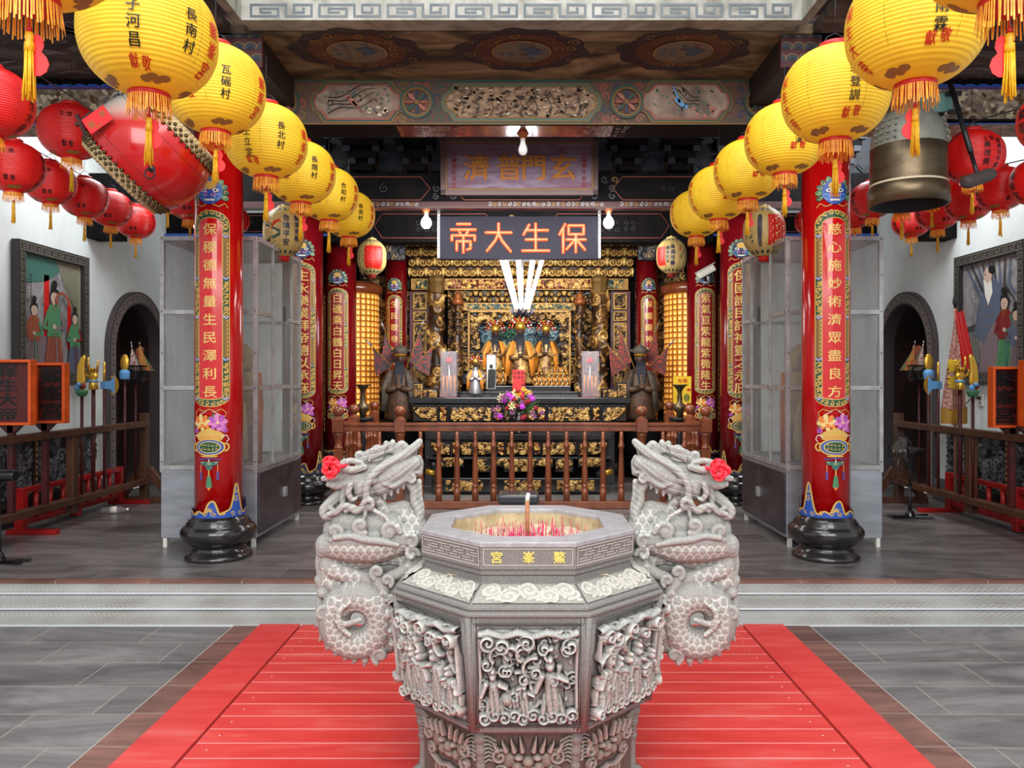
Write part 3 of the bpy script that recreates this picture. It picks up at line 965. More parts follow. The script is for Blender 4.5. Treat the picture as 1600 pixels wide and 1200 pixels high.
for sx in (-1, 1):
    b = MB()
    b.box((sx * 4.2, 4.7, ZS + .03), (4.6, 2.5, .06), 0)
    # painted dark lobes and pale cloud tongues under the side soffit
    d = Dec(b, plane_up((0, 0, ZS), True), .0015, .2)
    d.up()
    R = random.Random(3)
    for k in range(3):
        cx, cy = sx * (2.55 + k * .75), 5.0 + .1 * k
        pts = [(cx + (.42 + .05 * math.sin(5 * a)) * math.cos(a), cy + .33 * math.sin(a)) for a in np.linspace(0, 2 * PI, 30)[:-1]]
        d.poly(pts, 1)
    d.up()
    d.scrolls(sx * 3.3 - 1.2, 4.7, sx * 3.3 + 1.2, 5.35, .11, [2, 3], .1, 4)
    for k in range(10):
        x0, y0 = sx * R.uniform(2.1, 4.2), R.uniform(5.4, 5.85)
        d.stroke([(x0 + t * .3, y0 + .02 * math.sin(t * 6 + k)) for t in np.linspace(0, 1, 10)], [.01, .04, .005], 3)
    structure(b.build('ceiling', ['soffit_side', pm('dark_lobe', (34, 20, 20), .6), pm('lobe_line', (96, 62, 40), .6), pm('tongue_grey', (120, 112, 108), .6)]))
    # longitudinal beam with cloud-painted head
    b = MB()
    b.box((sx * 1.835, 5.57, 3.515), (.24, .76, .33), 0)
    b.box((sx * 1.835, 5.185, 3.515), (.27, .03, .34), 1)
    d = Dec(b, plane_xz((sx * 1.835, 5.169, 3.515)), .0012, .2)
    for row in range(4):
        for q in range(4):
            cx, cy = -.12 + .08 * q + .04 * (row % 2) - .02, -.13 + row * .075
            d.up(.1)
            for rr, mm in ((.05, 2), (.043, 3), (.02, 4)):
                T = np.linspace(0, PI, 10)
                pts = [(max(-.13, min(.13, cx + rr * math.cos(t))), cy + rr * math.sin(t)) for t in T]
                d.poly(pts, mm)
                d.up(.1)
    structure(b.build('trim_6', ['sootbrown', pm('deep_red_head', (70, 22, 26), .6), 'dimgold', pm('slate_wave', (44, 52, 58), .6), pm('navy_wave', (22, 28, 40), .6)]))

# ---- main painted beam between the front columns
Y1, ZB0, ZB1 = 5.95, 3.217, 3.555
b = MB()
b.box((0, Y1 + .155, (ZB0 + ZB1) / 2 + .35), (4.16, .31, ZB1 - ZB0 + .7), 0)
d = Dec(b, plane_xz((0, Y1, (ZB0 + ZB1) / 2)), .0012, .3)
hh = (ZB1 - ZB0) / 2
d.up()
d.rect(-2.05, -hh, 2.05, hh, 1)
d.up()
# mats: 0 dark 1 mauve-brown ground 2 teal 3 gold 4 rust 5 silk 6 scene 7 navy 8 dgreen 9 cream 10 ink 11 bird blue 12 flower
for s in (-1, 1):
    d.scrolls(s * 1.78 - .16, -hh + .02, s * 1.78 + .16, hh - .02, .045, [2, 3, 4, 7], .3, 11 + s)
    d.scrolls(s * .80 - .22, -hh + .01, s * .80 + .22, hh - .01, .045, [2, 3, 4, 4, 7], .32, 21 + s)
d.up()
def cart(cx, hw, e, m_in, mo=(2, 3, 4)):
    def shp(g):
        w, h = hw - g, hh - .012 - g * .9
        P = []
        for sx, sy in ((1, 1), (1, -1), (-1, -1), (-1, 1)):
            q = [(cx + sx * (w - e), sy * h), (cx + sx * (w - e * .55), sy * h * .55), (cx + sx * (w - e * .2), sy * h * .45), (cx + sx * w, 0)]
            P += q if (sx * sy > 0) else q[::-1]
        out = []
        for p in P:
            if not out or abs(out[-1][0] - p[0]) + abs(out[-1][1] - p[1]) > 1e-6:
                out.append(p)
        if abs(out[0][0] - out[-1][0]) + abs(out[0][1] - out[-1][1]) < 1e-6:
            out.pop()
        return out
    for i, m in enumerate(mo):
        d.poly(shp(.012 * i), m)
        d.up()
    d.poly(shp(.012 * len(mo) + .004), m_in)
    d.up()
cart(0, .62, .1, 6, (2, 3, 8, 3))
for s in (-1, 1):
    cart(s * 1.235, .36, .1, 5, (3, 2, 4))
    for q, (cx, r) in enumerate(((.79, .12), (1.80, .12))):
        cx *= s
        T = np.linspace(0, 2 * PI, 30)
        for rr, m in ((r, 2), (r * .86, 3)):
            d.stroke(np.stack([cx + rr * np.cos(T), rr * np.sin(T)], -1), .016, m)
        d.up(.5)
        for k in range(8):
            a = k * PI / 4
            d.ell(cx + .055 * math.cos(a), .055 * math.sin(a), .036, .014, (4, 2, 7, 12)[k % 4], 10, a)
        d.ell(cx, 0, .02, .02, 3)
        d.up(.5)
R = random.Random(12)
# bird-and-flower on the two silk panels, a crowded scene on the middle one
for s in (-1, 1):
    for k in range(4):
        x0 = s * 1.235 + (-.22 if s < 0 else .1)
        d.stroke([(x0 + .35 * t * (1 if s < 0 else -.6) , -.09 + .04 * k + .1 * t + .02 * math.sin(7 * t + k)) for t in np.linspace(0, 1, 12)], [.008, .004], 10)
    for k in range(34):
        x0, y0 = s * 1.235 + R.uniform(-.24, .24), R.uniform(-.1, .12)
        d.ell(x0, y0, .016, .006, R.choice((10, 8, 8)), 6, R.uniform(0, 3))
    d.up(.5)
    for k in range(7):
        x0, y0 = s * 1.235 + R.uniform(.05, .22), R.uniform(-.11, -.04)
        d.ell(x0, y0, .018, .014, 12 if s > 0 else 9, 8)
    bx, by = (-1.27, .0) if s < 0 else (1.19, -.01)
    c_ = 12 if s < 0 else 11
    d.ell(bx, by, .05, .018, c_, 12, -.7)
    d.ell(bx + (-.035 if s < 0 else .045), by + (.035 if s < 0 else -.03), .018, .015, c_, 10)
    d.stroke([(bx, by), (bx + (.07 if s < 0 else -.05), by + (-.08 if s < 0 else .12))], [.018, .008], 4 if s < 0 else 11)
for k in range(190):                                     # crowded little landscape: foliage, figures, roofs
    x0, y0 = R.uniform(-.5, .5), R.uniform(-.11, .11)
    d.ell(x0, y0, R.uniform(.006, .02), R.uniform(.004, .01), R.choice((10, 10, 13, 13, 9, 6, 0)), 7, R.uniform(-.5, .5))
    d.up(.02)
for k in range(9):
    x0 = -.45 + .11 * k
    d.stroke([(x0, -.1), (x0 + .02, -.04), (x0 - .01, .02), (x0 + .03, .07)], [.008, .005, .003], 10)
d.o = .009
d.rect(-2.05, hh - .012, 2.05, hh, 2)
d.rect(-2.05, -hh, 2.05, -hh + .01, 3)
# underside: red lacquer centre, carved lattices
d2 = Dec(b, plane_up((0, 0, ZB0), True), .0012, .3)
d2.up()
d2.rect(-.95, Y1 + .02, .7, Y1 + .29, 14)
d2.up()
for s in (-.62, .62):
    d2.scrolls(s - .2, Y1 + .02, s + .2, Y1 + .29, .03, [9, 13], .2, 31)
structure(b.build('trim_7', ['smoke', pm('olive_brown_ground', (84, 70, 58), .6, noise=((104, 66, 50), 12)), 'dimgreen', 'dimgold', 'rust', 'silkpanel', 'scenepanel', 'dimblue', 'teal', 'cream', 'sootbrown', 'lblue', pm('faded_rose', (176, 112, 96), .6), 'brown', 'lacquer_dark']))

for sx in (-1, 1):
    b = MB()
    b.box((sx * 4.2, Y1 + .15, 3.385), (4.2, .3, .335), 0)
    for z, h, m in ((3.535, .035, 1), (3.508, .02, 2), (3.24, .03, 1), (3.225, .014, 2), (3.49, .012, 3)):
        b.box((sx * 4.2, Y1 - .005, z), (4.2, .03, h), m)
    for k in range(40):                                # rope moulding along the top
        b.ball((sx * (2.2 + k * .1), Y1 - .02, 3.535), (.05, .018, .018), 8, 5, 1, Matrix.Rotation(.5, 3, 'Y'))
    d = Dec(b, plane_xz((sx * 2.55, Y1, 3.38)), .0012, .3)
    d.up()
    d.rect(-.5, -.13, .28, .13, 4)
    d.up()
    for rr, m in ((.13, 5), (.115, 6), (.09, 4)):
        d.ell(-.1, 0, rr * 1.3, rr, m, 24)
        d.up()
    d.scrolls(-.22, -.1, .02, .1, .04, [5, 6, 7], .3, 41)
    d.scrolls(.06, -.12, .28, .12, .04, [5, 6, 7], .3, 42)
    d = Dec(b, plane_xz((sx * 4.0, Y1, 3.37)), .0012, .3)
    R = random.Random(5)
    d.up()
    for k in range(150):
        x0, y0 = R.uniform(-1.1, 1.3), R.uniform(-.11, .11)
        d.ell(x0, y0, R.uniform(.01, .04), R.uniform(.006, .02), R.choice((8, 8, 9, 10)), 8, R.uniform(0, 3))
        d.up(.02)
    structure(b.build('trim_8', ['marblebeam', 'darkblue', 'blue', 'violet', 'dimblue', 'dimgreen', 'dimgold', 'dimred', 'cream', 'brown', 'mauve']))

# ---- second and third beams (dark, sooty painting)
def dark_beam(name, Y, z0, z1, x0, x1, carts, seed, trim=True):
    b = MB()
    b.box(((x0 + x1) / 2, Y + .12, (z0 + z1) / 2), (x1 - x0, .24, z1 - z0), 0)
    d = Dec(b, plane_xz((0, Y, (z0 + z1) / 2)), .0012, .4)
    h = (z1 - z0) / 2
    d.up()
    for (a, c) in carts:
        P = [(a + .1, -h * .75), (c - .1, -h * .75), (c, 0), (c - .1, h * .75), (a + .1, h * .75), (a, 0)]
        d.poly(P, 1)
        d.up()
        d.stroke(P, .008, 2, True)
        d.up()
        d.scrolls(c + .02, -h * .8, c + .3, h * .8, h * .3, [1, 3, 4], .25, seed)
        d.scrolls(a + .5, -h * .4, c - .4, h * .4, .05, [3], .1, seed)
        d.up()
    return b.build(name, ['darkblue', 'smoke', 'dimred', pm('soot_grey_scroll', (58, 56, 60), .6), 'dimgold'])
structure(dark_beam('trim_9', 8.2, 3.12, 3.44, -4.5, 4.5, [(-2.0, -.95), (.95, 2.0), (-.7, .7)], 51))
structure(dark_beam('trim_10', 9.9, 3.02, 3.42, -2.4, 2.4, [(-1.85, -.35), (.35, 1.85)], 52))
for sx in (-1, 1):
    structure(dark_beam('trim_11', 9.98, 3.13, 3.4, min(sx * 2.4, sx * 4.5), max(sx * 2.4, sx * 4.5), [(min(sx * 3, sx * 4), max(sx * 3, sx * 4))], 53))
    slab('trim_12', min(sx * 2.4, sx * 4.5), max(sx * 2.4, sx * 4.5), 9.93, 10.0, 3.10, 3.13, 'blue')
    slab('trim_12', min(sx * 4.2, sx * 4.5), max(sx * 4.2, sx * 4.5), 8.15, 8.4, 2.76, 2.95, 'smoke')
# lit carved moulding under beam two, bracket sets above it
b = MB()
b.box((0, 8.14, 3.09), (9, .1, .06), 0)
b.box((0, 8.1, 3.05), (9, .12, .02), 0)
d = Dec(b, plane_xz((0, 8.085, 3.09)), .001, .4)
d.up()
for a in (-1.35, -.05, .55, 1.3):
    d.scrolls(a - .3, -.028, a + .3, .028, .026, [1, 1, 2], .3, 61)
structure(b.build('trim_13', [pm('sooty_red', (58, 24, 24), .4), 'grey', 'dimgold']))
b = MB()
R = random.Random(9)
for k in range(13):
    x = -3.3 + k * .55
    for j in range(3):
        b.box((x, 8.26 - .03 * j, 3.5 + j * .12), (.2 + .1 * j, .2, .07), 0)
        for s in (-1, 1):
            b.box((x + s * (.1 + .05 * j), 8.16 - .03 * j, 3.55 + j * .12), (.07, .06, .06), 1)
    hf = HF(.3, .3, 70, k)
    hf.fill(.06, 'sl', .5, 1)
    b.box((x + .275, 8.3, 3.65), (.24, .03, .4), 1)
    b.box((x + .275, 8.28, 3.55), (.12, .03, .12), 2, R=Matrix.Rotation(PI / 4, 3, 'Y'))
    b.box((x + .275, 8.27, 3.55), (.08, .03, .08), 1, R=Matrix.Rotation(PI / 4, 3, 'Y'))
structure(b.build('trim_14', ['smoke', pm('deep_blue', (18, 22, 36), .5), pm('dim_teal', (22, 34, 38), .5)]))

# ---- wooden platform of red boards
plat = thing('plank_platform', 'red painted wooden plank platform on the courtyard floor under the stone burner', 'platform', (0, 3, -.15))
for sx in (-1, 1):
    MB().box((sx * 1.41, 2.7, -.141), (.236, 3.82, .018)).build('side_board', 'redboard', plat, bevel=.003)
b = MB()
y = 4.605
while y > .9:
    b.box((0, y - .0625 + .0025, -.142), (2.562, .1185, .0145))
    for sx in (-1, 1):
        if rnd.random() < .8:
            b.lathe([(.005, 0), (.004, .0012)], 8, (sx * (1.2 + .02 * rnd.random()), y - .06, -.1335), 1)
    y -= .125
b.box((0, 2.7, -.1405), (2.56, 3.8, .0095), 1)
b.build('plank_deck', ['redboard', pm('worn_pink_gap', (226, 176, 168), .7)], plat, bevel=.0025)
# ================================================================ columns
# decoration materials by index
M['coupletgold'] = pm('couplet_gold', (232, 196, 112), .4, .15)
M['redpanel_shaded'] = pm('shaded_red_panel', (146, 14, 26), .2, coat=.5)  # darker copy of the panel red, with shade in its colour
CM = ['gold', 'green', 'redpanel', 'coupletgold', 'blue', 'lblue', 'orange', 'purple', 'pink', 'lgreen', 'white', 'dgold', 'violet', 'palegold', 'navy', 'teal']
M['redpanel'] = pm('bright_red_panel', (208, 14, 18), .2, coat=.5)
def column(c, r, text, label, dark=0.0, k=1.0, base_r=None, dz=0.0):  # dark: deeper columns get darker copies, shade put into their colours
    t = thing('painted_column', label, 'column', (c[0], c[1], 0), 'red lacquered columns with gilt couplets')
    t['kind'] = 'thing'
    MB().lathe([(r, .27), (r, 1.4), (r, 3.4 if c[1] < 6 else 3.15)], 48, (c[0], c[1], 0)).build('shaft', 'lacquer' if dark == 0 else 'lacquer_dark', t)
    br = base_r or r * 1.57
    g = br / .265
    prof = [(.0, 0), (.235 * g, 0), (.237 * g, .02), (.225 * g, .035), (.2 * g, .05), (.183 * g, .075), (.18 * g, .09), (.2 * g, .1), (.235 * g, .125), (.258 * g, .155), (.266 * g, .185),
            (.262 * g, .21), (.245 * g, .235), (.222 * g, .25), (.225 * g, .262), (.208 * g, .272), (.21 * g, .284), (.192 * g, .294), (.186 * g, .305), (r + .004, .312), (r - .01, .312)]
    MB().lathe(prof, 48, (c[0], c[1], 0)).build('stone_base', 'blackstone', t)
    b = MB()
    d = Dec(b, cyl((c[0], c[1], 0), r), .0008, .035 * k)
    d.up()
    s = r / .169 * k                       # horizontal scale
    top, bot = 2.50 + dz, 1.10
    hw = .138 * s
    def pan(g, e=0):
        w = hw - g
        P = [(-w, bot + .07 + e), (-w, top - .10)]
        P += [(-w * math.cos(a), top - .10 + (.10 - g) * math.sin(a)) for a in np.linspace(0, PI, 13)[1:-1]]
        P += [(w, top - .10), (w, bot + .07 + e)]
        P += [(w * math.cos(a), bot + .07 + e - (.07 - g) * math.sin(a)) for a in np.linspace(0, PI, 13)[1:-1]]
        return P
    d.poly(pan(0), 0)
    d.up()
    d.poly(pan(.007 * s), 1)
    d.up()
    wb = .045 * s
    mid = hw - .03 * s
    R = random.Random(int(c[0] * 100) + 7)
    for sx in (-1, 1):
        z = bot + .05
        i = 0
        while z < top - .1:
            z2 = min(z + (.28 if i % 2 == 0 else .3), top - .08)
            if i % 2:
                d.rect(sx * mid - wb * .5, z, sx * mid + wb * .5, z2, 11)
                d.up(.3)
                for q in range(int((z2 - z) / .03)):
                    zz = z + .015 + q * .03
                    d.stroke([(sx * mid - wb * .35, zz - .01), (sx * mid, zz), (sx * mid - wb * .35, zz + .012)], .004, 1)
                    d.ell(sx * mid + wb * .25, zz, .004, .007, 13, 6)
                d.up(-.3)
            else:
                for q in range(int((z2 - z) / .045)):
                    zz = z + .025 + q * .045
                    d.stroke(spiral(sx * mid, zz, .022 * s, 1.2, R.uniform(0, 6), R.choice((-1, 1)), 10), [.006, .012, .004], 0)
                    d.stroke([(sx * mid - .018 * s, zz - .02), (sx * mid + .01 * s, zz), (sx * mid + .018 * s, zz + .022)], [.003, .01, .003], 0)
            d.up()
            for q, m in enumerate((4, 10, 4)):
                o = q * .006
                d.stroke([(sx * mid - wb * .5, z + .012 + o), (sx * mid, z - .004 + o), (sx * mid + wb * .5, z + .012 + o)], .006, m)
            d.up(-1)
            z = z2
            i += 1
    for a in np.linspace(.2, PI - .2, 8):               # scrolls round the head and foot of the border
        d.stroke(spiral(-(hw - .028 * s) * math.cos(a), top - .10 + .085 * math.sin(a), .02 * s, 1.2, a, 1, 10), [.005, .011, .004], 0)
        d.stroke(spiral((hw - .03 * s) * math.cos(a), bot + .07 - .045 * math.sin(a), .018 * s, 1.2, a, -1, 10), [.005, .011, .004], 0)
    d.up()
    d.poly(pan(.050 * s, .0), 0)
    d.up()
    d.poly(pan(.056 * s, .002), 2)
    d.up()
    n = len(text)
    z0, z1 = top - .135, bot + .11
    p = (z0 - z1) / (n - 1)
    for i, ch in enumerate(text):
        d.text(ch, 0, z0 - i * p, min((.125 if dark else .088) * s, p * .95), 3, bold=.014, sx=1.15 if n > 9 else 1.0)
    d.up()
    # lion mask over the panel
    z = top + .10
    for q in range(11):
        a = PI * (q / 10.0) * 1.2 - .3
        d.ell(.105 * s * math.cos(a), z + .02 + .1 * math.sin(a), .028 * s, .02, (9, 1, 15)[q % 3], 10, a)
        d.up(.15)
        d.stroke(spiral(.105 * s * math.cos(a), z + .02 + .1 * math.sin(a), .016 * s, 1.1, a, 1, 8), .003, 13)
    d.up()
    d.ell(0, z + .03, .085 * s, .09, 4, 22)
    d.up()
    d.ell(0, z + .075, .045 * s, .03, 0, 14)
    for sx in (-1, 1):
        d.ell(sx * .04 * s, z + .04, .02 * s, .014, 10, 10)
        d.stroke(spiral(sx * .055 * s, z - .01, .03 * s, 1.3, 0 if sx > 0 else PI, sx, 12), .007, 5)
        d.stroke(spiral(sx * .02 * s, z + .01, .02 * s, 1.1, 1, -sx, 10), .006, 8)
        d.stroke([(sx * .02 * s, z - .06), (sx * .06 * s, z - .075), (sx * .1 * s, z - .05), (sx * .12 * s, z - .08)], .006, 0)
    d.up()
    for sx in (-1, 1):
        d.ell(sx * .04 * s, z + .04, .008 * s, .008, 14, 8)
    d.rect(-.035 * s, z - .035, .035 * s, z - .022, 10)
    d.up()
    # flower basket, plaque, pendant
    def y(v):
        return v * 1.0
    for sx in (-1, 1):
        d.stroke([(0, 1.085), (sx * .04 * s, 1.07), (sx * .08 * s, 1.085), (sx * .11 * s, 1.06), (sx * .1 * s, 1.03)], .005, 0)
        d.stroke([(sx * .02 * s, 1.07), (sx * .06 * s, 1.05), (sx * .115 * s, 1.0)], .004, 10)
    for q in range(22):
        a = R.uniform(0, PI)
        d.ell(.1 * s * math.cos(a) * R.uniform(.6, 1.05), .95 + .09 * math.sin(a) * R.uniform(.4, 1), .02 * s, .009, R.choice((9, 1, 15)), 8, R.uniform(0, 3))
        d.up(.05)
    for cx, m, m2 in ((-.055, 6, 13), (.055, 7, 8)):
        for ring, rr in ((8, .036), (6, .02)):
            for q in range(ring):
                a = q * 2 * PI / ring + ring
                d.ell((cx + 1.3 * rr * math.cos(a)) * s, .99 + 1.2 * rr * math.sin(a), .019 * s, .016, m if (q + ring) % 2 else m2, 8, a)
                d.up(.05)
        d.ell(cx * s, .99, .01 * s, .01, 13, 8)
    for cx, z, m in ((.1, .935, 7), (-.1, .93, 7), (.085, .945, 8)):
        for q in range(5):
            d.ell(cx * s + .012 * s * math.cos(q * 1.26), z + .012 * math.sin(q * 1.26), .009 * s, .008, m, 7)
    d.up()
    d.poly([(-.1 * s, .90), (-.07 * s, .925), (-.04 * s, .935), (0, .955), (.04 * s, .935), (.07 * s, .925), (.1 * s, .90), (.08 * s, .865), (-.08 * s, .865)], 0)
    d.up()
    for q in range(7):
        d.stroke([((-.06 + .02 * q) * s, .895), ((-.06 + .02 * q) * s, .872)], .006, 6)
    for sx in (-1, 1):
        d.stroke([(sx * .08 * s, .89), (sx * .11 * s, .9), (sx * .125 * s, .87), (sx * .11 * s, .85)], .006, 10)
        d.stroke(spiral(sx * .098 * s, .82, .035 * s, 1.2, -PI / 2, sx, 12), .012, 0)
    d.ell(0, .815, .105 * s, .062, 0, 24)
    d.up()
    d.ell(0, .815, .092 * s, .052, 4, 24)
    d.up()
    d.ell(0, .815, .075 * s, .042, 13, 24)
    d.up()
    d.ell(0, .815, .068 * s, .037, 1, 24)
    d.up()
    for q in range(5):
        for j in range(2):
            d.stroke(spiral((-.046 + .023 * q) * s, .828 - .026 * j, .009 * s, 1, q + j, 1, 7), .004, 0)
    d.poly([(-.06 * s, .755), (.06 * s, .755), (.045 * s, .745), (-.045 * s, .745)], 0)
    d.stroke([(-.07 * s, .735), (-.05 * s, .728), (0, .738), (.05 * s, .728), (.07 * s, .735)], .009, 12)
    d.stroke([(0, .73), (0, .705)], .006, 10)
    d.poly([(-.065 * s, .715), (.065 * s, .715), (.05 * s, .69), (.025 * s, .685), (.015 * s, .655), (-.015 * s, .655), (-.025 * s, .685), (-.05 * s, .69)], 15)
    d.up()
    d.stroke([(-.05 * s, .708), (0, .695), (.05 * s, .708)], .005, 13)
    d.stroke([(0, .655), (0, .61)], .008, 0)
    d.poly([(-.012 * s, .61), (.012 * s, .61), (.02 * s, .53), (-.02 * s, .53)], 9)
    d.poly([(-.013 * s, .53), (.013 * s, .53), (0, .505)], 6)
    for sx in (-1, 1):
        d.stroke([(sx * .055 * s, .69), (sx * .055 * s, .64)], .003, 13)
        d.poly([(sx * .055 * s - .007, .64), (sx * .055 * s + .007, .64), (sx * .055 * s + .008, .585), (sx * .055 * s - .008, .585)], 12)
    # wave border at the foot, right round the shaft
    d.up()
    L_ = PI * r
    pts = []
    nn = 110
    for q in range(nn + 1):
        u = -L_ + 2 * L_ * q / nn
        ph = (u / (L_ / 2.0)) % 1.0
        us = u / s
        hgt = .345 + .012 * math.sin(us * 70) + .075 * math.exp(-((us - .015) / .04) ** 4) + .07 * math.exp(-((us + .33) / .04) ** 4) + .07 * math.exp(-((us - .36) / .04) ** 4)
        hgt += .21 * math.exp(-((us - (-.175 if c[0] > 0 else .175)) / .03) ** 2)
        pts.append((u, hgt))
    d.stroke(pts, .012, 0)
    A = np.array(pts)
    V = np.vstack([A, np.stack([A[:, 0], np.full(len(A), .31)], -1)])
    b.add(d.f(V[:, 0], V[:, 1], d.o - .0004), [(i, nn + 1 + i, nn + 2 + i, i + 1) for i in range(nn)], 4)
    d.up()
    for q in range(18):
        u = -L_ + 2 * L_ * (q + .5) / 18
        d.stroke(spiral(u, .34, .018, 1.3, q, 1 if q % 2 else -1, 10), .006, 0)
    for a in np.linspace(0, PI, 9):
        d.stroke([(.006 * math.cos(a), .355 + .006 * math.sin(a)), (.03 * math.cos(a), .355 + .035 * math.sin(a))], [.008, .002], 0)
    u0 = (-.175 if c[0] > 0 else .175) * s
    d.stroke(spiral(u0, .44, .022, 1.4, 1, 1, 12), .007, 0)
    d.stroke(spiral(u0, .49, .014, 1.3, 2, -1, 10), .005, 0)
    b.build('painted_panel', CM if dark == 0 else [('redpanel_shaded' if m == 'redpanel' else 'dimgreen' if m == 'green' else 'dimblue' if m == 'blue' else m) for m in CM], t)
    return t
column((-2.215, 5.77), .169, '保稷德無量生民澤利長', 'red lacquered column with gilt couplet, left of the stone burner, before the left cabinet')
column((2.225, 5.77), .169, '慈心施妙術濟眾盡良方', 'red lacquered column with gilt couplet, right of the stone burner, before the right cabinet')
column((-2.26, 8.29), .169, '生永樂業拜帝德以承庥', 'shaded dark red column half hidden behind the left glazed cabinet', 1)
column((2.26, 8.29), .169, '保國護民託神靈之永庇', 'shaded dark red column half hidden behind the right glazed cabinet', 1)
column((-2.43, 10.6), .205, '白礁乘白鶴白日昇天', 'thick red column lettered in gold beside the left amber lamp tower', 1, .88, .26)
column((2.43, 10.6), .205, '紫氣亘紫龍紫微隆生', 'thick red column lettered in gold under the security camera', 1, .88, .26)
column((-1.815, 11.4), .158, '生民歌帝德浩蕩興', 'slim red column at the left edge of the gilded shrine', 1, .9, .19)
column((1.815, 11.4), .158, '保國顯神功容靖海', 'slim red column at the right edge of the gilded shrine', 1, .9, .19)

# ================================================================ glazed steel cabinets
def cabinet(sx):
    X0, X1, Y0, Y1_, ZT, ZG = 2.04, 2.79, 6.08, 7.3, 2.40, .60
    t = thing('display_cabinet', 'tall steel and glass display cabinet behind the %s front red column' % ('left' if sx < 0 else 'right'), 'cabinet', (sx * 2.4, 6.7, 0))
    def bx(b, x0, x1, y0, y1, z0, z1, m=0):
        b.box((sx * (x0 + x1) / 2, (y0 + y1) / 2, (z0 + z1) / 2), (abs(x1 - x0), y1 - y0, z1 - z0), m)
    b = MB()
    bx(b, X0 + .006, X1 - .006, Y0 + .006, Y1_ - .006, .07, ZG)
    b.build('steel_base', 'steel', t, bevel=.004)
    b = MB()
    w = .032
    for x in (X0, X1 - w):
        for y in (Y0, Y1_ - w):
            bx(b, x, x + w, y, y + w, ZG - .02, ZT)
    for z in (ZG, 1.215, 1.80, ZT - w):
        bx(b, X0, X1, Y0 - .002, Y0 + .02, z, z + w)
        bx(b, X0, X1, Y1_ - .02, Y1_, z, z + w)
        bx(b, X1 - .02, X1, Y0, Y1_, z, z + w)
        if z != 1.80:
            bx(b, X0 - .002, X0 + .02, Y0, Y1_, z, z + w)
    bx(b, X0 - .002, X0 + .02, Y0, Y0 + .35, 1.80, 1.80 + w)
    bx(b, X0 - .002, X0 + .02, Y1_ - .35, Y1_, 1.80, 1.80 + w)
    for y in (Y0 + .4, Y1_ - .3):
        bx(b, X0 - .004, X0 + .018, y, y + .014, ZG, ZT)
    for z in (.66, 1.23, 1.5, 1.82, 2.1, 2.38):            # screws
        for p in ((X0 + .016, Y0 - .004), (X1 - .016, Y0 - .004)):
            b.box((sx * p[0], p[1], z), (.008, .004, .008), 1)
        for y in (Y0 + .02, Y0 + .41, Y1_ - .29, Y1_ - .02):
            b.box((sx * (X0 - .005), y, z), (.004, .008, .008), 1)
    b.build('frame', ['alu', 'ink'], t)
    b = MB()
    for z0, z1 in ((ZG + w, 1.215), (1.215 + w, 1.80), (1.80 + w, ZT - w)):
        bx(b, X0 + w, X1 - w, Y0 + .008, Y0 + .011, z0, z1)
        bx(b, X0 + w, X1 - w, Y1_ - .011, Y1_ - .008, z0, z1)
        bx(b, X1 - .011, X1 - .008, Y0 + w, Y1_ - w, z0, z1)
    b.build('glass_pane', 'glass', t)
    # door side: one tall acrylic with an oval hand hole
    b = MB()
    d = Dec(b, lambda U, V, o: np.stack([sx * (X0 + .006 - o) + 0 * U, U, V], -1), 0, 9)
    T = np.linspace(0, 2 * PI, 25)[:-1]
    oy = Y0 + .72
    d.poly([(Y0 + w, ZG + w), (Y1_ - w, ZG + w), (Y1_ - w, ZT - w), (Y0 + w, ZT - w)], 0, [[(oy + .045 * math.cos(a), 1.84 + .09 * math.sin(a)) for a in T]])
    d.stroke([(oy + .05 * math.cos(a), 1.84 + .095 * math.sin(a)) for a in T], .004, 1, True)
    b.build('side_pane', ['glass', 'alu'], t)
    for y0, y1 in ((Y0 + .03, Y0 + .66), (Y0 + .665, Y1_ - .03)):
        b = MB()
        bx(b, X0 - .008, X0 + .006, y0, y1, .1, ZG - .03)
        dr = b.build('door', 'steel_dark', t, bevel=.003)
        b = MB()
        yy = y1 - .02 if y1 < Y1_ - .1 else y0 + .02
        bx(b, X0 - .03, X0 - .008, yy - .006, yy + .006, .3, .38)
        b.build('handle', 'alu', dr)
    for x in (X0 + .02, X1 - .05):
        for y in (Y0 + .01, Y1_ - .04):
            b = MB()
            bx(b, x, x + .03, y, y + .03, 0, .08)
            b.build('foot', 'plasticwhite', t)
    b = MB()
    bx(b, X0 + .01, X1 - .01, Y0 + .01, Y1_ - .01, ZT - .012, ZT)
    b.build('top_sheet', 'alu', t)
    # things kept inside: a robed deity figure under a yellow cloth and an orange hanging
    x, y, z = sx * 2.42, 6.75, ZG + .001
    s_ = thing('deity_figure', 'robed deity figure draped in yellow cloth inside the %s glazed cabinet' % ('left' if sx < 0 else 'right'), 'figure', (x, y, z))
    MB().lathe([(.17, 0), (.18, .05), (.15, .3), (.17, .55), (.13, .72), (.05, .78), (.0, .79)], 20, (x, y, z)).ball((x, y - .02, z + .86), (.075, .08, .1)).build('body', 'robe_brown', s_)
    MB().lathe([(.09, .76), (.11, .83), (.1, .95), (.05, 1.0), (0, 1.01)], 16, (x, y + .03, z)).lathe([(.16, .3), (.2, .45), (.19, .6), (.12, .76)], 16, (x, y + .01, z), caps=False).build('yellow_cloth', pm('dull_yellow_cloth', (176, 146, 50), .7, noise=((130, 100, 40), 12)), s_)
    b = MB()
    for k in range(5):
        b.tube([(x - .1 + .05 * k, y - .17, z + .5), (x - .13 + .06 * k, y - .19, z + .2), (x - .13 + .065 * k, y - .2, z + .03)], [.02, .03, .02], 8)
    b.build('beard', 'old_paper', s_)
    b = MB()
    for k in range(6):
        b.tube([(x - sx * .25, 6.4 + .03 * k, z + .75), (x - sx * .26, 6.4 + .03 * k, z + .4), (x - sx * .25, 6.41 + .03 * k, z + .004)], .014, 6)
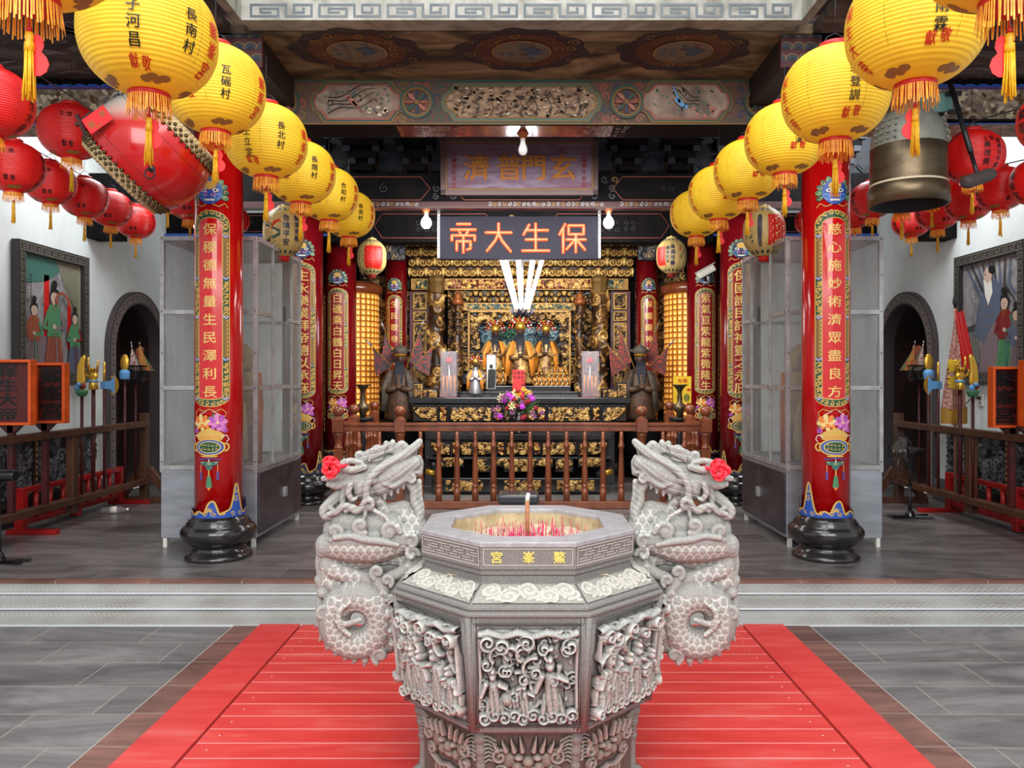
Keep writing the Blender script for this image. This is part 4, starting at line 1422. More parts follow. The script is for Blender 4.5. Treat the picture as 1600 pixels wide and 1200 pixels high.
    tag(b.build('cloth_hanging', pm('faded_orange_cloth', (186, 92, 48), .7), loc=(x - sx * .25, 6.48, z)), 'faded orange cloth hanging inside the %s glazed cabinet' % ('left' if sx < 0 else 'right'), 'cloth')
    return t
cabinet(-1)
cabinet(1)

# ================================================================ wooden altar railing
YR = 7.9
rail = thing('altar_railing', 'brown varnished wooden railing with turned balusters before the altar', 'railing', (0, YR, 0))
def post(x, y, sm=1.0, nm='post'):
    b = MB()
    b.box((x, y, .30), (.085 * sm, .085 * sm, .60))
    b.lathe([(.04, .60), (.048, .61), (.038, .625), (.036, .66), (.046, .73), (.052, .74), (.044, .76)], 16, (x, y, 0))
    b.box((x, y, .83), (.108 * sm, .108 * sm, .13))
    b.lathe([(.05, .895), (.046, .905), (.03, .915), (.028, .93), (.05, .945), (.058, .97), (.056, .995), (.04, 1.02), (.012, 1.032), (0, 1.034)], 20, (x, y, 0))
    return b.build(nm, 'wood', rail, bevel=.012)
def baluster(x, y):
    b = MB()
    b.lathe([(r_ * 1.42, z_) for r_, z_ in [(.023, .075), (.023, .2), (.019, .205), (.024, .215), (.024, .235), (.017, .245), (.022, .26), (.0225, .29), (.019, .40), (.0165, .52), (.015, .6), (.02, .61), (.0235, .625), (.02, .645), (.0155, .655), (.0145, .70), (.014, .775)]], 14, (x, y, 0))
    return b.build('baluster', 'wood', rail)
PX = [W(528.7, 600, YR).x, W(625, 600, YR).x, W(1002.7, 600, YR).x, W(1102.5, 600, YR).x]
for x in PX:
    post(x, YR)
for a, c in zip(PX[:-1], PX[1:]):
    b = MB()
    b.box(((a + c) / 2, YR, .845), (c - a - .1, .06, .035))
    b.box(((a + c) / 2, YR, .80), (c - a - .1, .045, .05))
    b.build('top_rail', 'wood', rail, bevel=.008)
    MB().box(((a + c) / 2, YR, .04), (c - a - .06, .07, .075)).build('bottom_rail', 'wood', rail, bevel=.006)
    n = 12 if c - a > 1.5 else 2
    for i in range(n):
        baluster(a + (c - a) * (i + 1.12 - (.0 if n == 12 else .1)) / (n + 1.24) if n == 12 else a + (c - a) * (i + 1) / 3, YR)
for sx in (-1, 1):
    x0 = PX[0] if sx < 0 else PX[3]
    y0, y1 = YR + .1, 9.5
    xe = x0 + sx * (-.06)
    post(xe, 8.35)
    post(xe, y1)
    MB().box((xe, (YR + y1) / 2, .83), (.05, y1 - YR - .1, .07)).build('top_rail', 'wood', rail, bevel=.008)
    MB().box((xe, (YR + y1) / 2, .04), (.06, y1 - YR - .1, .075)).build('bottom_rail', 'wood', rail, bevel=.006)
    for i in range(9):
        if abs(8.02 + i * .16 - 8.35) > .07:
            baluster(xe, 8.02 + i * .16)

# ================================================================ side bays: racks, red fences, pictures, boards
PB = ['picbg', 'flesh', 'ink', 'lgreen', 'dred', 'slate', 'mauve', 'rust', 'goldleaf', 'brown', 'white', 'teal', 'dgrey', 'red', 'cream']
M['cur'] = pm('olive_curtain', (134, 132, 112), .7)
def lady(d, cx, y0, h, robe, skirt, sash, face=1, hair=2):
    k = h
    d.poly([(cx - .2 * k, y0), (cx + .22 * k, y0), (cx + .12 * k, y0 + .5 * k), (cx - .1 * k, y0 + .5 * k)], skirt)
    d.up()
    for q in range(5):
        d.stroke([(cx + (-.14 + .07 * q) * k, y0 + .01), (cx + (-.05 + .03 * q) * k, y0 + .46 * k)], .004, 2)
    d.poly([(cx - .14 * k, y0 + .42 * k), (cx + .15 * k, y0 + .42 * k), (cx + .13 * k, y0 + .76 * k), (cx + .03 * k, y0 + .82 * k), (cx - .03 * k, y0 + .82 * k), (cx - .12 * k, y0 + .76 * k)], robe)
    d.up()
    d.stroke([(cx - .12 * k, y0 + .72 * k), (cx - .2 * k, y0 + .52 * k), (cx - .02 * k, y0 + .5 * k)], [.05 * k, .07 * k, .05 * k], robe)
    d.stroke([(cx + .12 * k, y0 + .72 * k), (cx + .2 * k, y0 + .54 * k), (cx + .02 * k, y0 + .52 * k)], [.05 * k, .07 * k, .05 * k], sash)
    d.stroke([(cx + .02 * k, y0 + .48 * k), (cx + .06 * k, y0 + .2 * k), (cx + .02 * k, y0 + .03 * k)], [.02 * k, .035 * k, .02 * k], sash)
    d.up()
    d.ell(cx, y0 + .54 * k, .035 * k, .03 * k, 1)
    d.ell(cx, y0 + .885 * k, .074 * k, .088 * k, 1, 16)
    d.up()
    d.poly([(cx - .088 * k, y0 + .88 * k), (cx - .08 * k, y0 + .97 * k), (cx, y0 + 1.01 * k), (cx + .08 * k, y0 + .97 * k), (cx + .088 * k, y0 + .88 * k), (cx + .04 * k, y0 + .945 * k), (cx - .04 * k, y0 + .945 * k)], hair)
    d.ell(cx, y0 + 1.04 * k, .055 * k, .05 * k, hair)
    d.up()
    for e in (-.02, .024):
        d.ell(cx + e * k, y0 + .885 * k, .008 * k, .004 * k, 2, 8)
    d.ell(cx, y0 + .845 * k, .01 * k, .005 * k, 13, 8)
    d.stroke([(cx - .04 * k, y0 + .8 * k), (cx, y0 + .72 * k), (cx + .04 * k, y0 + .8 * k)], .008, 8)
def picture(side):
    cy, cz, w_, h_ = 7.5, 1.9, 1.13, 1.27
    t = thing('relief_picture', 'framed painted relief of %s' % ('three robed ladies beside a red pillar and curtain' if side < 0 else 'a white-bearded sage in blue with two attendants'), 'picture', (side * 4.48, cy, cz))
    f = plane_side((side * 4.47, cy, cz), side)
    b = MB()
    for (u, v, a, c) in ((0, h_ / 2 - .05, w_, .1), (0, -h_ / 2 + .05, w_, .1), (-w_ / 2 + .05, 0, .1, h_ - .2), (w_ / 2 - .05, 0, .1, h_ - .2)):
        b.box((side * 4.455, cy + (-side) * u, cz + v), (.07, a, c), 0)
    d = Dec(b, plane_side((side * 4.419, cy, cz), side), .001, 9)
    d.up()
    H, Wd = h_ / 2, w_ / 2
    mline(d, meander(-Wd + .02, Wd - .02, H - .085, H - .02, 10), .009, 1)
    mline(d, meander(-Wd + .02, Wd - .02, -H + .02, -H + .085, 10), .009, 1)
    for u0 in (-Wd + .02, Wd - .085):
        L_ = [[(u0 + (p[1]), p[0]) for p in P] for P in meander(-H + .1, H - .1, 0, .065, 11)]
        mline(d, L_, .009, 1)
    b.build('frame', ['darkframe', 'framegrey'], t)
    b = MB()
    b.box((side * 4.475, cy, cz), (.03, w_ - .18, h_ - .18), 0)
    d = Dec(b, plane_side((side * 4.459, cy, cz), side), .0015, 9)
    d.up()
    Wd, H = Wd - .1, H - .1
    if side < 0:
        d.poly([(-Wd, H), (-Wd, H - .28), (-.1, H - .22), (.1, H - .12), (.1, H)], 11)
        d.rect(-.14, -.35, -.06, H - .16, 13)
        d.rect(.24, -.3, .3, .2, 13)
        d.up()
        d.poly([(.05, H), (Wd, H), (Wd, -.45), (.4, -.2), (.28, .15)], 15)
        for q in range(7):
            d.stroke([(.08 + .05 * q, H - .01), (.3 + .02 * q, .15 - .03 * q), (Wd - .03, -.1 - .06 * q)], .006, 12)
        d.poly([(-.3, -.2), (-.05, -.2), (-.08, -.45), (-.26, -.45)], 6)
        d.up()
        lady(d, -.3, -H + .02, .62, 7, 6, 3)
        lady(d, .0, -H + .0, .8, 3, 7, 6)
        lady(d, .33, -H - .0, .6, 3, 5, 4)
        d.stroke(spiral(.06, .12, .16, .6, 0, 1, 16), .03, 7)
        d.text('牀前明禮送書神', -.38, H - .2, .028, 2, bold=.02, cuts=1)
        d.text('龍泉山', -.42, H - .42, .024, 2, bold=.02, cuts=1)
    else:
        for q in range(9):
            d.stroke([(-.4 + .09 * q, H - .02), (-.2 + .06 * q, .25 + .03 * math.sin(q)), (-.1 + .07 * q, .1)], [.02, .05, .01], 12 if q % 2 else 5)
        d.poly([(-Wd, -.1), (-.2, -.05), (-.12, -.5), (-Wd, -H)], 12)
        d.up()
        for q in range(12):
            d.stroke([(-.44 + .03 * q, -.14), (-.43 + .03 * q, -.4 - .02 * (q % 3))], .005, 10)
        d.up()
        # sage
        d.poly([(-.18, -H), (.14, -H), (.12, -.05), (-.14, -.05)], 6)
        d.up()
        d.poly([(-.26, -.18), (-.1, -.26), (.02, -.1), (.16, .0), (.18, .24), (.08, .36), (-.06, .3), (-.2, .1)], 5)
        d.up()
        for q in range(14):
            d.ell(-.15 + .06 * (q % 5), -.1 + .1 * (q // 5), .008, .008, 8, 6)
        d.ell(-.03, .38, .065, .085, 1, 16)
        d.up()
        d.poly([(-.1, .36), (-.07, .2), (-.02, .1), (.05, .22), (.03, .34), (-.03, .31)], 10)
        d.ell(.03, .44, .05, .04, 2)
        d.stroke([(-.085, .40), (-.055, .40)], .006, 2)
        d.up()
        lady(d, .24, -H + .0, .72, 4, 3, 11)
        lady(d, .42, -H - .02, .6, 5, 6, 7)
        d.text('天台雲房煉藥', -.2, H - .2, .026, 2, bold=.02, cuts=1)
        d.text('神仙', -.25, H - .36, .026, 2, bold=.02, cuts=1)
    b.build('painted_relief', PB + ['cur'], t)
def rack(sx):
    X = sx * 3.95
    y0, y1 = 5.35, 8.3
    t = thing('weapon_rack', 'brown wooden two-rail weapon rack along the %s wall' % ('left' if sx < 0 else 'right'), 'rack', (X, (y0 + y1) / 2, 0))
    for z, nm in ((.83, 'top_rail'), (.23, 'bottom_rail')):
        MB().box((X, (y0 + y1) / 2, z), (.09, y1 - y0, .06)).build(nm, 'wood_dark', t, bevel=.006)
    for y in (y1 - .02, 6.95, y0 + .05):
        MB().box((X + sx * .01, y, .48 if y < 8 else .47), (.07, .09, .72 if y < 8 else .94)).build('post', 'wood_dark', t, bevel=.005)
    for y in (y1 - .02, y0 + .05):
        b = MB()
        b.box((X, y, .03), (.6, .094, .06))
        b.bar((X - sx * .26, y, .05), (X - sx * .03, y, .36), .05, .082)
        b.bar((X + sx * .26, y, .05), (X + sx * .03, y, .36), .05, .08)
        b.build('foot', 'wood_dark', t, bevel=.004)
def fence(sx):
    X = sx * 4.19
    y0, y1 = (6.6, 8.22) if sx < 0 else (5.6, 7.7)
    t = thing('low_fence', 'low red metal fence standing behind the %s weapon rack' % ('left' if sx < 0 else 'right'), 'fence', (X, (y0 + y1) / 2, 0))
    for z, nm in ((.36, 'top_rail'), (.09, 'bottom_rail')):
        MB().box((X, (y0 + y1) / 2, z), (.05, y1 - y0, .045)).build(nm, 'red_metal', t, bevel=.004)
    for y in (y0, (y0 + y1) / 2, y1):
        MB().box((X, y, .2), (.075, .075, .37)).build('post', 'red_metal', t, bevel=.004)
    for y in (y0, y1):
        MB().box((X - sx * .1, y, .02), (.42, .07, .04)).build('foot', 'red_metal', t, bevel=.004)
    n = int((y1 - y0) / .2)
    for i in range(1, n):
        y = y0 + (y1 - y0) * i / n
        if abs(y - (y0 + y1) / 2) > .05:
            MB().tube([(X, y, .11), (X, y, .34)], .022, 10).build('baluster', 'red_metal', t)
def pole(b, X, y, z1, m=0, r=.014, z0=.2601):
    b.tube([(X, y, z0), (X, y, z1)], r, 8, m)
GR = 'ceremonial weapons in the wall racks'
def side_kit(sx):
    s_ = 'left' if sx < 0 else 'right'
    X = sx * 3.95
    yy = lambda px: 3.95 * F / abs(px - CX)
    if sx < 0:
        P = dict(knife=128, hand=146, axe=163, mirror=195, basket=212)
    else:
        P = dict(knife=1520, hand=1500, axe=1466, mirror=1451, basket=1436)
    # crescent blade on a small figure base
    y = yy(P['knife'])
    t = thing('crescent_halberd', 'gold crescent blade with blue figure on a dark red pole, %s rack' % s_, 'weapon', (X, y, .26), GR)
    pole(b := MB(), X, y, 1.16); b.build('pole', 'pole_wood', t)
    b = MB()
    pts = [(-.06, 1.2), (-.07, 1.3), (-.055, 1.42), (-.01, 1.49), (.045, 1.52), (.06, 1.49), (.045, 1.42), (.04, 1.35), (.05, 1.28), (.03, 1.2)]
    b.prism([(-sx * u * .6, v) for u, v in pts], lambda u, v, w: (X + u, y - .015 + w, v), .03)
    b.build('blade', 'goldleaf', t, bevel=.006, fix=True)
    b = MB()
    b.lathe([(.02, 1.14), (.04, 1.15), (.05, 1.18), (.055, 1.2), (.0, 1.2)], 14, (X, y, 0), 0)
    b.ball((X - .025, y - .03, 1.22), (.024, .024, .03), 10, 7, 1)
    b.ball((X + .02, y - .02, 1.235), (.026, .024, .026), 10, 7, 2)
    b.ball((X, y - .05, 1.25), .02, 8, 6, 1)
    b.build('dragon_base', ['lgreen', 'lblue', 'dred'], t)
    # hand
    y = yy(P['hand'])
    t = thing('ceremonial_hand', 'gold open hand with blue cuff band on a dark red pole, %s rack' % s_, 'weapon', (X, y, .26), GR)
    pole(b := MB(), X, y, 1.2, 0, .018); b.build('pole', 'pole_wood', t)
    b = MB()
    b.lathe([(.036, 1.2), (.042, 1.205), (.036, 1.26), (.026, 1.29), (.024, 1.3)], 14, (X, y, 0))
    b.ball((X, y, 1.33), (.046, .02, .045), 14, 9)
    # five fingers: index and little finger up, two middle ones curled, thumb out to the side
    fx = [(-.035, .125, 1), (-.012, .05, 0), (.012, .05, 0), (.034, .10, 1)]
    for dx, L_, up in fx:
        x0 = X + dx * -sx
        if up:
            b.tube([(x0, y, 1.36), (x0 + dx * -sx * .25, y - .006, 1.38 + L_ * .5), (x0 + dx * -sx * .35, y, 1.375 + L_)], [.0115, .0105, .007], 8)
        else:
            b.tube([(x0, y, 1.36), (x0, y - .012, 1.395), (x0, y - .034, 1.395), (x0, y - .036, 1.37)], [.0115, .011, .010, .008], 8)
    b.tube([(X + sx * .03, y, 1.31), (X + sx * .06, y - .008, 1.335), (X + sx * .068, y - .02, 1.365), (X + sx * .06, y - .026, 1.385)], [.014, .0125, .011, .008], 8)
    b.build('hand', 'goldleaf', t)
    MB().lathe([(.04, 1.268), (.046, 1.272), (.046, 1.284), (.04, 1.288)], 14, (X, y, 0)).build('cuff_band', 'lblue', t)
    # axe
    y = yy(P['axe'])
    t = thing('ceremonial_axe', 'blue and gold axe head on a dark red pole, %s rack' % s_, 'weapon', (X, y, .26), GR)
    pole(b := MB(), X, y, 1.26); b.build('pole', 'pole_wood', t)
    b = MB()
    b.box((X - sx * 0, y, 1.24), (.06, .03, .07))
    b.prism([(X + sx * .0 - sx * q[0], q[1]) for q in ((-.02, 1.27), (.06, 1.28), (.1, 1.33), (.1, 1.15), (.06, 1.2), (-.02, 1.21))], lambda u, v, w: (u, y - .01 + w, v), .02)
    b.build('axe_head', 'lblue', t, bevel=.004, fix=True)
    b = MB()
    T = np.linspace(-1.2, 1.2, 10)
    pts = [(.06 + .075 * math.cos(a), 1.24 + .1 * math.sin(a)) for a in T] + [(.03 + .075 * math.cos(a), 1.24 + .085 * math.sin(a)) for a in T[::-1]]
    b.prism([(X - sx * u, v) for u, v in pts], lambda u, v, w: (u, y - .006 + w, v), .012)
    b.tube([(X, y, 1.26), (X, y, 1.46)], [.014, .01], 8)
    b.build('blade', 'goldleaf', t, fix=True)
    # mirror mace
    y = yy(P['mirror'])
    t = thing('ceremonial_mirror', 'gold oval mirror in a blue cup on a dark red pole, %s rack' % s_, 'weapon', (X, y, .26), GR)
    pole(b := MB(), X, y, 1.3); b.build('pole', 'pole_wood', t)
    MB().ball((X, y, 1.46), (.045, .016, .085), 16, 10).build('mirror', 'goldleaf', t)
    b = MB()
    b.lathe([(.02, 1.29), (.045, 1.3), (.05, 1.36), (.035, 1.39)], 12, (X, y, 0))
    b.box((X, y - .03, 1.34), (.05, .03, .05))
    b.build('cup', 'lblue', t, bevel=.004)
    # basket of command flags
    y = yy(P['basket'])
    t = thing('flag_basket', 'black basket of small triangular command flags on a pole, %s rack' % s_, 'basket', (X, y, .26), GR)
    pole(b := MB(), X, y, 1.3, 0, .01); b.build('pole', 'pole_wood', t)
    b = MB()
    for k in range(11):
        u = -.1 + .02 * k
        for dy in (-.06, .06):
            b.bar((X + u * .8, y + dy * .8, 1.3), (X + u, y + dy, 1.43), .008)
    for z, g in ((1.3, .8), (1.43, 1.02)):
        for dy in (-.06, .06):
            b.box((X, y + dy * g, z), (.21 * g, .014, .018))
        for dx in (-.1, .1):
            b.box((X + dx * g, y, z), (.014, .13 * g, .018))
    b.box((X, y, 1.3), (.16, .1, .012))
    for dx in (-.075, .075):
        b.bar((X + dx, y, 1.29), (X + dx, y, 1.265), .02)
    b.build('basket', 'blacklac', t)
    for k, (u, m1, lean, hh) in enumerate(((-.06, 'white', -.02, .26), (-.03, 'lgreen', .02, .3), (.03, 'gold', 0, .3), (.07, 'lgreen', .03, .24))):
        u *= -sx
        b = MB()
        b.tube([(X + u, y + .01 * k, 1.31), (X + u + lean * sx, y + .01 * k, 1.42 + hh * .8)], .004, 6, 1)
        b.ball((X + u + lean * sx, y + .01 * k, 1.425 + hh * .8), (.006, .006, .014), 8, 5, 2)
        b.prism([(X + u + lean * sx, 1.41 + hh * .8), (X + u, 1.4), (X + u - sx * .11, 1.38)], lambda a, v, w: (a, y + .01 * k - .002 + w + .01 * math.sin(a * 90), v), .003)
        fl = b.build('flag', [pm('flag_cloth', {'white': (206, 196, 190), 'lgreen': (54, 118, 78), 'gold': (190, 140, 60)}[m1], .7, noise=((176, 60, 50), 60, .5, .58)), 'wood_dark', 'silver'], t)
    MB().prism([(X - .02, 1.42), (X + .05, 1.42), (X + .06, 1.62), (X + .02, 1.64), (X - .025, 1.6)], lambda a, v, w: (a, y + .05 + w, v), .003).build('tablet', 'rust', t)
    # name boards
    bl = [(18, -28, 55, 562, 664, '保生大帝'), (71, 57, 107, 567, 661, '鰲峯宮')] if sx < 0 else [(1607, 1593, 1660, 563, 666, '保生大帝'), (1580, 1545, 1592, 573, 668, '鰲峯宮')]
    for pxp, xa, xb, ya, yb, tx in bl:
        Y = yy(pxp)
        xa, xb = sorted((xa, xb))
        p0, p1 = W(xa, yb, Y), W(xb, ya, Y)
        cx, w_ = (p0.x + p1.x) / 2, p1.x - p0.x
        cx = X + (cx - X) * 1
        lab = 'orange-framed maroon board with dark seal letters on a pole, %s' % (('nearest the left edge' if sx < 0 else 'nearest the right edge') if tx[0] == '保' else ('beside the gold blade, left rack' if sx < 0 else 'beside the gold blade, right rack'))
        t = thing('name_board', lab, 'sign', (X, Y, .26), 'orange-framed name boards')
        b = MB()
        b.box((X, Y, .6), (.045, .04, .68))
        b.prism([(X - .09, p0.z), (X + .09, p0.z), (X + .03, p0.z - .06), (X - .03, p0.z - .06)], lambda u, v, w: (u, Y - .02 + w, v), .04)
        b.build('pole', 'pole_wood', t, fix=True)
        MB().box((cx, Y, (p0.z + p1.z) / 2), (w_ - .02, .02, p1.z - p0.z - .02)).build('board', 'maroon', t)
        b = MB()
        q = .022
        zc, hh = (p0.z + p1.z) / 2, p1.z - p0.z
        for c_, d_ in (((cx, Y - .02, p1.z - q / 2), (w_, .08, q)), ((cx, Y - .02, p0.z + q / 2), (w_, .08, q)), ((cx - w_ / 2 + q / 2, Y - .02, zc), (q, .08, hh - 2 * q)), ((cx + w_ / 2 - q / 2, Y - .02, zc), (q, .08, hh - 2 * q))):
            b.box(c_, d_)
        b.build('frame', 'orange_frame', t, bevel=.003)
        b = MB()
        d = Dec(b, plane_xz((cx, Y - .012, 0)), .001, 1)
        d.up()
        n = len(tx)
        p = (hh - .06) / n
        d.text(tx, 0, p1.z - .03 - p / 2, p * .95, 0, pitch=1 / .95, bold=.03, sx=1.5, cuts=1)
        b.build('lettering', 'ink', t)
for sx in (-1, 1):
    picture(sx)
    rack(sx)
    fence(sx)
    side_kit(sx)

# embroidered banner with red sash on the right rack
X, Y = 4.0, 3.95 * F / (1484 - CX)
t = thing('embroidered_banner', 'pink and gold embroidered banner with red sash on a spear pole', 'banner', (X, Y, .26))
b = MB(); pole(b, X, Y, 1.95, 0, .014); b.build('pole', pm('pale_pole', (150, 106, 84), .6), t)
MB().lathe([(.006, 1.95), (.016, 1.98), (.022, 2.0), (.02, 2.03), (.008, 2.1), (0, 2.16)], 10, (X, Y, 0)).build('spear_tip', 'iron', t)
def cloth(x0, z0, x1, z1, x2, x3, y, m, par, name, wav=.02, seed=0):
    """quad cloth from top edge (x0,x1 at z0) to bottom edge (x2,x3 at z1)"""
    n, k = 14, 20
    P = np.zeros((k, n, 3))
    for i in range(k):
        t_ = i / (k - 1)
        for j in range(n):
            s_ = j / (n - 1)
            a, c = x0 + (x2 - x0) * t_, x1 + (x3 - x1) * t_
            P[i, j] = (a + (c - a) * s_, y + wav * math.sin(s_ * 14 + seed) * (.3 + t_), z0 + (z1 - z0) * t_ + .01 * math.sin(s_ * 9))
    return MB().grid(P, 0).build(name, m, par)
cloth(X - .02, 1.86, X + .01, 1.02, X - .15, X + .1, Y - .03, pm('embroidered_pink', (196, 150, 140), .6, noise=((150, 90, 70), 40, .45, .6)), t, 'banner_cloth')
for ch, z in (('鰲', 1.42), ('峯', 1.27)):
    b = MB()
    d = Dec(b, plane_xz((X - .045, Y - .065, 0)), .002, .5)
    d.text(ch, 0, z, .13, 0, bold=.03, cuts=1)
    b.build('character', 'yellowsign', t)
cloth(X - .15, 1.03, X + .1, .88, X - .15, X + .11, Y - .03, pm('gold_fringe', (196, 150, 50), .6, noise=((150, 100, 30), (90, 90, 4))), t, 'fringe', .02)
cloth(X - .03, 1.92, X + .05, 1.38, X + .05, X + .16, Y - .05, 'red', t, 'red_sash', .012, 2)

# sockets, fan, bottle, stick
for px, py in ((1507, 626), (1532, 625)):
    p = W(px, py, 4.49 * F / (px - CX))
    t = thing('wall_socket', 'cream double wall socket, %s' % ('behind the gold hand' if px < 1520 else 'with a black plug, behind the gold blade'), 'socket', (4.49, p.y, p.z))
    MB().box((4.492, p.y, p.z), (.014, .085, .12)).build('plate', 'plasticwhite', t, bevel=.003)
    b = MB()
    for dz in (-.03, .03):
        for dy in (-.012, .012):
            b.box((4.4845, p.y + dy, p.z + dz), (.003, .004, .018))
    b.build('slot', 'ink', t)
    if px > 1520:
        MB().box((4.475, p.y, p.z + .02), (.03, .03, .03)).tube([(4.465, p.y, p.z + .02), (4.44, p.y + .1, p.z), (4.45, p.y + .5, p.z - .25)], .005, 6).build('plug_cord', 'ink', t)
def fan(x, y, label):
    t = thing('standing_fan', label, 'fan', (x, y, 0))
    b = MB()
    for a in (.3, -.3):
        b.bar((x - .2 * math.cos(a), y - .2 * math.sin(a), .02), (x + .2 * math.cos(a), y + .2 * math.sin(a), .02), .03, .025)
    b.tube([(x, y, .02), (x, y, .08)], [.05, .025], 12)
    b.build('base', 'blacklac', t, bevel=.004)
    MB().tube([(x, y, .05), (x, y, .3)], .016, 12).tube([(x, y, .3), (x, y, .55)], .011, 12).build('pole', 'iron', t)
    MB().box((x, y, .5), (.04, .045, .09)).ball((x, y, .585), .03).tube([(x - .02, y, .62), (x + .12, y, .62)], [.05, .04], 14).build('motor', 'blacklac', t, bevel=.004)
    R = Matrix.Rotation(-PI / 2, 3, 'Y')
    hx = x - .09
    b = MB()
    for q in range(4):
        a0 = q * PI / 2 + .4
        pts = []
        n = 8
        V = []
        for i in range(n):
            r_ = .03 + .12 * i / (n - 1)
            wdt = .55 * math.sin(PI * (.15 + .75 * i / (n - 1)))
            for s_ in (-1, 1):
                a = a0 + s_ * wdt
                V.append((hx + .018 * s_, y + r_ * math.cos(a), .62 + r_ * math.sin(a)))
        b.add(V, [(2 * i, 2 * i + 1, 2 * i + 3, 2 * i + 2) for i in range(n - 1)], 0, True)
    b.tube([(hx - .03, y, .62), (hx + .05, y, .62)], [.02, .03], 10)
    b.build('fan_blade', pm('smoky_blade', (120, 112, 108), .4), t)
    b = MB()
    T = np.linspace(0, 2 * PI, 37)[:-1]
    for r_, dx in ((.175, 0), (.14, -.045), (.09, -.06), (.14, .045), (.035, -.065)):
        b.tube([(hx + dx, y + r_ * math.cos(a), .62 + r_ * math.sin(a)) for a in T], .0035, 5, closed=True)
    for a in T[::2]:
        b.tube([(hx - .065, y + .035 * math.cos(a), .62 + .035 * math.sin(a)), (hx - .06, y + .09 * math.cos(a), .62 + .09 * math.sin(a)), (hx - .045, y + .14 * math.cos(a), .62 + .14 * math.sin(a)), (hx, y + .175 * math.cos(a), .62 + .175 * math.sin(a)),
                (hx + .045, y + .14 * math.cos(a), .62 + .14 * math.sin(a)), (hx + .06, y + .05 * math.cos(a), .62 + .05 * math.sin(a))], .002, 4)
    b.build('guard', 'iron', t)
fan(3.62, 7.35, 'black standing fan with wire guard in front of the right arched doorway')
fan(-3.68, 5.55, 'black standing fan just showing at the far left edge')
x, y = -3.93, 7.62
t = thing('plastic_bottle', 'empty clear plastic bottle lying on the floor by the red fence', 'bottle', (x, y, 0))
R = Matrix.Rotation(PI / 2, 3, 'Y') 
R = Matrix.Rotation(.25, 3, 'Z') @ R
MB().lathe([(0, -.12), (.03, -.12), (.034, -.11), (.034, .03), (.028, .06), (.013, .09), (.013, .1)], 16, (x, y, .035), R=R).build('bottle_body', 'clear', t)
MB().lathe([(.034, -.04), (.0345, -.04), (.0345, .02), (.034, .02)], 16, (x, y, .035), R=R, caps=False).build('bottle_label', 'plasticwhite', t)
MB().lathe([(.015, .1), (.015, .12), (0, .12)], 12, (x, y, .035), R=R).build('cap', 'plasticwhite', t)
# ================================================================ stone incense burner
BX, BY = .021, 2.92
OCT = 1 / math.cos(PI / 8)
burner = thing('incense_burner', 'large octagonal carved grey stone incense burner with dragon handles on the red platform', 'incense burner', (BX, BY, -.132))
def octl(prof, name, mat, par=burner, closed=False, bevel=0):
    b = MB()
    b.lathe([(a * OCT, z) for a, z in prof], 8, (BX, BY, 0), 0, smooth=False, a0=-PI / 2 + PI / 8, caps=not closed)
    if closed:
        n = len(prof)
        b.f.extend([((n - 1) * 8 + j, (n - 1) * 8 + (j + 1) % 8, (j + 1) % 8, j) for j in range(8)])
        b.m.extend([0] * 8)
        b.s.extend([False] * 8)
    return b.build(name, mat, par, bevel=bevel)
PROF = [(.37, -.132), (.366, .0), (.380, .178), (.4235, .181), (.4635, .560), (.455, .583), (.362, .634), (.366, .70), (.37, .768)]
PA, PZ = np.array([p[0] for p in PROF]), np.array([p[1] for p in PROF])
def face(k, extra=0.0, prof=None):
    """k-th face of the octagon, 0 = front, counted to the right"""
    a = -PI / 2 + k * PI / 4
    n, t_ = (math.cos(a), math.sin(a)), (-math.sin(a), math.cos(a))
    def f(U, V, o):
        ap = np.interp(V, PZ, PA) + extra + o
        return np.stack([BX + n[0] * ap + t_[0] * U, BY + n[1] * ap + t_[1] * U, np.asarray(V, float)], -1)
    return f
octl([(.372, .690), (.372, .764), (.369, .768), (.277, .768), (.275, .764), (.270, .62), (.34, .62), (.34, .690)], 'rim_shell', 'granite', closed=True)
b = MB()
b.lathe([(a * OCT, z) for a, z in [(.374, .757), (.374, .770), (.371, .773), (.276, .773), (.273, .770), (.273, .757)]], 8, (BX, BY, 0), 0, smooth=False, a0=-PI / 2 + PI / 8, caps=False)
b.build('rim', 'rimstone', burner, bevel=.002)
b = MB()
b.lathe([(a * OCT, z) for a, z in [(.274, .758), (.268, .70), (.262, .60)]], 8, (BX, BY, 0), 0, smooth=False, a0=-PI / 2 + PI / 8, caps=False)
b.build('inner_wall', 'inner', burner, flat=True)
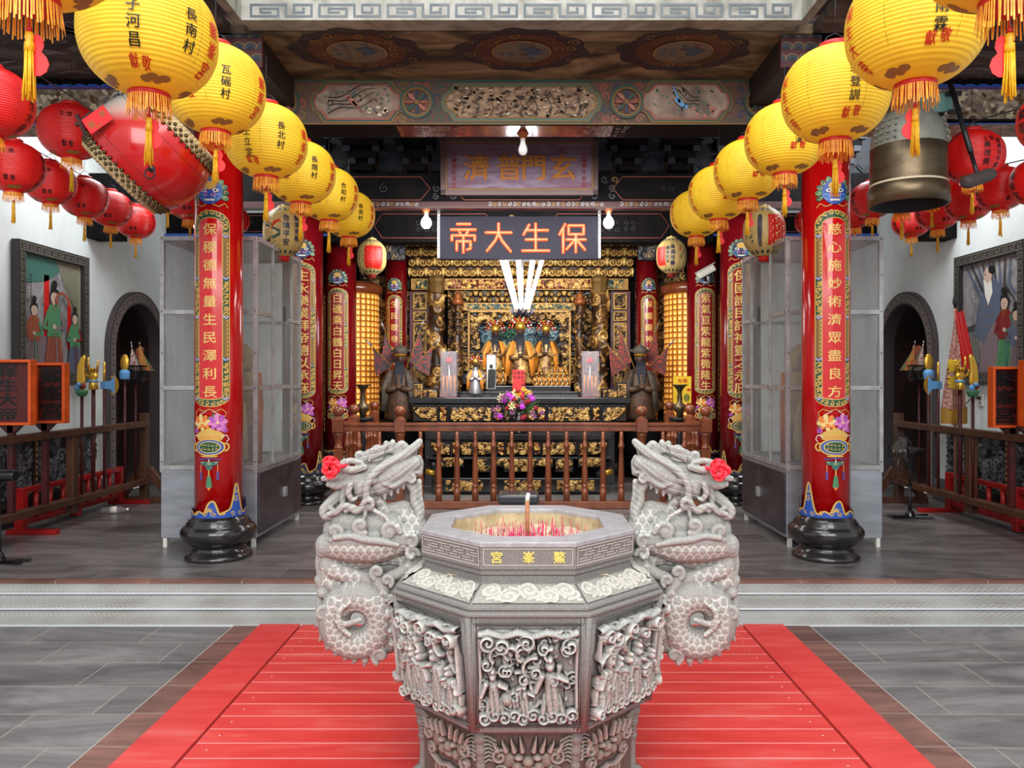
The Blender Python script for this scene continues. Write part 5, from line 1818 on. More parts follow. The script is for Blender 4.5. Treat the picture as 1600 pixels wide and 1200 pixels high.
# collar below the rim
octl([(.358, .690), (.372, .69), (.372, .684), (.366, .680), (.366, .674), (.370, .672), (.370, .667), (.360, .663), (.362, .657), (.362, .640), (.368, .637), (.368, .632), (.34, .63)], 'collar', 'granite')
b = MB()
for k in (-1, 0, 1, 2, -2, 3, 4, -3):
    d = Dec(b, face(k, .006), .001, .5)
    d.up(.4)
    hw = .372 * .4142
    if k == 0:
        mline(d, [[(-hw + .01, .698), (hw - .01, .698), (hw - .01, .750), (-hw + .01, .750), (-hw + .01, .698)]], .0025, 0)
        d.up()
        for ch, px in (('宮', 775), ('峯', 825), ('鰲', 873)):
            d.text(ch, (px - 824) * 2.55 / F, .724, .041, 1, bold=.024, cuts=1)
    else:
        mline(d, [[(-hw + .008, .696), (hw - .008, .696), (hw - .008, .752), (-hw + .008, .752), (-hw + .008, .696)]], .004, 0)
        n = 4
        for q in range(n):
            x0 = -hw + .018 + q * (2 * hw - .036) / n
            w_ = (2 * hw - .036) / n
            mline(d, [[(x0, .706), (x0 + w_ * .8, .706)], [(x0, .742), (x0 + w_ * .85, .742)], [(x0 + w_ * .3, .724), (x0 + w_ * 1.05, .724)], [(x0 + w_ * .42, .724), (x0 + w_ * .42, .742)],
                      [(x0 + w_ * .8, .706), (x0 + w_ * .8, .718)], [(x0, .715), (x0 + w_ * .55, .715)], [(x0 + w_ * .6, .733), (x0 + w_ * 1.05, .733)]], .0036, 0)
b.build('rim_band', ['graniteline', pm('bright_gold_letters', (240, 212, 110), .5)], burner)
# shoulder with flowing leaf scrolls
octl([(.33, .640), (.358, .638), (.446, .588), (.455, .585), (.457, .577), (.452, .572), (.468, .566), (.468, .558), (.46, .556), (.40, .50)], 'shoulder', 'granite', bevel=.0015)
def unsharp(H, r=3, k=1.6, base=.55):
    p = np.pad(H, r, mode='edge')
    c = np.cumsum(np.cumsum(np.pad(p, ((1, 0), (1, 0))), 0), 1)
    n = 2 * r + 1
    bl = (c[n:, n:] - c[:-n, n:] - c[n:, :-n] + c[:-n, :-n]) / (n * n)
    gy, gx = np.gradient(H)
    ln = np.exp(-((H - .5) / .05) ** 2) * (np.hypot(gx, gy) > .02)
    return np.clip(H * base + .1 + k * (H - bl) + .22 * ln, 0, .999)  # shade of the hollows darkens the colour, crests are paled
for k in range(8):
    hf = HF(1.0, 1.0, 1, 0)
    hf.nx, hf.ny = 150, 40
    hf.x = np.linspace(-.18, .18, 150)[None].repeat(40, 0)
    hf.y = np.linspace(-.05, .05, 40)[:, None].repeat(150, 1)
    hf.H = np.full((40, 150), .2)
    R = random.Random(k)
    for q in range(5):
        cx = -.135 + .068 * q
        s_ = 1 if q % 2 else -1
        hf.spiral(cx, s_ * .016, .036, 1.3, R.uniform(0, 6), s_, .9, .45)
        hf.line([(cx, -s_ * .03), (cx + .03, -s_ * .02), (cx + .055, s_ * .02)], .009, .8)
        hf.cap(cx + .02, s_ * .03, cx + .045, -s_ * .01, .012, .004, .85)
        hf.blob(cx + .034, s_ * -.034, .014, .009, .8)
    g = face(k)
    S = hf.x / .18
    Vz = .6325 - (hf.y + .05) / .1 * (.6325 - .5914)
    ap = .368 + (hf.y + .05) / .1 * (.440 - .368)
    a = -PI / 2 + k * PI / 4
    n_, t_ = (math.cos(a), math.sin(a)), (-math.sin(a), math.cos(a))
    half = ap * .4142 * .975
    hh_ = .0025 + hf.H * .009
    P = np.stack([BX + n_[0] * (ap + hh_ * .5) + t_[0] * S * half, BY + n_[1] * (ap + hh_ * .5) + t_[1] * S * half, Vz + hh_ * .85], -1)
    b = MB()
    b.grid(P[::-1], 0, True, unsharp(hf.H, 2, 1.4, .6)[::-1].ravel())
    b.build('leaf_scroll', 'carve_pale', burner)
octl([(.40, .50), (.458, .556), (.4585, .55), (.421, .196), (.4235, .192), (.4235, .181), (.40, .176), (.398, .165), (.38, .16)], 'body', 'granite', bevel=.0015)
for k in range(8):
    a = -PI / 2 + (k + .5) * PI / 4
    b = MB()
    for da, w_ in ((0, .012), (-.022, .006), (.022, .006), (-.038, .004), (.038, .004)):
        aa = a + da * 1.6
        sc = math.cos(PI / 8) / math.cos(PI / 8 - abs(aa - a))
        p0 = (BX + math.cos(aa) * (.4235 * OCT * sc - .004), BY + math.sin(aa) * (.4235 * OCT * sc - .004), .184)
        p1 = (BX + math.cos(aa) * (.4615 * OCT * sc - .004), BY + math.sin(aa) * (.4615 * OCT * sc - .004), .556)
        b.tube([p0, p1], w_, 6)
    b.build('corner_post', 'granite', burner)
def carve_panel(k, seed):
    w_, h_ = .315, .315
    hf = HF(w_, h_, 480, seed)
    R = hf.R
    m = .26 + .1 * np.sin(hf.x * 60 + seed) * np.sin(hf.y * 55)
    edge = (np.abs(hf.x) < w_ / 2 - .008) & (np.abs(hf.y) < h_ / 2 - .008)
    hf.H = np.where(edge, m, 0.0)
    hf.fill(.026, 'sblb', .38, .62, 90)
    hf.H = np.where(edge, hf.H, 0)
    for q in range(11):                                         # pierced hollows
        cx, cy = R.uniform(-.12, .12), R.uniform(-.08, .12)
        dd = ((hf.x - cx) / R.uniform(.014, .03)) ** 2 + ((hf.y - cy) / R.uniform(.01, .02)) ** 2
        hf.H = np.where(dd < 1, 0.0, hf.H)
    # clouds along the top, arching bands, figures below, rolling cloud bank at the foot
    hf.line([(-.15 + .3 * t, .137 + .006 * math.sin(t * 20)) for t in np.linspace(0, 1, 14)], .012, .72)
    for q, cx in enumerate((-.125, -.085, -.005, .13)):
        hf.spiral(cx, .115 - .01 * (q % 2), .026, 1.5, R.uniform(0, 6), (-1) ** q, .98, .5)
    for q in range(6):
        x0, y0 = R.uniform(-.12, .1), R.uniform(.02, .1)
        A = np.linspace(R.uniform(0, 2), R.uniform(3, 5), 10)
        r_ = R.uniform(.02, .045)
        hf.line([(x0 + r_ * math.cos(t), y0 + r_ * math.sin(t)) for t in A], .007, .85)
    for q in range(16):
        x0, y0, a = R.uniform(-.13, .13), R.uniform(-.12, .1), R.uniform(0, 6.3)
        hf.cap(x0, y0, x0 + .03 * math.cos(a), y0 + .03 * math.sin(a), .012, .005, .62)
    for q in range(9):
        hf.spiral(R.uniform(-.13, .13), R.uniform(-.06, .1), .019, 1.4, R.uniform(0, 6), R.choice((-1, 1)), .92, .45)
    xs = [(-.105, .16), (-.01, .12), (.075, .2)] if seed % 2 == 0 else [(-.1, .19), (-.06, .17), (-.02, .17), (.05, .19), (.115, .15)]
    for cx, hh in xs:
        hf.figure(cx, -.125, hh, R.uniform(-.08, .08))
    if seed % 2 == 0:
        hf.figure(-.04, -.1, .11, .3, .9)
        hf.blob(-.065, -.07, .026, .026, .8)
    for q in range(10):
        hf.spiral(-.135 + .03 * q, -.128 + .01 * (q % 2), .021, 1.4, q * 1.3, (-1) ** q, .9, .5)
    hf.line([(-.151, -.1), (-.149, 0), (-.152, .12)], .007, .6)
    hf.line([(.151, -.1), (.149, 0), (.152, .12)], .007, .6)
    ff = face(k, -.004)
    b = MB()
    H = np.clip(hf.H, 0, 1)
    # stair the silhouette: pull the outermost rim back into the wall
    V = hf.y * 1.0 + .368
    P = ff(hf.x.ravel(), V.ravel(), 0) + (ff(hf.x.ravel(), V.ravel(), 1.0) - ff(hf.x.ravel(), V.ravel(), 0)) * (H.ravel() * .052)[:, None]
    b.grid(P.reshape(hf.ny, hf.nx, 3), 0, True, np.where(H < .02, .02, unsharp(H, 4, 1.7, .55)).ravel())
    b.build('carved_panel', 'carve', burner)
    b = MB()
    d = Dec(b, face(k, 0), .004, .5)
    d.up()
    for g in (0, 1):
        q = .168 + .006 * g
        for A_, B_ in (((-q, .2), (-q, .535)), ((q, .2), (q, .535)), ((-q, .535), (q, .535)), ((-q, .202), (q, .202))):
            pA, pB = face(k, .001)(np.array([A_[0], B_[0]]), np.array([A_[1], B_[1]]), 0)
            b.tube([pA, pB], .0035, 6)
    b.build('panel_frame', 'granite', burner)
for k in range(8):
    carve_panel(k, k)
# pedestal with lion masks
octl([(.37, .17), (.378, .165), (.37, .10), (.366, .02), (.366, -.06), (.39, -.10), (.40, -.105), (.40, -.132)], 'pedestal', 'granite')
PED = [(-.132, .395), (-.10, .39), (-.06, .366), (.02, .366), (.10, .37), (.165, .378)]
for k in range(8):
    hf = HF(.28, .26, 380, k)
    hf.H = np.full_like(hf.x, .25)
    for s_ in (-1, 1):
        for q in range(4):
            hf.cap(s_ * (.018 + .026 * q), .068, s_ * (.026 + .028 * q), .115 - .006 * q, .011, .002, .95)
        hf.spiral(s_ * .09, .05, .026, 1.5, 1, s_, .95, .5)
        hf.spiral(s_ * .085, .0, .022, 1.5, 2, -s_, .9, .5)
        hf.blob(s_ * .03, .045, .017, .012, 1)
        hf.blob(s_ * .062, .035, .024, .03, .7)
        hf.blob(s_ * .035, .01, .02, .022, .8)
        for q in range(7):
            hf.line([(s_ * .1, .03 + .012 * q), (s_ * .125, .04 + .013 * q), (s_ * .138, .03 + .015 * q)], .003, .75)
    hf.blob(0, .03, .022, .02, .95)
    hf.blob(0, .005, .03, .014, .8)
    hf.line([(-.09, -.02), (-.04, -.045), (0, -.035), (.04, -.045), (.09, -.02)], .01, .85)
    for q in range(7):
        hf.cap(-.06 + .02 * q, -.04, -.06 + .02 * q, -.065, .008, .004, .8)
    a = -PI / 2 + k * PI / 4
    n_, t_ = (math.cos(a), math.sin(a)), (-math.sin(a), math.cos(a))
    Vz = hf.y * .98 + .035
    ap = np.interp(Vz, [p[0] for p in PED], [p[1] for p in PED])
    S = hf.x / .14
    half = ap * .4142 * .93
    o = ap + np.clip(hf.H, 0, 1) * .03 - .004
    P = np.stack([BX + n_[0] * o + t_[0] * S * half, BY + n_[1] * o + t_[1] * S * half, Vz], -1)
    MB().grid(P, 0, True, unsharp(np.clip(hf.H, 0, 1), 3, 1.5, .6).ravel()).build('lion_mask', 'carve_brown', burner)
    a = -PI / 2 + (k + .5) * PI / 4
    b = MB()
    pts = [(BX + math.cos(a) * q[1] * OCT, BY + math.sin(a) * q[1] * OCT, q[0]) for q in PED]
    b.tube(pts, [.02, .02, .014, .013, .016, .018], 8)
    for z, r_ in ((.14, .022), (.1, .02), (.05, .018), (-.08, .03)):
        ap = float(np.interp(z, [p[0] for p in PED], [p[1] for p in PED])) * OCT
        b.ball((BX + math.cos(a) * ap, BY + math.sin(a) * ap, z), r_, 10, 6)
    b.build('corner_leg', 'granite', burner)
# ash bed
n = 60
g = np.linspace(-1, 1, n)
GX, GY = np.meshgrid(g * .272, g * .272)
RR = np.random.RandomState(3)
Z = .705 + .012 * np.sin(GX * 30) * np.sin(GY * 24 + 1) + RR.rand(n, n) * .006
ok = np.maximum(np.maximum(abs(GX), abs(GY)), (abs(GX) + abs(GY)) / math.sqrt(2)) < .268
P = np.stack([BX + GX, BY + GY, np.where(ok, Z, .64)], -1)
MB().grid(P).build('ash_bed', 'ash', burner)

# dragons: tubes and balls grown together, then scales, curls and hollows cut in
def px3(p):
    return ((p[0] - 824) * BY / F, (p[2] if len(p) > 2 else 0) * BY / F, EYE - (p[1] - CY) * BY / F)
def make_dragon():
    b = MB()
    k = BY / F
    def T(pts, r, flat=1.0):
        pts = [px3(p) for p in pts]
        # smooth the centre line
        P = np.array(pts)
        t0 = np.linspace(0, 1, len(P))
        t1 = np.linspace(0, 1, max(6, 5 * len(P)))
        if len(P) > 2:
            Q = np.stack([np.interp(t1, t0, P[:, i]) for i in range(3)], -1)
            for _ in range(3):
                Q[1:-1] = (Q[:-2] + 2 * Q[1:-1] + Q[2:]) / 4
        else:
            Q = P
        r = [x * k for x in (r if hasattr(r, '__len__') else [r])]
        rs = np.interp(np.linspace(0, 1, len(Q)), np.linspace(0, 1, len(r)), r)
        b.tube(Q.tolist(), rs, 12)
        b.ball(Q[0], rs[0] * .98, 12, 8)
        b.ball(Q[-1], rs[-1] * .98, 12, 8)
    def Bl(x, y, r, d=0, ry=None, rd=None):
        b.ball(px3((x, y, d)), (r * k, (rd or r) * k, (ry or r) * k), 16, 10)
    def Curl(x, y, r, d=1, a0=0, dep=-14, w=.34, turns=1.35):
        S_ = spiral(x, y, r, turns, a0, d, 14)
        T([(p[0], p[1], dep) for p in S_], [w * r, w * r * 1.1, w * r * .7])
        Bl(x, y, r * .8, dep + 6)
    # head
    Bl(572, 762, 21, 0, 19, 24); Bl(596, 757, 21, 0, 18, 22); Bl(618, 751, 17, 0, 15, 18); Bl(637, 746, 11, 0, 10, 14)
    T([(577, 778, -22), (577, 755, -26), (590, 735, -24), (612, 720, -18), (635, 709, -12), (650, 697, -6), (656, 690, -2)], [6, 6, 6.5, 7, 7.5, 7, 5.5])
    T([(596, 735, 6), (620, 715, 6), (645, 706, 4)], [16, 12, 8])
    T([(577, 740, 5), (600, 722, 5), (625, 712, 4)], [18, 14, 9])
    T([(602, 705, -8), (605, 692, -8)], [6, 4.5]); T([(612, 703, -6), (615, 690, -8)], [6, 4.5])
    T([(622, 708, -4), (628, 693, -6), (634, 697, -6)], [9, 7, 6])
    Curl(590, 706, 13, -1, 2, -8); Curl(627, 700, 10, 1, 0, -8); Curl(563, 710, 8, 1, 0, -6)
    T([(600, 706, 0), (578, 712, 0), (562, 722, 0)], [11, 11, 9])
    for q in range(5):
        T([(580 + q * 5, 718 - q * 2.6, -14), (584 + q * 5.5, 700 - q * 1.5, -16)], [2.6, 2])
    T([(573, 728, -14), (555, 733, -16), (540, 731, -14), (538, 722, -12), (552, 718, -12), (568, 722, -14)], [5, 6, 6.5, 6, 5, 4])
    T([(578, 748, 0), (545, 746, -6), (525, 744, -8), (507, 747, -6)], [13, 10, 8, 4.5])
    T([(575, 752, -8), (548, 754, -12), (528, 758, -12), (515, 756, -8)], [9, 8, 6, 4])
    T([(545, 742, -10), (533, 735, -10), (532, 727, -8)], [6, 5, 3.5])
    T([(560, 752, 0), (540, 768, 0), (520, 782, 0), (506, 796, -4), (508, 806, -6), (518, 806, -8), (524, 798, -8), (518, 792, -8)], [9, 10, 9, 8, 6, 6, 5, 4])
    T([(562, 752, -10), (547, 758, -12), (538, 772, -10), (537, 790, -8)], [6, 7, 6, 4])
    T([(556, 765, 8), (545, 785, 8), (540, 808, 6)], [12, 9, 10])
    T([(552, 755, -20), (548, 768, -20), (554, 778, -18), (560, 776, -18)], [5, 5, 4, 3])
    T([(600, 748, -4), (622, 735, -5), (648, 722, -4)], [20, 19, 12])
    T([(566, 765, 2), (590, 752, 2), (615, 738, 2), (640, 728, 2)], [18, 22, 19, 12], 1)
    T([(560, 745, 6), (545, 752, 8), (530, 762, 8)], [16, 13, 8])
    T([(548, 770, 12), (530, 800, 12), (520, 830, 8)], [12, 16, 18])
    # eye ridge and cheek folds
    Bl(588, 748, 7, -20); T([(602, 748, -20), (620, 738, -18), (640, 734, -12), (655, 738, -6)], [4, 4.5, 4, 3])
    T([(602, 752, -20), (618, 758, -17), (640, 744, -12)], [4, 5, 4])
    T([(655, 738, 0), (658, 722, 0), (655, 713, 0)], [6, 4.5, 3]); T([(650, 740, 0), (640, 726, 0), (642, 714, 2)], [6, 5, 5])
    Curl(643, 747, 10, 1, 3, -12)
    T([(640, 752, 0), (648, 766, 0), (647, 782, 0), (655, 800, 0), (653, 822, 0)], [9, 7.5, 7, 7.5, 8])
    T([(655, 752, -2), (656, 772, 0), (660, 795, 2), (657, 818, 2)], [5, 4, 4, 5])
    for q, (x, y) in enumerate(((602, 776), (612, 770), (622, 766), (631, 759))):
        T([(x, y - 8, -8), (x + 1, y + 3, -8)], [5, 2])
    T([(580, 772, 4), (592, 782, 6), (597, 797, 8), (606, 808, 8)], [13, 9, 9, 12])
    # knotted whisker and beard strands
    T([(519, 800, -18), (531, 797, -20), (540, 787, -22), (548, 786, -22), (556, 793, -22), (563, 796, -22), (571, 788, -24), (576, 778, -26), (584, 776, -26), (588, 784, -26), (583, 791, -24)], [4.5, 5, 5, 5, 5, 5, 5, 5, 5, 4, 3.5])
    T([(545, 795, -20), (555, 788, -22), (560, 790, -22)], [4, 4.5, 4])
    T([(578, 784, -22), (592, 795, -24), (606, 803, -24), (612, 812, -24), (618, 820, -24)], [3.5, 3.2, 3, 3, 2.5])
    T([(577, 786, -22), (575, 800, -22), (571, 812, -22)], [3.5, 3, 2.5])
    # neck and upper body
    T([(512, 852, 0), (545, 848, 0), (590, 850, 0), (640, 838, 0)], [20, 30, 30, 22])
    T([(536, 815, 4), (570, 822, 4), (610, 822, 4)], [22, 24, 22])
    T([(620, 800, 10), (645, 815, 8), (655, 838, 4)], [14, 18, 18])
    T([(660, 838, 4), (672, 850, 6)], [14, 14])
    T([(606, 800, 10), (630, 795, 12), (648, 800, 10)], [12, 12, 10])
    Curl(569, 817, 13, 1, 1, -26); Curl(613, 826, 15, -1, 0, -24); Curl(528, 827, 14, -1, 2, -20)
    Curl(507, 856, 10, 1, 1, -10); Curl(646, 842, 11, 1, 4, -20); Curl(646, 862, 11, -1, 0, -18)
    T([(530, 835, -26), (555, 832, -28), (575, 838, -28), (600, 840, -28), (625, 846, -26)], [5, 5, 6, 6, 4])
    T([(500, 865, 0), (498, 880, 0), (503, 900, 0)], [6, 6, 8])
    # lower coil, limb and claw
    T([(512, 862, 6), (512, 885, 2), (530, 893, -2), (560, 902, -2), (592, 908, 0)], [14, 16, 14, 12, 10])
    T([(508, 880, 4), (508, 905, 4), (520, 915, 4)], [12, 14, 14])
    T([(655, 868, 6), (642, 884, 0), (622, 896, -4), (606, 902, -6)], [14, 11, 9, 9])
    T([(560, 890, 22), (590, 885, 24), (630, 880, 24)], [18, 18, 18])
    Curl(592, 891, 11, 1, 2, -14); Curl(608, 903, 10, -1, 1, -18); Curl(604, 926, 10, 1, 0, -18)
    T([(592, 906, -4), (600, 918, -8), (606, 938, -6)], [12, 11, 9])
    # great ring of the tail
    ring = [(559 + 37 * math.cos(a), 968 + 38 * math.sin(a), 3 * math.sin(a)) for a in np.linspace(-1.9, 2 * PI - 1.9, 22)]
    P = [px3(p) for p in ring]
    b.tube(P[:-1], 25.5 * k, 16, closed=True)
    T([(552, 934, -26), (538, 944, -28), (534, 962, -28), (546, 968, -26), (566, 962, -22)], [4, 5, 5, 5, 4.5])
    T([(534, 962, -28), (540, 974, -26), (552, 984, -26)], [5, 4.5, 4])
    Curl(510, 954, 13, -1, 0, -18); T([(500, 935, 0), (499, 955, 0), (505, 975, 0)], [5, 7, 6])
    T([(500, 905, 0), (506, 922, 0), (520, 930, 0)], [9, 8, 8])
    for (x, y, tx, ty) in ((508, 985, 500, 1000), (516, 1002, 510, 1014), (528, 1012, 523, 1024), (542, 1018, 538, 1031), (556, 1020, 552, 1036), (570, 1020, 570, 1040), (586, 1014, 592, 1030), (503, 968, 494, 978), (505, 925, 497, 920)):
        T([(x, y, -4), ((x + tx) / 2 + 2, (y + ty) / 2, -6), (tx, ty, -4)], [9, 6, 1.5])
    for (x, y, tx, ty) in ((606, 945, 618, 940), (610, 960, 622, 958), (608, 978, 620, 982)):
        T([(x, y, -6), (tx, ty, -4)], [8, 2])
    Curl(596, 1020, 13, 1, 2, -12)
    T([(600, 935, 4), (620, 960, 6), (618, 1000, 6)], [12, 12, 10])
    T([(615, 930, 8), (640, 925, 14), (660, 900, 20)], [16, 18, 20])
    T([(615, 985, 8), (640, 980, 20)], [14, 16])
    T([(606, 935, 6), (614, 965, 8), (606, 1005, 6)], [20, 22, 18])
    T([(530, 915, 6), (514, 940, 8), (512, 975, 6), (530, 1004, 4)], [14, 12, 15, 16])
    T([(524, 870, 10), (560, 880, 12), (610, 870, 12), (650, 880, 14)], [16, 14, 14, 16])
    T([(625, 915, 14), (640, 950, 18), (640, 1000, 20)], [18, 20, 16])
    o = b.build('dragon_raw', 'granite')
    md = o.modifiers.new('r', 'REMESH')
    md.mode = 'VOXEL'
    md.voxel_size = .0029
    md.use_smooth_shade = True
    ms = o.modifiers.new('s', 'SMOOTH')
    ms.iterations = 3
    ms.factor = .5
    dg = bpy.context.evaluated_depsgraph_get()
    me = bpy.data.meshes.new_from_object(o.evaluated_get(dg))
    bpy.data.objects.remove(o)
    n = len(me.vertices)
    V = np.zeros(n * 3)
    me.vertices.foreach_get('co', V)
    V = V.reshape(-1, 3)
    Nn = np.zeros(n * 3)
    me.vertices.foreach_get('normal', Nn)
    Nn = Nn.reshape(-1, 3)
    E = np.zeros(len(me.edges) * 2, int)
    me.edges.foreach_get('vertices', E)
    E = E.reshape(-1, 2)
    deg = np.bincount(E.ravel(), minlength=n).astype(float)
    def nb(A):
        out = np.zeros_like(A)
        for c in range(A.shape[1]):
            out[:, c] = np.bincount(E[:, 0], A[E[:, 1], c], n) + np.bincount(E[:, 1], A[E[:, 0], c], n)
        return out / deg[:, None]
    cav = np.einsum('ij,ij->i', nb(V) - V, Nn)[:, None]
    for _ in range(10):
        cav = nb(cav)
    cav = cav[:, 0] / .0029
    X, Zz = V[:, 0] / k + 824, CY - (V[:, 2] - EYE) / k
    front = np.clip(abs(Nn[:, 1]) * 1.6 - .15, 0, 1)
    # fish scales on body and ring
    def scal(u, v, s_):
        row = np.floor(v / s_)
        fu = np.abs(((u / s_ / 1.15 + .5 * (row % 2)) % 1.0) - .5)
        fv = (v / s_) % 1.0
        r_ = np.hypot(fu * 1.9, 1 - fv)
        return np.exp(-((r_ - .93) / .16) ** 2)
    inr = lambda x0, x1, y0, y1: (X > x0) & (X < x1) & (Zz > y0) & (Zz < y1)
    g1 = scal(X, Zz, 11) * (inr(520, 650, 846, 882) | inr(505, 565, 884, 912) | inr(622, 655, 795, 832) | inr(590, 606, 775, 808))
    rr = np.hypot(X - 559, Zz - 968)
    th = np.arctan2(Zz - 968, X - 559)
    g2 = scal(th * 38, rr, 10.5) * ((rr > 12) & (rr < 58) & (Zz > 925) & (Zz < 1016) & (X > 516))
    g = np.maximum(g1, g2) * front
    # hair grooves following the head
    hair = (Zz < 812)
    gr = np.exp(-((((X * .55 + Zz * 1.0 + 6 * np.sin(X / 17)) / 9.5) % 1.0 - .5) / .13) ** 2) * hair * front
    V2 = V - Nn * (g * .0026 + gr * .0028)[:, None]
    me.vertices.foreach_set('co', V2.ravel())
    h = .50 - cav * 3.4 + g * .5 + gr * .16  # creases shaded in the colour by curvature, scale lines paled
    h = np.clip(h, .0, .98)
    at = me.attributes.new('h', 'FLOAT', 'POINT')
    at.data.foreach_set('value', h.astype(np.float32))
    me.materials.clear()
    me.materials.append(M['carve'])
    me.polygons.foreach_set('material_index', [0] * len(me.polygons))
    me.polygons.foreach_set('use_smooth', [True] * len(me.polygons))
    me.update()
    return me
dm = make_dragon()
oz = origin_of(burner)
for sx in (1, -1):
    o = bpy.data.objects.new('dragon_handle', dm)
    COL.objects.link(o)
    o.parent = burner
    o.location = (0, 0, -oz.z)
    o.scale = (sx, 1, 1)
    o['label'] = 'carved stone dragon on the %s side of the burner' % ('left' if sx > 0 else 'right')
# pink ribbon rosettes tied to the dragons' horns
for sx, px, py in ((-1, 520, 728), (1, 1122, 732)):
    c = W(px, py, 2.84)
    t = thing('ribbon_rosette', 'bright pink ribbon rosette tied to the %s dragon\'s horn' % ('left' if sx < 0 else 'right'), 'ribbon', c)
    b = MB()
    R = random.Random(4 + sx)
    for q in range(8):
        a = q * 2.4 + .3
        g_ = .018 * math.sqrt(q / 7)
        ctr = c + Vector((g_ * math.cos(a), -.006 * (q % 3), 1.25 * g_ * math.sin(a)))
        n = 9
        P = np.zeros((6, n, 3))
        for i in range(6):
            for j in range(n):
                aa = a - 1.6 + 3.2 * j / (n - 1)
                r_ = .001 + .0046 * i
                P[i, j] = (ctr.x + r_ * math.cos(aa) * .95, ctr.y - .01 + .009 * math.sin(i * 1.3 + j) - .002 * i, ctr.z + r_ * math.sin(aa) * .9)
        b.grid(P)
    b.ball(c + Vector((0, -.006, 0)), .012, 10, 7)
    ob = b.build('petals', 'rose', t)
    so = ob.modifiers.new('s', 'SOLIDIFY')
    so.thickness = .003
    b = MB()
    b.tube([c, c + Vector((-sx * .03, .03, -.004)), c + Vector((-sx * .05, .07, 0))], .008, 8)
    b.build('ribbon_tie', 'rose', t)
# incense
sm = MB().tube([(0, 0, 0), (0, 0, 1)], .00115, 5).build('incense_stick', 'stick')
sm_me = sm.data
bpy.data.objects.remove(sm)
R = random.Random(11)
cnt = 0
while cnt < 230:
    u, v = R.gauss(0, .11), R.gauss(-.06, .1)
    if max(abs(u), abs(v), (abs(u) + abs(v)) / 1.414) > .235 or (abs(u) < .02 and abs(v + .02) < .03):
        continue
    o = bpy.data.objects.new('incense_stick', sm_me)
    COL.objects.link(o)
    o.location = (BX + u, BY + v, .70)
    o.scale = (1, 1, R.choice((.03, .035, .045, .055, .075)) * R.uniform(.8, 1.2))
    o.rotation_euler = (R.uniform(-.12, .12), R.uniform(-.12, .12), 0)
    tag(o, 'short pink joss stick stub standing in the ash of the stone burner', 'incense stick', 'joss stick stubs in the burner')
    cnt += 1
t = thing('large_incense', 'thick brown incense stick standing upright in the middle of the burner', 'incense stick', (BX, BY - .02, .70))
z1 = 1.3 - (783 - CY) * 2.9 / F
MB().tube([(BX, BY - .02, .70), (BX, BY - .02, z1)], .0085, 12).build('stick_body', 'stick2', t)
MB().tube([(BX, BY - .02, z1), (BX + .001, BY - .02, z1 + .012), (BX + .004, BY - .02, z1 + .03)], [.0086, .008, .006], 10).build('ash_tip', 'plasticwhite', t)
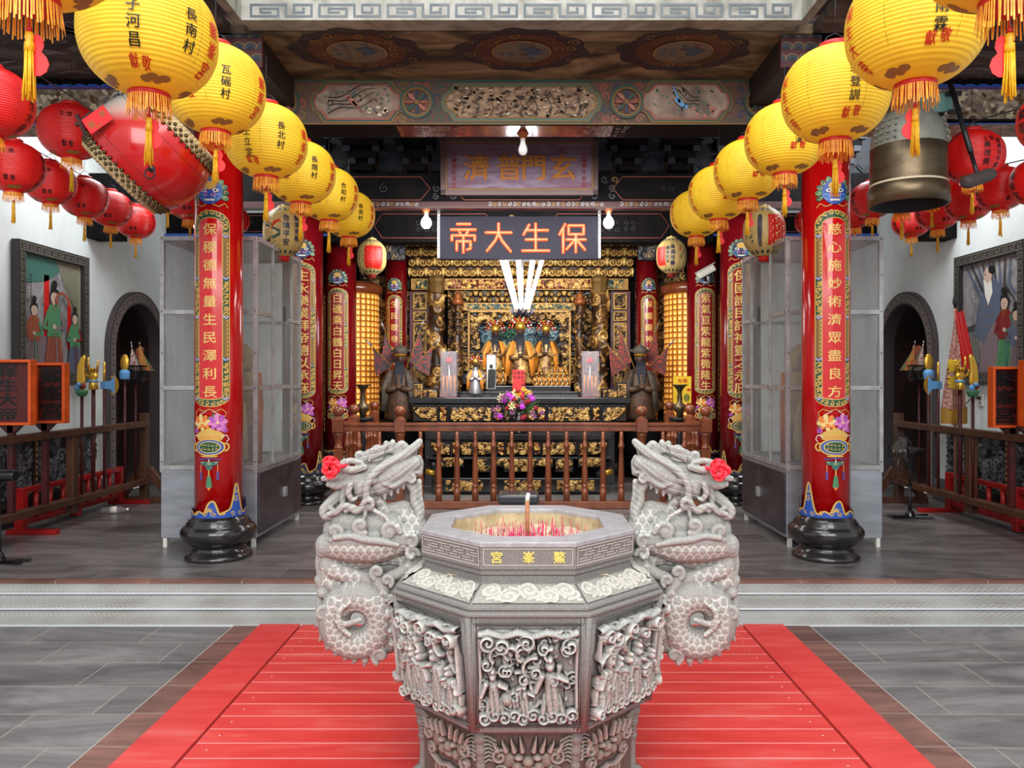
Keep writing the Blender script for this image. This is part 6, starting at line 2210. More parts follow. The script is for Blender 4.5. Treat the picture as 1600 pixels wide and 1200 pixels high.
# ================================================================ lanterns
def lens_r(z, H, n=2.25):
    t = np.clip(np.abs(z / H), 0, 1)
    return (1 - t ** n) ** (1 / 2.1)
def lantern(px, py, w, D, paper, label, group, cols, fringe=True, tag_='', rz=0.0, hk=.455, gold=True, cord=.25, inkm='ink'):
    Y = F * D / w
    c = W(px, py, Y)
    t = thing('paper_lantern', label, 'lantern', c, group)
    R_, H = D / 2, D * hk
    rs = random.Random(int(px * 7 + py))
    # shade: thin hoops show as ribs
    zc = H * .965
    n = 30
    prof = []
    for i in range(n):
        for j, dr in ((0, -.017), (.22, 0), (.78, .002)):
            z = -zc + 2 * zc * (i + j) / n
            prof.append((R_ * float(lens_r(z, H)) * (1 + dr), z))
    prof.append((R_ * float(lens_r(zc, H)), zc))
    b = MB()
    b.lathe(prof, 40, (0, 0, 0), 0, caps=False)
    def f(U, V, o):
        V = np.asarray(V, float)
        r = R_ * lens_r(V, H) * 1.008 + .0008 + o
        return np.stack([r * np.sin(U), -r * np.cos(U), V], -1)
    a0 = math.atan2(c.x, c.y)            # turn so that angle 0 faces the hall entrance axis
    d = Dec(b, lambda U, V, o: f(np.asarray(U) / R_ - 0 * a0, V, o), .0007, .05)
    d.up()
    el = math.atan2(c.z - EYE, math.hypot(c.x, c.y))
    for (az, zt, st, size, m, *rest) in cols:      # lettering columns; angles and heights as they face the hall entrance
        for q, ch in enumerate(st):
            za = zt * H - q * size * D * 1.08
            zl = (za - R_ * .96 * math.sin(el) * math.cos(math.radians(az))) / math.cos(el)
            d.text(ch, (math.radians(az) - a0) * R_, zl, size * D, m, bold=.016, cuts=3, sx=rest[0] if rest else 1.0)
    for k in range(6):                     # broken seam lines
        az = (k * 60 + 10)
        for q in range(26):
            if (q * 7 + k) % 5:
                z = -H * .6 + q * H * 1.15 / 26
                d.rect(math.radians(az) * R_ - .0007, z, math.radians(az) * R_ + .0007, z + H * .03, 3 if gold else 1)
    for k in range(4):                     # little gilt clouds near the bottom ring
        az = k * 90 + 35
        for q in range(4):
            d.ell((math.radians(az + q * 9 - 14)) * R_, -H * .895 + H * .025 * (q % 2), .022 * R_ / .21 * 1.6, .007, 4 if gold else 3, 9)
    b.build('shade', [paper, inkm, 'redink', 'ink' if gold else 'dgold', 'dgold'], t, world=False)
    rc = R_ * float(lens_r(zc, H))
    rc = max(rc, R_ * .24)
    MB().lathe([(rc * .97, -zc + .004), (rc * 1.03, -zc + .002), (rc * 1.03, -zc - .02 * D / .42), (rc * .97, -zc - .02 * D / .42)], 32).build('bottom_ring', 'red', t, world=False)
    MB().lathe([(rc, zc - .003), (rc, zc + .02 * D / .42), (rc * .9, zc + .022 * D / .42), (rc * .9, zc)], 32).build('top_ring', 'red', t, world=False)
    b = MB()
    b.tube([(-rc * .95, 0, zc + .01), (-rc * .5, 0, zc + .05), (0, 0, zc + .065), (rc * .5, 0, zc + .05), (rc * .95, 0, zc + .01)], .002, 6)
    b.tube([(0, 0, zc + .06), (0, 0, zc + .06 + cord)], .0016, 5)
    b.build('hanging_wire', 'iron', t, world=False)
    k = D / .42
    if fringe:
        b = MB()
        n = 64
        for i in range(n):
            a = 2 * PI * i / n + rs.uniform(-.03, .03)
            L_ = (.058 + rs.uniform(-.012, .008)) * k
            x, y = rc * 1.03 * math.cos(a), rc * 1.03 * math.sin(a)
            g = 1 + rs.uniform(0, .12)
            q = .0019 * k
            tx, ty = -math.sin(a) * q, math.cos(a) * q
            z = -zc - .014 * k
            b.add([(x - tx, y - ty, z), (x + tx, y + ty, z), (x * g + tx, y * g + ty, z - L_), (x * g - tx, y * g - ty, z - L_),
                   (x, y, z), (x * 1.03, y * 1.03, z - .5 * L_), (x * g * 1.02, y * g * 1.02, z - L_)], [(0, 1, 2, 3), (4, 5, 6)])
        b.build('fringe', 'fringe', t, world=False)
        zt = -zc - .07 * k
        b = MB()
        b.tube([(0, 0, -zc), (0, 0, zt)], .0022 * k, 6)
        b.ball((0, 0, zt), .007 * k, 8, 6)
        b.build('tassel_cord', 'red', t, world=False)
        b = MB()
        b.lathe([(0, zt - .004 * k), (.008 * k, zt - .008 * k), (.01 * k, zt - .02 * k), (.008 * k, zt - .026 * k), (.0105 * k, zt - .032 * k), (.0115 * k, zt - .05 * k)], 12)
        for i in range(20):
            a = i * 2.4
            r0 = .0095 * k * math.sqrt((i + 1) / 20)
            x, y = r0 * math.cos(a), r0 * math.sin(a)
            b.tube([(x, y, zt - .03 * k), (x * 1.15, y * 1.15, zt - .09 * k), (x * 1.5 + .003 * math.sin(i), y * 1.5, zt - (.155 + rs.uniform(-.012, .01)) * k)], .0022 * k, 4)
        b.build('tassel', 'tassel', t, world=False)
        if tag_:
            pts = [(-.004, 0), (.012, .0), (.022, -.012), (.024, -.028), (.018, -.04), (.03, -.052), (.036, -.068), (.03, -.085), (.016, -.094), (.0, -.094), (-.004, -.07)]
            sg = -1 if tag_ == 'l' else 1
            b = MB()
            b.prism([(sg * (.006 + u) * k, zt - .01 * k + v * k) for u, v in pts], lambda u, v, w_: (u, .004 + w_, v), .0015)
            b.build('paper_tag', 'tag', t, world=False, fix=True)
    t.rotation_euler = (0, 0, rz)
    return t

YL = 'yellow paper lanterns strung along the two front rows'
KX = ('敬', '獻')
def kx(az, z, s, m=2):
    return [(az - s * 75, z, '獻', s, m), (az + s * 75, z, '敬', s, m)]
left = [  # px, py, width, village column, donor column
    (46, -130, 290, '長北村', '陳安', 'nearest, cut by the top edge, left row'),
    (233, 57, 204, '長南村', '李子河昌', 'largest whole one, left row, by the drum'),
    (337, 140, 150, '瓦磘村', '', 'third of the left row, beside the drum'),
    (416, 221, 126, '長北村', '士立定', 'fourth of the left row'),
    (470, 270, 107, '長南村', '', 'fifth of the left row'),
    (514, 304, 92, '合和村', '', 'second smallest of the left row'),
    (545, 335, 81, '長南村', '', 'smallest of the left row')]
for i, (px, py, w, v, dn, lb) in enumerate(left):
    cols = [((34, 34, 11, 20, 22, 28, 26)[i], .43 if i < 5 else .35, v, .10, 1)]
    if dn:
        cols.append((-12 if i < 3 else -26, .66 if i < 3 else .2, dn, .10, 1))
    cols += kx((-9, -9, -36, -24, -30, -30, -30)[i], (-.12, -.30, -.12, -.42, -.12, -.12, -.12)[i], .085)
    cols += [(62, .24, '鰲峯宮', .13, 2), (150, .5, '鰲峯宮', .12, 2), (-110, .5, '鰲峯宮', .12, 2)]
    lantern(px, py, w, .42, 'yellow_paper', 'yellow ribbed lantern with black and red characters, ' + lb, YL, cols, True, 'r' if i != 5 else '', cord=.1 if i < 2 else .2)
right = [
    (1577, -128, 290, '平安', '行', 'nearest, cut by the top edge, right row', 0),
    (1430, 41, 206, '雨森', '雨霖', 'largest whole one, right row, by the bell', 1),
    (1305, 148, 162, '村', '李登訓', 'third of the right row, before the column', 0),
    (1226, 218, 122, '村', '登漢', 'fourth of the right row', 0),
    (1168, 266, 104, '村', '三源', 'fifth of the right row', 0),
    (1123, 302, 94, '長', '', 'second smallest of the right row', 0),
    (1088, 334, 81, '北', '', 'smallest of the right row', 0)]
for i, (px, py, w, v, dn, lb, bell) in enumerate(right):
    cols = [(-64, .34, '保生大帝', .115, 2)] + kx(20, (-.06, -.16, -.30, -.15, -.12, -.12, -.12)[i], .088)
    if dn:
        cols.append((20, .44 if len(dn) > 2 else .22, dn, .10, 1))
    if i == 2:
        cols.append((16, .66, '士', .08, 2))
    cols += [(58, .3, v + '村', .07, 1), (150, .5, '鰲峯宮', .12, 2), (-150, .5, '鰲峯宮', .12, 2)]
    lantern(px, py, w, .42, 'yellow_paper', 'yellow ribbed lantern with red and black characters, ' + lb, YL, cols, True, 'l' if i in (0, 1) else 'r', cord=.1 if i < 2 else .2)

RL = 'red paper lanterns strung in the side bays'
redL = [(-16, 160, 125, 'cut by the left edge, nearest one', ''), (112, 206, 96, 'left of the drum by a red card', ''), (21, 261, 90, 'at the left edge above the relief picture', ''),
        (79, 286, 75, 'second of the row above the left relief picture', ''), (132, 309, 70, 'third of the row above the left relief picture', ''), (173, 326, 63, 'between the left relief picture and the left arch', ''),
        (212, 347, 58, 'lowest one above the left arched doorway', ''), (262, 297, 60, 'mostly hidden behind the drum', ''), (297, 312, 72, 'between the drum and the left front column', ''), (364, 344, 50, 'peeking out right of the left front column', '')]
for px, py, w, lb, tg in redL:
    DD = .44 if px == 112 else .36
    cols = [(-4, .62, '信', .09, 1), (-16, .62, '士', .09, 1)] + kx(-8, -.36, .09, 1) + [(62, .4, '保生大帝', .13, 1), (150, .5, '鰲峯宮', .12, 1), (-110, .5, '鰲峯宮', .12, 1)]
    lantern(px, py, w, DD, 'red_paper', 'red ribbed lantern with black characters, ' + lb, RL, cols, True, tg, gold=False, hk=.44)
redR = [(1652, 188, 112, 'cut by the right edge, highest of the right bay', 'l'), (1519, 245, 92, 'behind the rubber mallet, lettered in several columns', 'r'), (1622, 284, 82, 'at the right edge above the relief picture', ''), (1563, 295, 77, 'above the corner of the right relief picture', ''),
        (1513, 314, 71, 'right of the bell, under the mallet', ''), (1465, 330, 66, 'right under the bell mouth', ''), (1424, 346, 57, 'lowest one above the right arched doorway', ''), (1409, 297, 80, 'hidden behind the bell', 'r'),
        (1456, 288, 70, 'half hidden behind the right flank of the bell', ''), (1363, 312, 66, 'between the right front column and the bell', ''), (1336, 330, 60, 'touching the right front column from behind', ''), (1267, 346, 48, 'peeking out left of the right front column', '')]
for i, (px, py, w, lb, tg) in enumerate(redR):
    DD = .40 if i == 1 else .36
    cols = [(-56, .35, '鰲峯宮', .17, 1)] + kx(26, -.4, .09, 1) + [(-75, .75, '元', .07, 1), (150, .5, '鰲峯宮', .12, 1), (-150, .5, '鰲峯宮', .12, 1)]
    if i == 1:
        cols = [(-60, .3, '鰲峯宮', .17, 1), (24, .62, '士', .09, 1), (36, .62, '信', .09, 1), (26, .38, '黃復興', .12, 1), (50, .5, '聲勇功中興', .09, 1)]
    lantern(px, py, w, DD, 'red_paper', 'red ribbed lantern with black characters, ' + lb, RL, cols, True, tg, gold=False, hk=.44)

# tan silk lanterns painted with phoenix / dragon, fluted
def silk_lantern(px, py, w, h, D, label, facing, small=False):
    Y = F * D / w
    c = W(px, py, Y)
    t = thing('silk_lantern', label, 'lantern', c, 'painted tan silk lanterns')
    R_, H = D / 2, D * h / w / 2
    n, k = 64, 22
    T = np.linspace(-1, 1, k)
    rr = R_ * (.34 + .66 * (1 - np.abs(T) ** 3.2))
    A = np.arange(n) * 2 * PI / n
    fl = 1 - .035 * np.abs(np.cos(A * 6)) ** 6
    V = np.stack([np.outer(rr, np.cos(A) * fl), np.outer(rr, np.sin(A) * fl), np.repeat((T * H)[:, None], n, 1)], -1).reshape(-1, 3)
    b = MB()
    b.add(V, [(i * n + j, i * n + (j + 1) % n, (i + 1) * n + (j + 1) % n, (i + 1) * n + j) for i in range(k - 1) for j in range(n)], 0, True)
    def f(U, Vv, o):
        r = np.interp(Vv, T * H, rr) + .001 + o
        return np.stack([r * np.sin(np.asarray(U) / R_), -r * np.cos(np.asarray(U) / R_), np.asarray(Vv, float)], -1)
    d = Dec(b, f, .0006, .03)
    R = random.Random(int(px))
    for q in range(14):
        d.ell((-1 + q / 7) * 3.1 * R_ * .98, -.86 * H, .02, .014, 1, 9)
        d.ell((-1 + q / 7) * 3.1 * R_ * .98, .86 * H, .02, .012, 5, 9)
    d.up()
    if facing == 'dragon':
        pts = [(-.035 - .05 * math.cos(q * .9) , -.6 * H + q * .13 * H) for q in range(10)]
        d.stroke([(x * R_ / .1, y) for x, y in pts], [.03, .02, .006], 1)
        d.up()
        for q in range(16):
            d.ell(R.uniform(-.9, -.05) * R_, R.uniform(-.6, .3) * H, .012, .005, R.choice((2, 1, 7)), 7, R.uniform(0, 3))
            d.up(.1)
        for q in range(6):
            d.stroke([(-.35 * R_, .0), (-.2 * R_ + .01 * q, .25 * H + .03 * H * q), (-.05 * R_ + .012 * q, .42 * H - .05 * H * q)], [.004, .01, .002], 2)
        d.text('合境平安', .42 * R_, .48 * H, .30 * H, 4, bold=.03, pitch=1.1, cuts=2)
        d.text('風調雨順', 1.0 * R_, .5 * H, .25 * H, 4, bold=.03, pitch=1.1, cuts=2)
    elif facing == 'temple':
        d.rect(-.1 * R_, -.62 * H, 1.05 * R_, .60 * H, 2)
        d.up()
        for q in range(4):
            z = .5 * H - q * .3 * H
            d.stroke([(0, z), (.3 * R_, z - .08 * H), (.5 * R_, z + .02 * H), (.75 * R_, z - .08 * H), (1.0 * R_, z)], [.004, .012, .008, .012, .004], 6)
            for j in range(4):
                d.rect((.1 + .22 * j) * R_, z - .24 * H, (.13 + .22 * j) * R_, z - .1 * H, 6)
        d.text('風調雨順國泰民安', -.5 * R_, .52 * H, .2 * H, 4, bold=.03, pitch=.8, cuts=2)
        for q in range(8):
            d.ell(R.uniform(-1.3, -.9) * R_, R.uniform(-.6, .5) * H, .015, .007, 1, 7, R.uniform(0, 3))
    elif facing == 'redleft':
        d.rect(-.35 * R_, -.72 * H, 1.0 * R_, .55 * H, 2)
        d.up()
        for q in range(9):
            z = .48 * H - q * .14 * H
            d.stroke([((-.25 + .1 * (q % 3)) * R_, z), (.3 * R_, z - .03 * H), (.9 * R_, z + .01)], .003, 6)
        for q in range(14):
            d.ell(R.uniform(-1.2, -.5) * R_, R.uniform(-.7, .7) * H, .014, .006, R.choice((1, 5, 5)), 7, R.uniform(0, 3))
    else:
        d.rect(-1.4 * R_, -.6 * H, -.62 * R_, .45 * H, 2)
        d.text('風調雨順', -.1 * R_, .42 * H, .27 * H, 4, bold=.03, cuts=2)
        d.text('國泰民安', -.42 * R_, .35 * H, .22 * H, 4, bold=.03, cuts=2)
        d.stroke([(.5 * R_, .5 * H), (.8 * R_, .2 * H), (.5 * R_, -.1 * H), (.8 * R_, -.5 * H)], [.02, .014, .02], 1)
        d.ell(.45 * R_, .3 * H, .012, .012, 2, 10)
    b.build('shade', ['old_paper', 'dimgreen', 'redink', 'dgold', 'navy', 'slate', 'palegold', 'white'], t, world=False)
    MB().lathe([(R_ * .34, H), (R_ * .3, H + .012), (.02, H + .016), (.014, H + .03), (0, H + .032)], 20).build('top_cap', 'palegold', t, world=False)
    MB().lathe([(0, -H - .04), (R_ * .26, -H - .04), (R_ * .28, -H - .01), (R_ * .3, -H), (R_ * .34, -H)][::-1], 20).build('bottom_cap', 'dred' if small else 'red', t, world=False)
    b = MB()
    for dx in (-.006, .006):
        b.tube([(dx, 0, H + .02), (dx, 0, H + .02 + (.28 if small else .16))], .0012, 5)
    b.build('hanging_wire', 'iron', t, world=False)
silk_lantern(443, 363, 62, 76, .34, 'large tan fluted silk lantern painted with a green phoenix, hanging left before the cabinet', 'dragon')
silk_lantern(1194, 363, 64, 76, .34, 'large tan fluted silk lantern painted with a red temple, hanging right before the cabinet', 'temple')
silk_lantern(581, 402, 45, 55, .33, 'small tan fluted silk lantern with faded red panel, left of the lit sign', 'redleft', True)
silk_lantern(1049, 400, 46, 55, .33, 'small tan fluted silk lantern with black writing, right of the lit sign', 'words', True)

# wires the red lanterns hang on
for i, pts in enumerate(([(-60, 40, 3.4), (110, 150, 4.6), (250, 245, 6.6)], [(-60, 200, 4.6), (20, 216, 4.9), (80, 248, 5.9), (210, 318, 7.6)],
                         [(1700, 140, 3.3), (1520, 190, 4.8), (1440, 262, 5.8), (1390, 300, 6.7)], [(1680, 232, 4.4), (1563, 258, 5.7), (1465, 300, 6.7), (1424, 320, 7.7)])):
    P = [W(*p) for p in pts]
    b = MB()
    b.tube(P, .004, 6)
    tag(b.build('lantern_wire', 'iron', loc=P[0]), 'thin black wire the %s row of red lanterns hangs on, %s bay' % (('upper', 'lower')[i % 2], ('left', 'right')[i // 2]), 'wire')

# ================================================================ drum
c = W(236, 238, 5.0)
t = thing('temple_drum', 'large red barrel drum with studded hide heads hung in the left bay', 'drum', c)
ax = Vector((.68, .10, .66)).normalized()
Rm = ax.to_track_quat('Z', 'Y').to_matrix()
L2, rh, rb = .245, .275, .365
prof = [(rh + (rb - rh) * (1 - (z / L2) ** 2), z) for z in np.linspace(-L2, L2, 21)]
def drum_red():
    m, tr, b_, N, L = nt('red_lacquer_pale_top')
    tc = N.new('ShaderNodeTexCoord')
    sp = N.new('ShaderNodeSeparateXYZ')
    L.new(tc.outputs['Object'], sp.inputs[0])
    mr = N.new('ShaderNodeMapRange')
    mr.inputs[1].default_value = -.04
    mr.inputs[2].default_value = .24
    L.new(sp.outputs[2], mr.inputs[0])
    L.new(ramp(N, L, mr.outputs[0], [(0, (190, 16, 16)), (.45, (206, 60, 56)), (.7, (222, 170, 160)), (1, (214, 208, 192))]), b_.inputs['Base Color'])  # red turns pale towards the top of the barrel
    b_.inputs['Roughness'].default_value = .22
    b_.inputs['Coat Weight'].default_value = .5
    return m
b = MB()
b.lathe(prof, 64, c, 0, R=Rm, caps=False)
for z in (-.12, .12):
    r = rh + (rb - rh) * (1 - (z / L2) ** 2) + .001
    T = np.linspace(0, 2 * PI, 65)[:-1]
    b.tube([c + Rm @ Vector((r * math.cos(a), r * math.sin(a), z)) for a in T], .0014, 4, 1, closed=True)
b.build('barrel', [drum_red(), 'dred'], t)
for s in (-1, 1):
    b = MB()
    pr = [(rh + .040, L2 - .052), (rh + .028, L2 - .03), (rh + .012, L2), (rh + .002, L2 + .012), (rh - .02, L2 + .018), (0, L2 + .018)]
    b.lathe([(r, s * z) for r, z in (pr if s > 0 else pr[::-1])], 64, c, 0, R=Rm, caps=False)
    for i in range(64):                                   # pleats of the hide at the edge
        a = 2 * PI * i / 64
        p0, p1 = (c + Rm @ Vector(((rh + .012) * math.cos(a), (rh + .012) * math.sin(a), s * (L2 - .004)))), (c + Rm @ Vector(((rh + .0) * math.cos(a), (rh + .0) * math.sin(a), s * (L2 + .016))))
        b.tube([p0, p1], .006, 5)
    hd = b.build('drum_head', 'skin_hide', t)
    b = MB()
    n = 44
    for i in range(n * 3):
        a = 2 * PI * (i // 3 + (.5 if i % 3 == 1 else 0)) / n
        z = L2 - .058 + .021 * (i % 3)
        r = float(np.interp(z, [L2 - .075, L2 - .04, L2, L2 + .02], [rh + .056, rh + .036, rh + .016, rh + .01]))
        b.ball(c + Rm @ Vector((r * math.cos(a), r * math.sin(a), s * z)), .0118, 8, 5)
    b.build('stud', pm('dark_brass_stud', (92, 80, 54), .3, .8), hd)['kind'] = 'stuff'
# ring handle and hook
p = W(237, 272, 4.64)
b = MB()
b.ball(p + Vector((0, 0, .03)), (.022, .02, .022), 12, 8)
T = np.linspace(0, 2 * PI, 25)[:-1]
b.tube([p + Vector((.028 * math.cos(a), -.022, -.002 + .03 * math.sin(a))) for a in T], .0045, 8, closed=True)
b.build('ring_handle', 'iron', t)
b = MB()
p = W(182, 152, 5.1)
b.tube([p + Vector((.03 * math.cos(a), .01 * math.sin(a), .035 * math.sin(a))) for a in T], .0045, 6, closed=True)
b.tube([p + Vector((.02, 0, .03)), p + Vector((.1, .1, .09)), p + Vector((.16, .2, .14)), p + Vector((.2, .3, .34))], .009, 8)
b.build('hanging_hook', 'alu', t)
# red fortune card wedged beside the drum
c = W(152, 187, 4.6)
t = thing('fortune_card', 'red card with gold characters stuck beside the drum\'s upper left', 'card', c)
Rr = Matrix.Rotation(-.62, 3, 'Y')
def cf(U, V, o):
    P = np.stack([np.asarray(U, float), -.003 - o + 0 * np.asarray(U, float), np.asarray(V, float)], -1) @ np.array(Rr).T
    return P + np.array(c)
b = MB()
b.box(c, (.155, .004, .10), 0, R=Rr)
d = Dec(b, cf, .001, 1)
d.text('福', -.045, -.005, .045, 1, cuts=1)
d.text('聖', .045, .01, .036, 1, cuts=1)
d.text('0922', -.02, -.035, .02, 1, vert=False, pitch=.62, cuts=1)
b.build('card', ['tag', 'dgold'], t)
b = MB()
b.bar(W(120, 180, 4.76), W(142, 228, 4.76), .022)
b.bar(W(118, 196, 4.77), W(146, 174, 4.77), .018)
tag(b.build('wooden_bracket', 'pole_wood', loc=W(131, 200, 4.76)), 'small dark red wooden bracket behind the red card, beside the drum', 'bracket')

# ================================================================ bell and mallet
Yb = 5.2
c = W(1419, 322, Yb)
t = thing('temple_bell', 'bronze temple bell with grey studded shoulder hung in the right bay', 'bell', (c.x, c.y, c.z))
k = Yb / F
R0 = 59 * k
prof = [(R0 * .93, 0), (R0, .004), (R0, 26 * k), (R0 * .955, 29 * k), (R0 * .945, 31 * k), (R0 * .945, 60 * k), (R0 * .935, 90 * k), (R0 * .90, 93 * k)]
bb = MB()
bb.lathe(prof, 56, c, caps=False)
MB().lathe([(R0 * .93, 0), (R0 * .87, .012), (R0 * .86, 30 * k), (R0 * .82, 90 * k), (0, 110 * k)], 56, c, caps=False).build('bell_inside', pm('bell_inside_shade', (22, 22, 24), .7), t)  # inside painted black to stand for the shade in the mouth
MB().lathe([(R0 * .952, 31 * k), (R0 * .958, 33 * k), (R0 * .948, 34 * k)], 56, c, caps=False).lathe([(R0 * .5, 55 * k), (R0 * .2, 45 * k), (.0, 44 * k)], 24, c, caps=False).build('pale_line', 'cream', t)
sh = [(R0 * .935, 90 * k), (R0 * .93, 93 * k), (R0 * .90, 108 * k), (R0 * .83, 124 * k), (R0 * .70, 137 * k), (R0 * .60, 141 * k), (R0 * .57, 144 * k), (R0 * .35, 147 * k), (0, 148 * k)]
MB().lathe(sh, 56, c, caps=False).build('shoulder', 'bellgrey', t)
b = MB()
for sect in range(4):
    for row in range(4):
        for q in range(4):
            a = -PI / 2 + math.radians((-62, 62, 152, 208 + 0)[sect] * 1.0 + (q - 1.5) * 11.5 + (0 if sect < 2 else 0))
            z = (96 + row * 10) * k
            r = float(np.interp(z, [s_[1] for s_ in sh], [s_[0] for s_ in sh]))
            p = Vector((c.x + r * math.cos(a), c.y + r * math.sin(a), c.z + z))
            o = Vector((math.cos(a), math.sin(a), .35)).normalized()
            b.tube([p, p + o * .014], [.007, .005], 8)
            b.ball(p + o * .016, .0075, 8, 6)
b.build('boss', 'bellgrey', t)
d = Dec(bb, cyl(c, R0 * .945), .0008, .03)
d.up()
for az in (-34, -30, 20, 24, 60, -80, 90):
    d.rect(math.radians(az) * R0, 33 * k, math.radians(az) * R0 + .003, 88 * k, 0)
d.text('鰲峯宮', math.radians(-12) * R0, 76 * k, .05, 0, bold=0)
d.text('鐘', math.radians(45) * R0, 78 * k, .04, 0, bold=0)
bb.build('bell_body', 'bronze', t)
b = MB()
b.tube([(c.x - .02, c.y, c.z + 147 * k), (c.x - .02, c.y, c.z + 160 * k), (c.x, c.y, c.z + 168 * k), (c.x + .02, c.y, c.z + 160 * k), (c.x + .02, c.y, c.z + 147 * k)], .012, 10)
b.tube([(c.x, c.y, c.z + 165 * k), (c.x, c.y, 3.56)], .009, 8)
b.build('crown_loop', 'bellgrey', t)
# mallet swinging on a bracket
t = thing('bell_mallet', 'dark rubber-headed mallet leaning on a long steel handle beside the bell', 'mallet', W(1522, 279, 4.98))
P0, P1 = W(1484, 128, 5.4), W(1527, 272, 4.98)
MB().tube([P0, P0.lerp(P1, .78)], .017, 12).tube([P0.lerp(P1, .78), P1], .0125, 12).build('handle', 'iron', t)
a, e = W(1513, 284, 4.95), W(1545, 273, 5.01)
dr = (e - a).normalized()
MB().tube([a - dr * .035, a - dr * .03, a - dr * .005, a + dr * .01, e - dr * .01, e + dr * .005, e + dr * .03, e + dr * .035], [.012, .034, .041, .042, .042, .041, .034, .012], 20).build('mallet_head', 'rubber', t)
t = thing('mallet_bracket', 'pale green verdigris plate bracket holding the mallet by the bell', 'bracket', W(1462, 160, 5.45))
b = MB()
q = [W(1437, 154, 5.45), W(1486, 144, 5.45), W(1486, 175, 5.45), W(1437, 178, 5.45)]
b.prism([(p.x, p.z) for p in q], lambda u, v, w_: (u, 5.43 + w_, v), .03)
b.build('plate', 'verdigris', t, bevel=.003, fix=True)
MB().box(W(1490, 146, 5.4), (.1, .03, .03)).box(W(1490, 175, 5.4), (.07, .03, .03)).build('clamp', 'iron', t, bevel=.003)
MB().bar(W(1462, 176, 5.5), (W(1470, 186, 5.9).x, 5.95, 3.30), .1, .08).build('timber_arm', 'sootbrown', t)

# ================================================================ plaque, lit sign, bulbs, tubes
t = thing('temple_plaque', 'old lilac wooden plaque with four gold characters in a dull purple frame', 'plaque', W(812, 260, 7.95))
z0, z1 = W(0, 303, 7.95).z, W(0, 216, 8.0).z
x0, x1 = W(688, 0, 7.95).x, W(935, 0, 7.95).x
tl = .06
fp = lambda U, V, o: np.stack([np.asarray(U, float), 8.02 - (np.asarray(V) - z0) * tl * 2 - o, np.asarray(V, float)], -1)
b = MB()
b.add([fp(u, v, o) for o in (0, -.04) for u, v in ((x0 + .03, z0 + .03), (x1 - .03, z0 + .03), (x1 - .03, z1 - .03), (x0 + .03, z1 - .03))], [(0, 1, 2, 3), (7, 6, 5, 4)])
b.build('board', 'plaque', t)
b = MB()
for o, g, w_, m in ((.03, 0, .05, 0), (.02, .05, .014, 1)):
    for a_, b_ in (((x0 + g, z0 + g), (x1 - g, z0 + g + w_)), ((x0 + g, z1 - g - w_), (x1 - g, z1 - g)), ((x0 + g, z0 + g), (x0 + g + w_, z1 - g)), ((x1 - g - w_, z0 + g), (x1 - g, z1 - g))):
        cs = [(a_[0], a_[1]), (b_[0], a_[1]), (b_[0], b_[1]), (a_[0], b_[1])]
        b.add([fp(u, v, oo) for oo in (o, -.03) for u, v in cs], [(0, 1, 2, 3), (0, 4, 5, 1), (1, 5, 6, 2), (2, 6, 7, 3), (3, 7, 4, 0)], m)
b.build('frame', ['beamframe', 'dimgold'], t)
b = MB()
d = Dec(b, fp, .008, 2)
d.up()
for ch, px in zip('濟普門玄', (745, 796, 834, 880)):
    d.text(ch, W(px, 0, 7.95).x, (z0 + z1) / 2 - .01, .27, 0, bold=.03, cuts=1)
for px in (709, 913):
    d.text('光緒甲午年立', W(px, 0, 7.95).x, z1 - .17, .055, 1, bold=.01, cuts=1)
b.build('lettering', [pm('ochre_gilt', (150, 92, 30), .7), 'dred'], t)

Ys = 8.3
p0, p1 = W(687, 405, Ys), W(935, 338, Ys)
t = thing('led_sign', 'dark sign board with four glowing orange-red dotted characters hung over the altar', 'sign', W(811, 372, Ys))
cx, cz = (p0.x + p1.x) / 2, (p0.z + p1.z) / 2
MB().box((cx, Ys + .04, cz), (p1.x - p0.x, .08, p1.z - p0.z)).build('board', 'ledsign', t, bevel=.004)
for s in (-1, 1):
    b = MB()
    b.box((cx + s * (p1.x - p0.x) / 2 + s * .012, Ys + .02, cz + .1), (.026, .012, .62), 0)
    for q in range(15):
        b.box((cx + s * (p1.x - p0.x) / 2 + s * .012, Ys + .012, cz - .18 + q * .04), (.008, .003, .02), 1)
    b.build('slotted_angle', ['alu', 'ink'], t)
# characters drawn as channel strokes with a dotted LED line along each
ST = {'帝': [[(.3, .97), (.72, .97)], [(.1, .78), (.9, .78)], [(.36, .74), (.42, .6)], [(.66, .74), (.58, .6)], [(.12, .42), (.12, .58), (.88, .58), (.88, .42)], [(.28, .08), (.28, .38), (.74, .38), (.74, .14), (.64, .1)], [(.5, .58), (.5, 0)]],
      '大': [[(.08, .68), (.92, .68)], [(.5, .98), (.5, .66), (.4, .42), (.12, .06)], [(.5, .66), (.6, .42), (.9, .04)]],
      '生': [[(.28, .94), (.1, .62)], [(.2, .76), (.9, .76)], [(.18, .44), (.86, .44)], [(.5, .98), (.5, .06)], [(.06, .06), (.94, .06)]],
      '保': [[(.28, .96), (.1, .62)], [(.22, .78), (.22, .0)], [(.4, .92), (.9, .92), (.9, .62), (.4, .62), (.4, .92)], [(.34, .44), (.96, .44)], [(.64, .6), (.64, .02)], [(.6, .42), (.34, .12)], [(.68, .42), (.94, .1)]]}
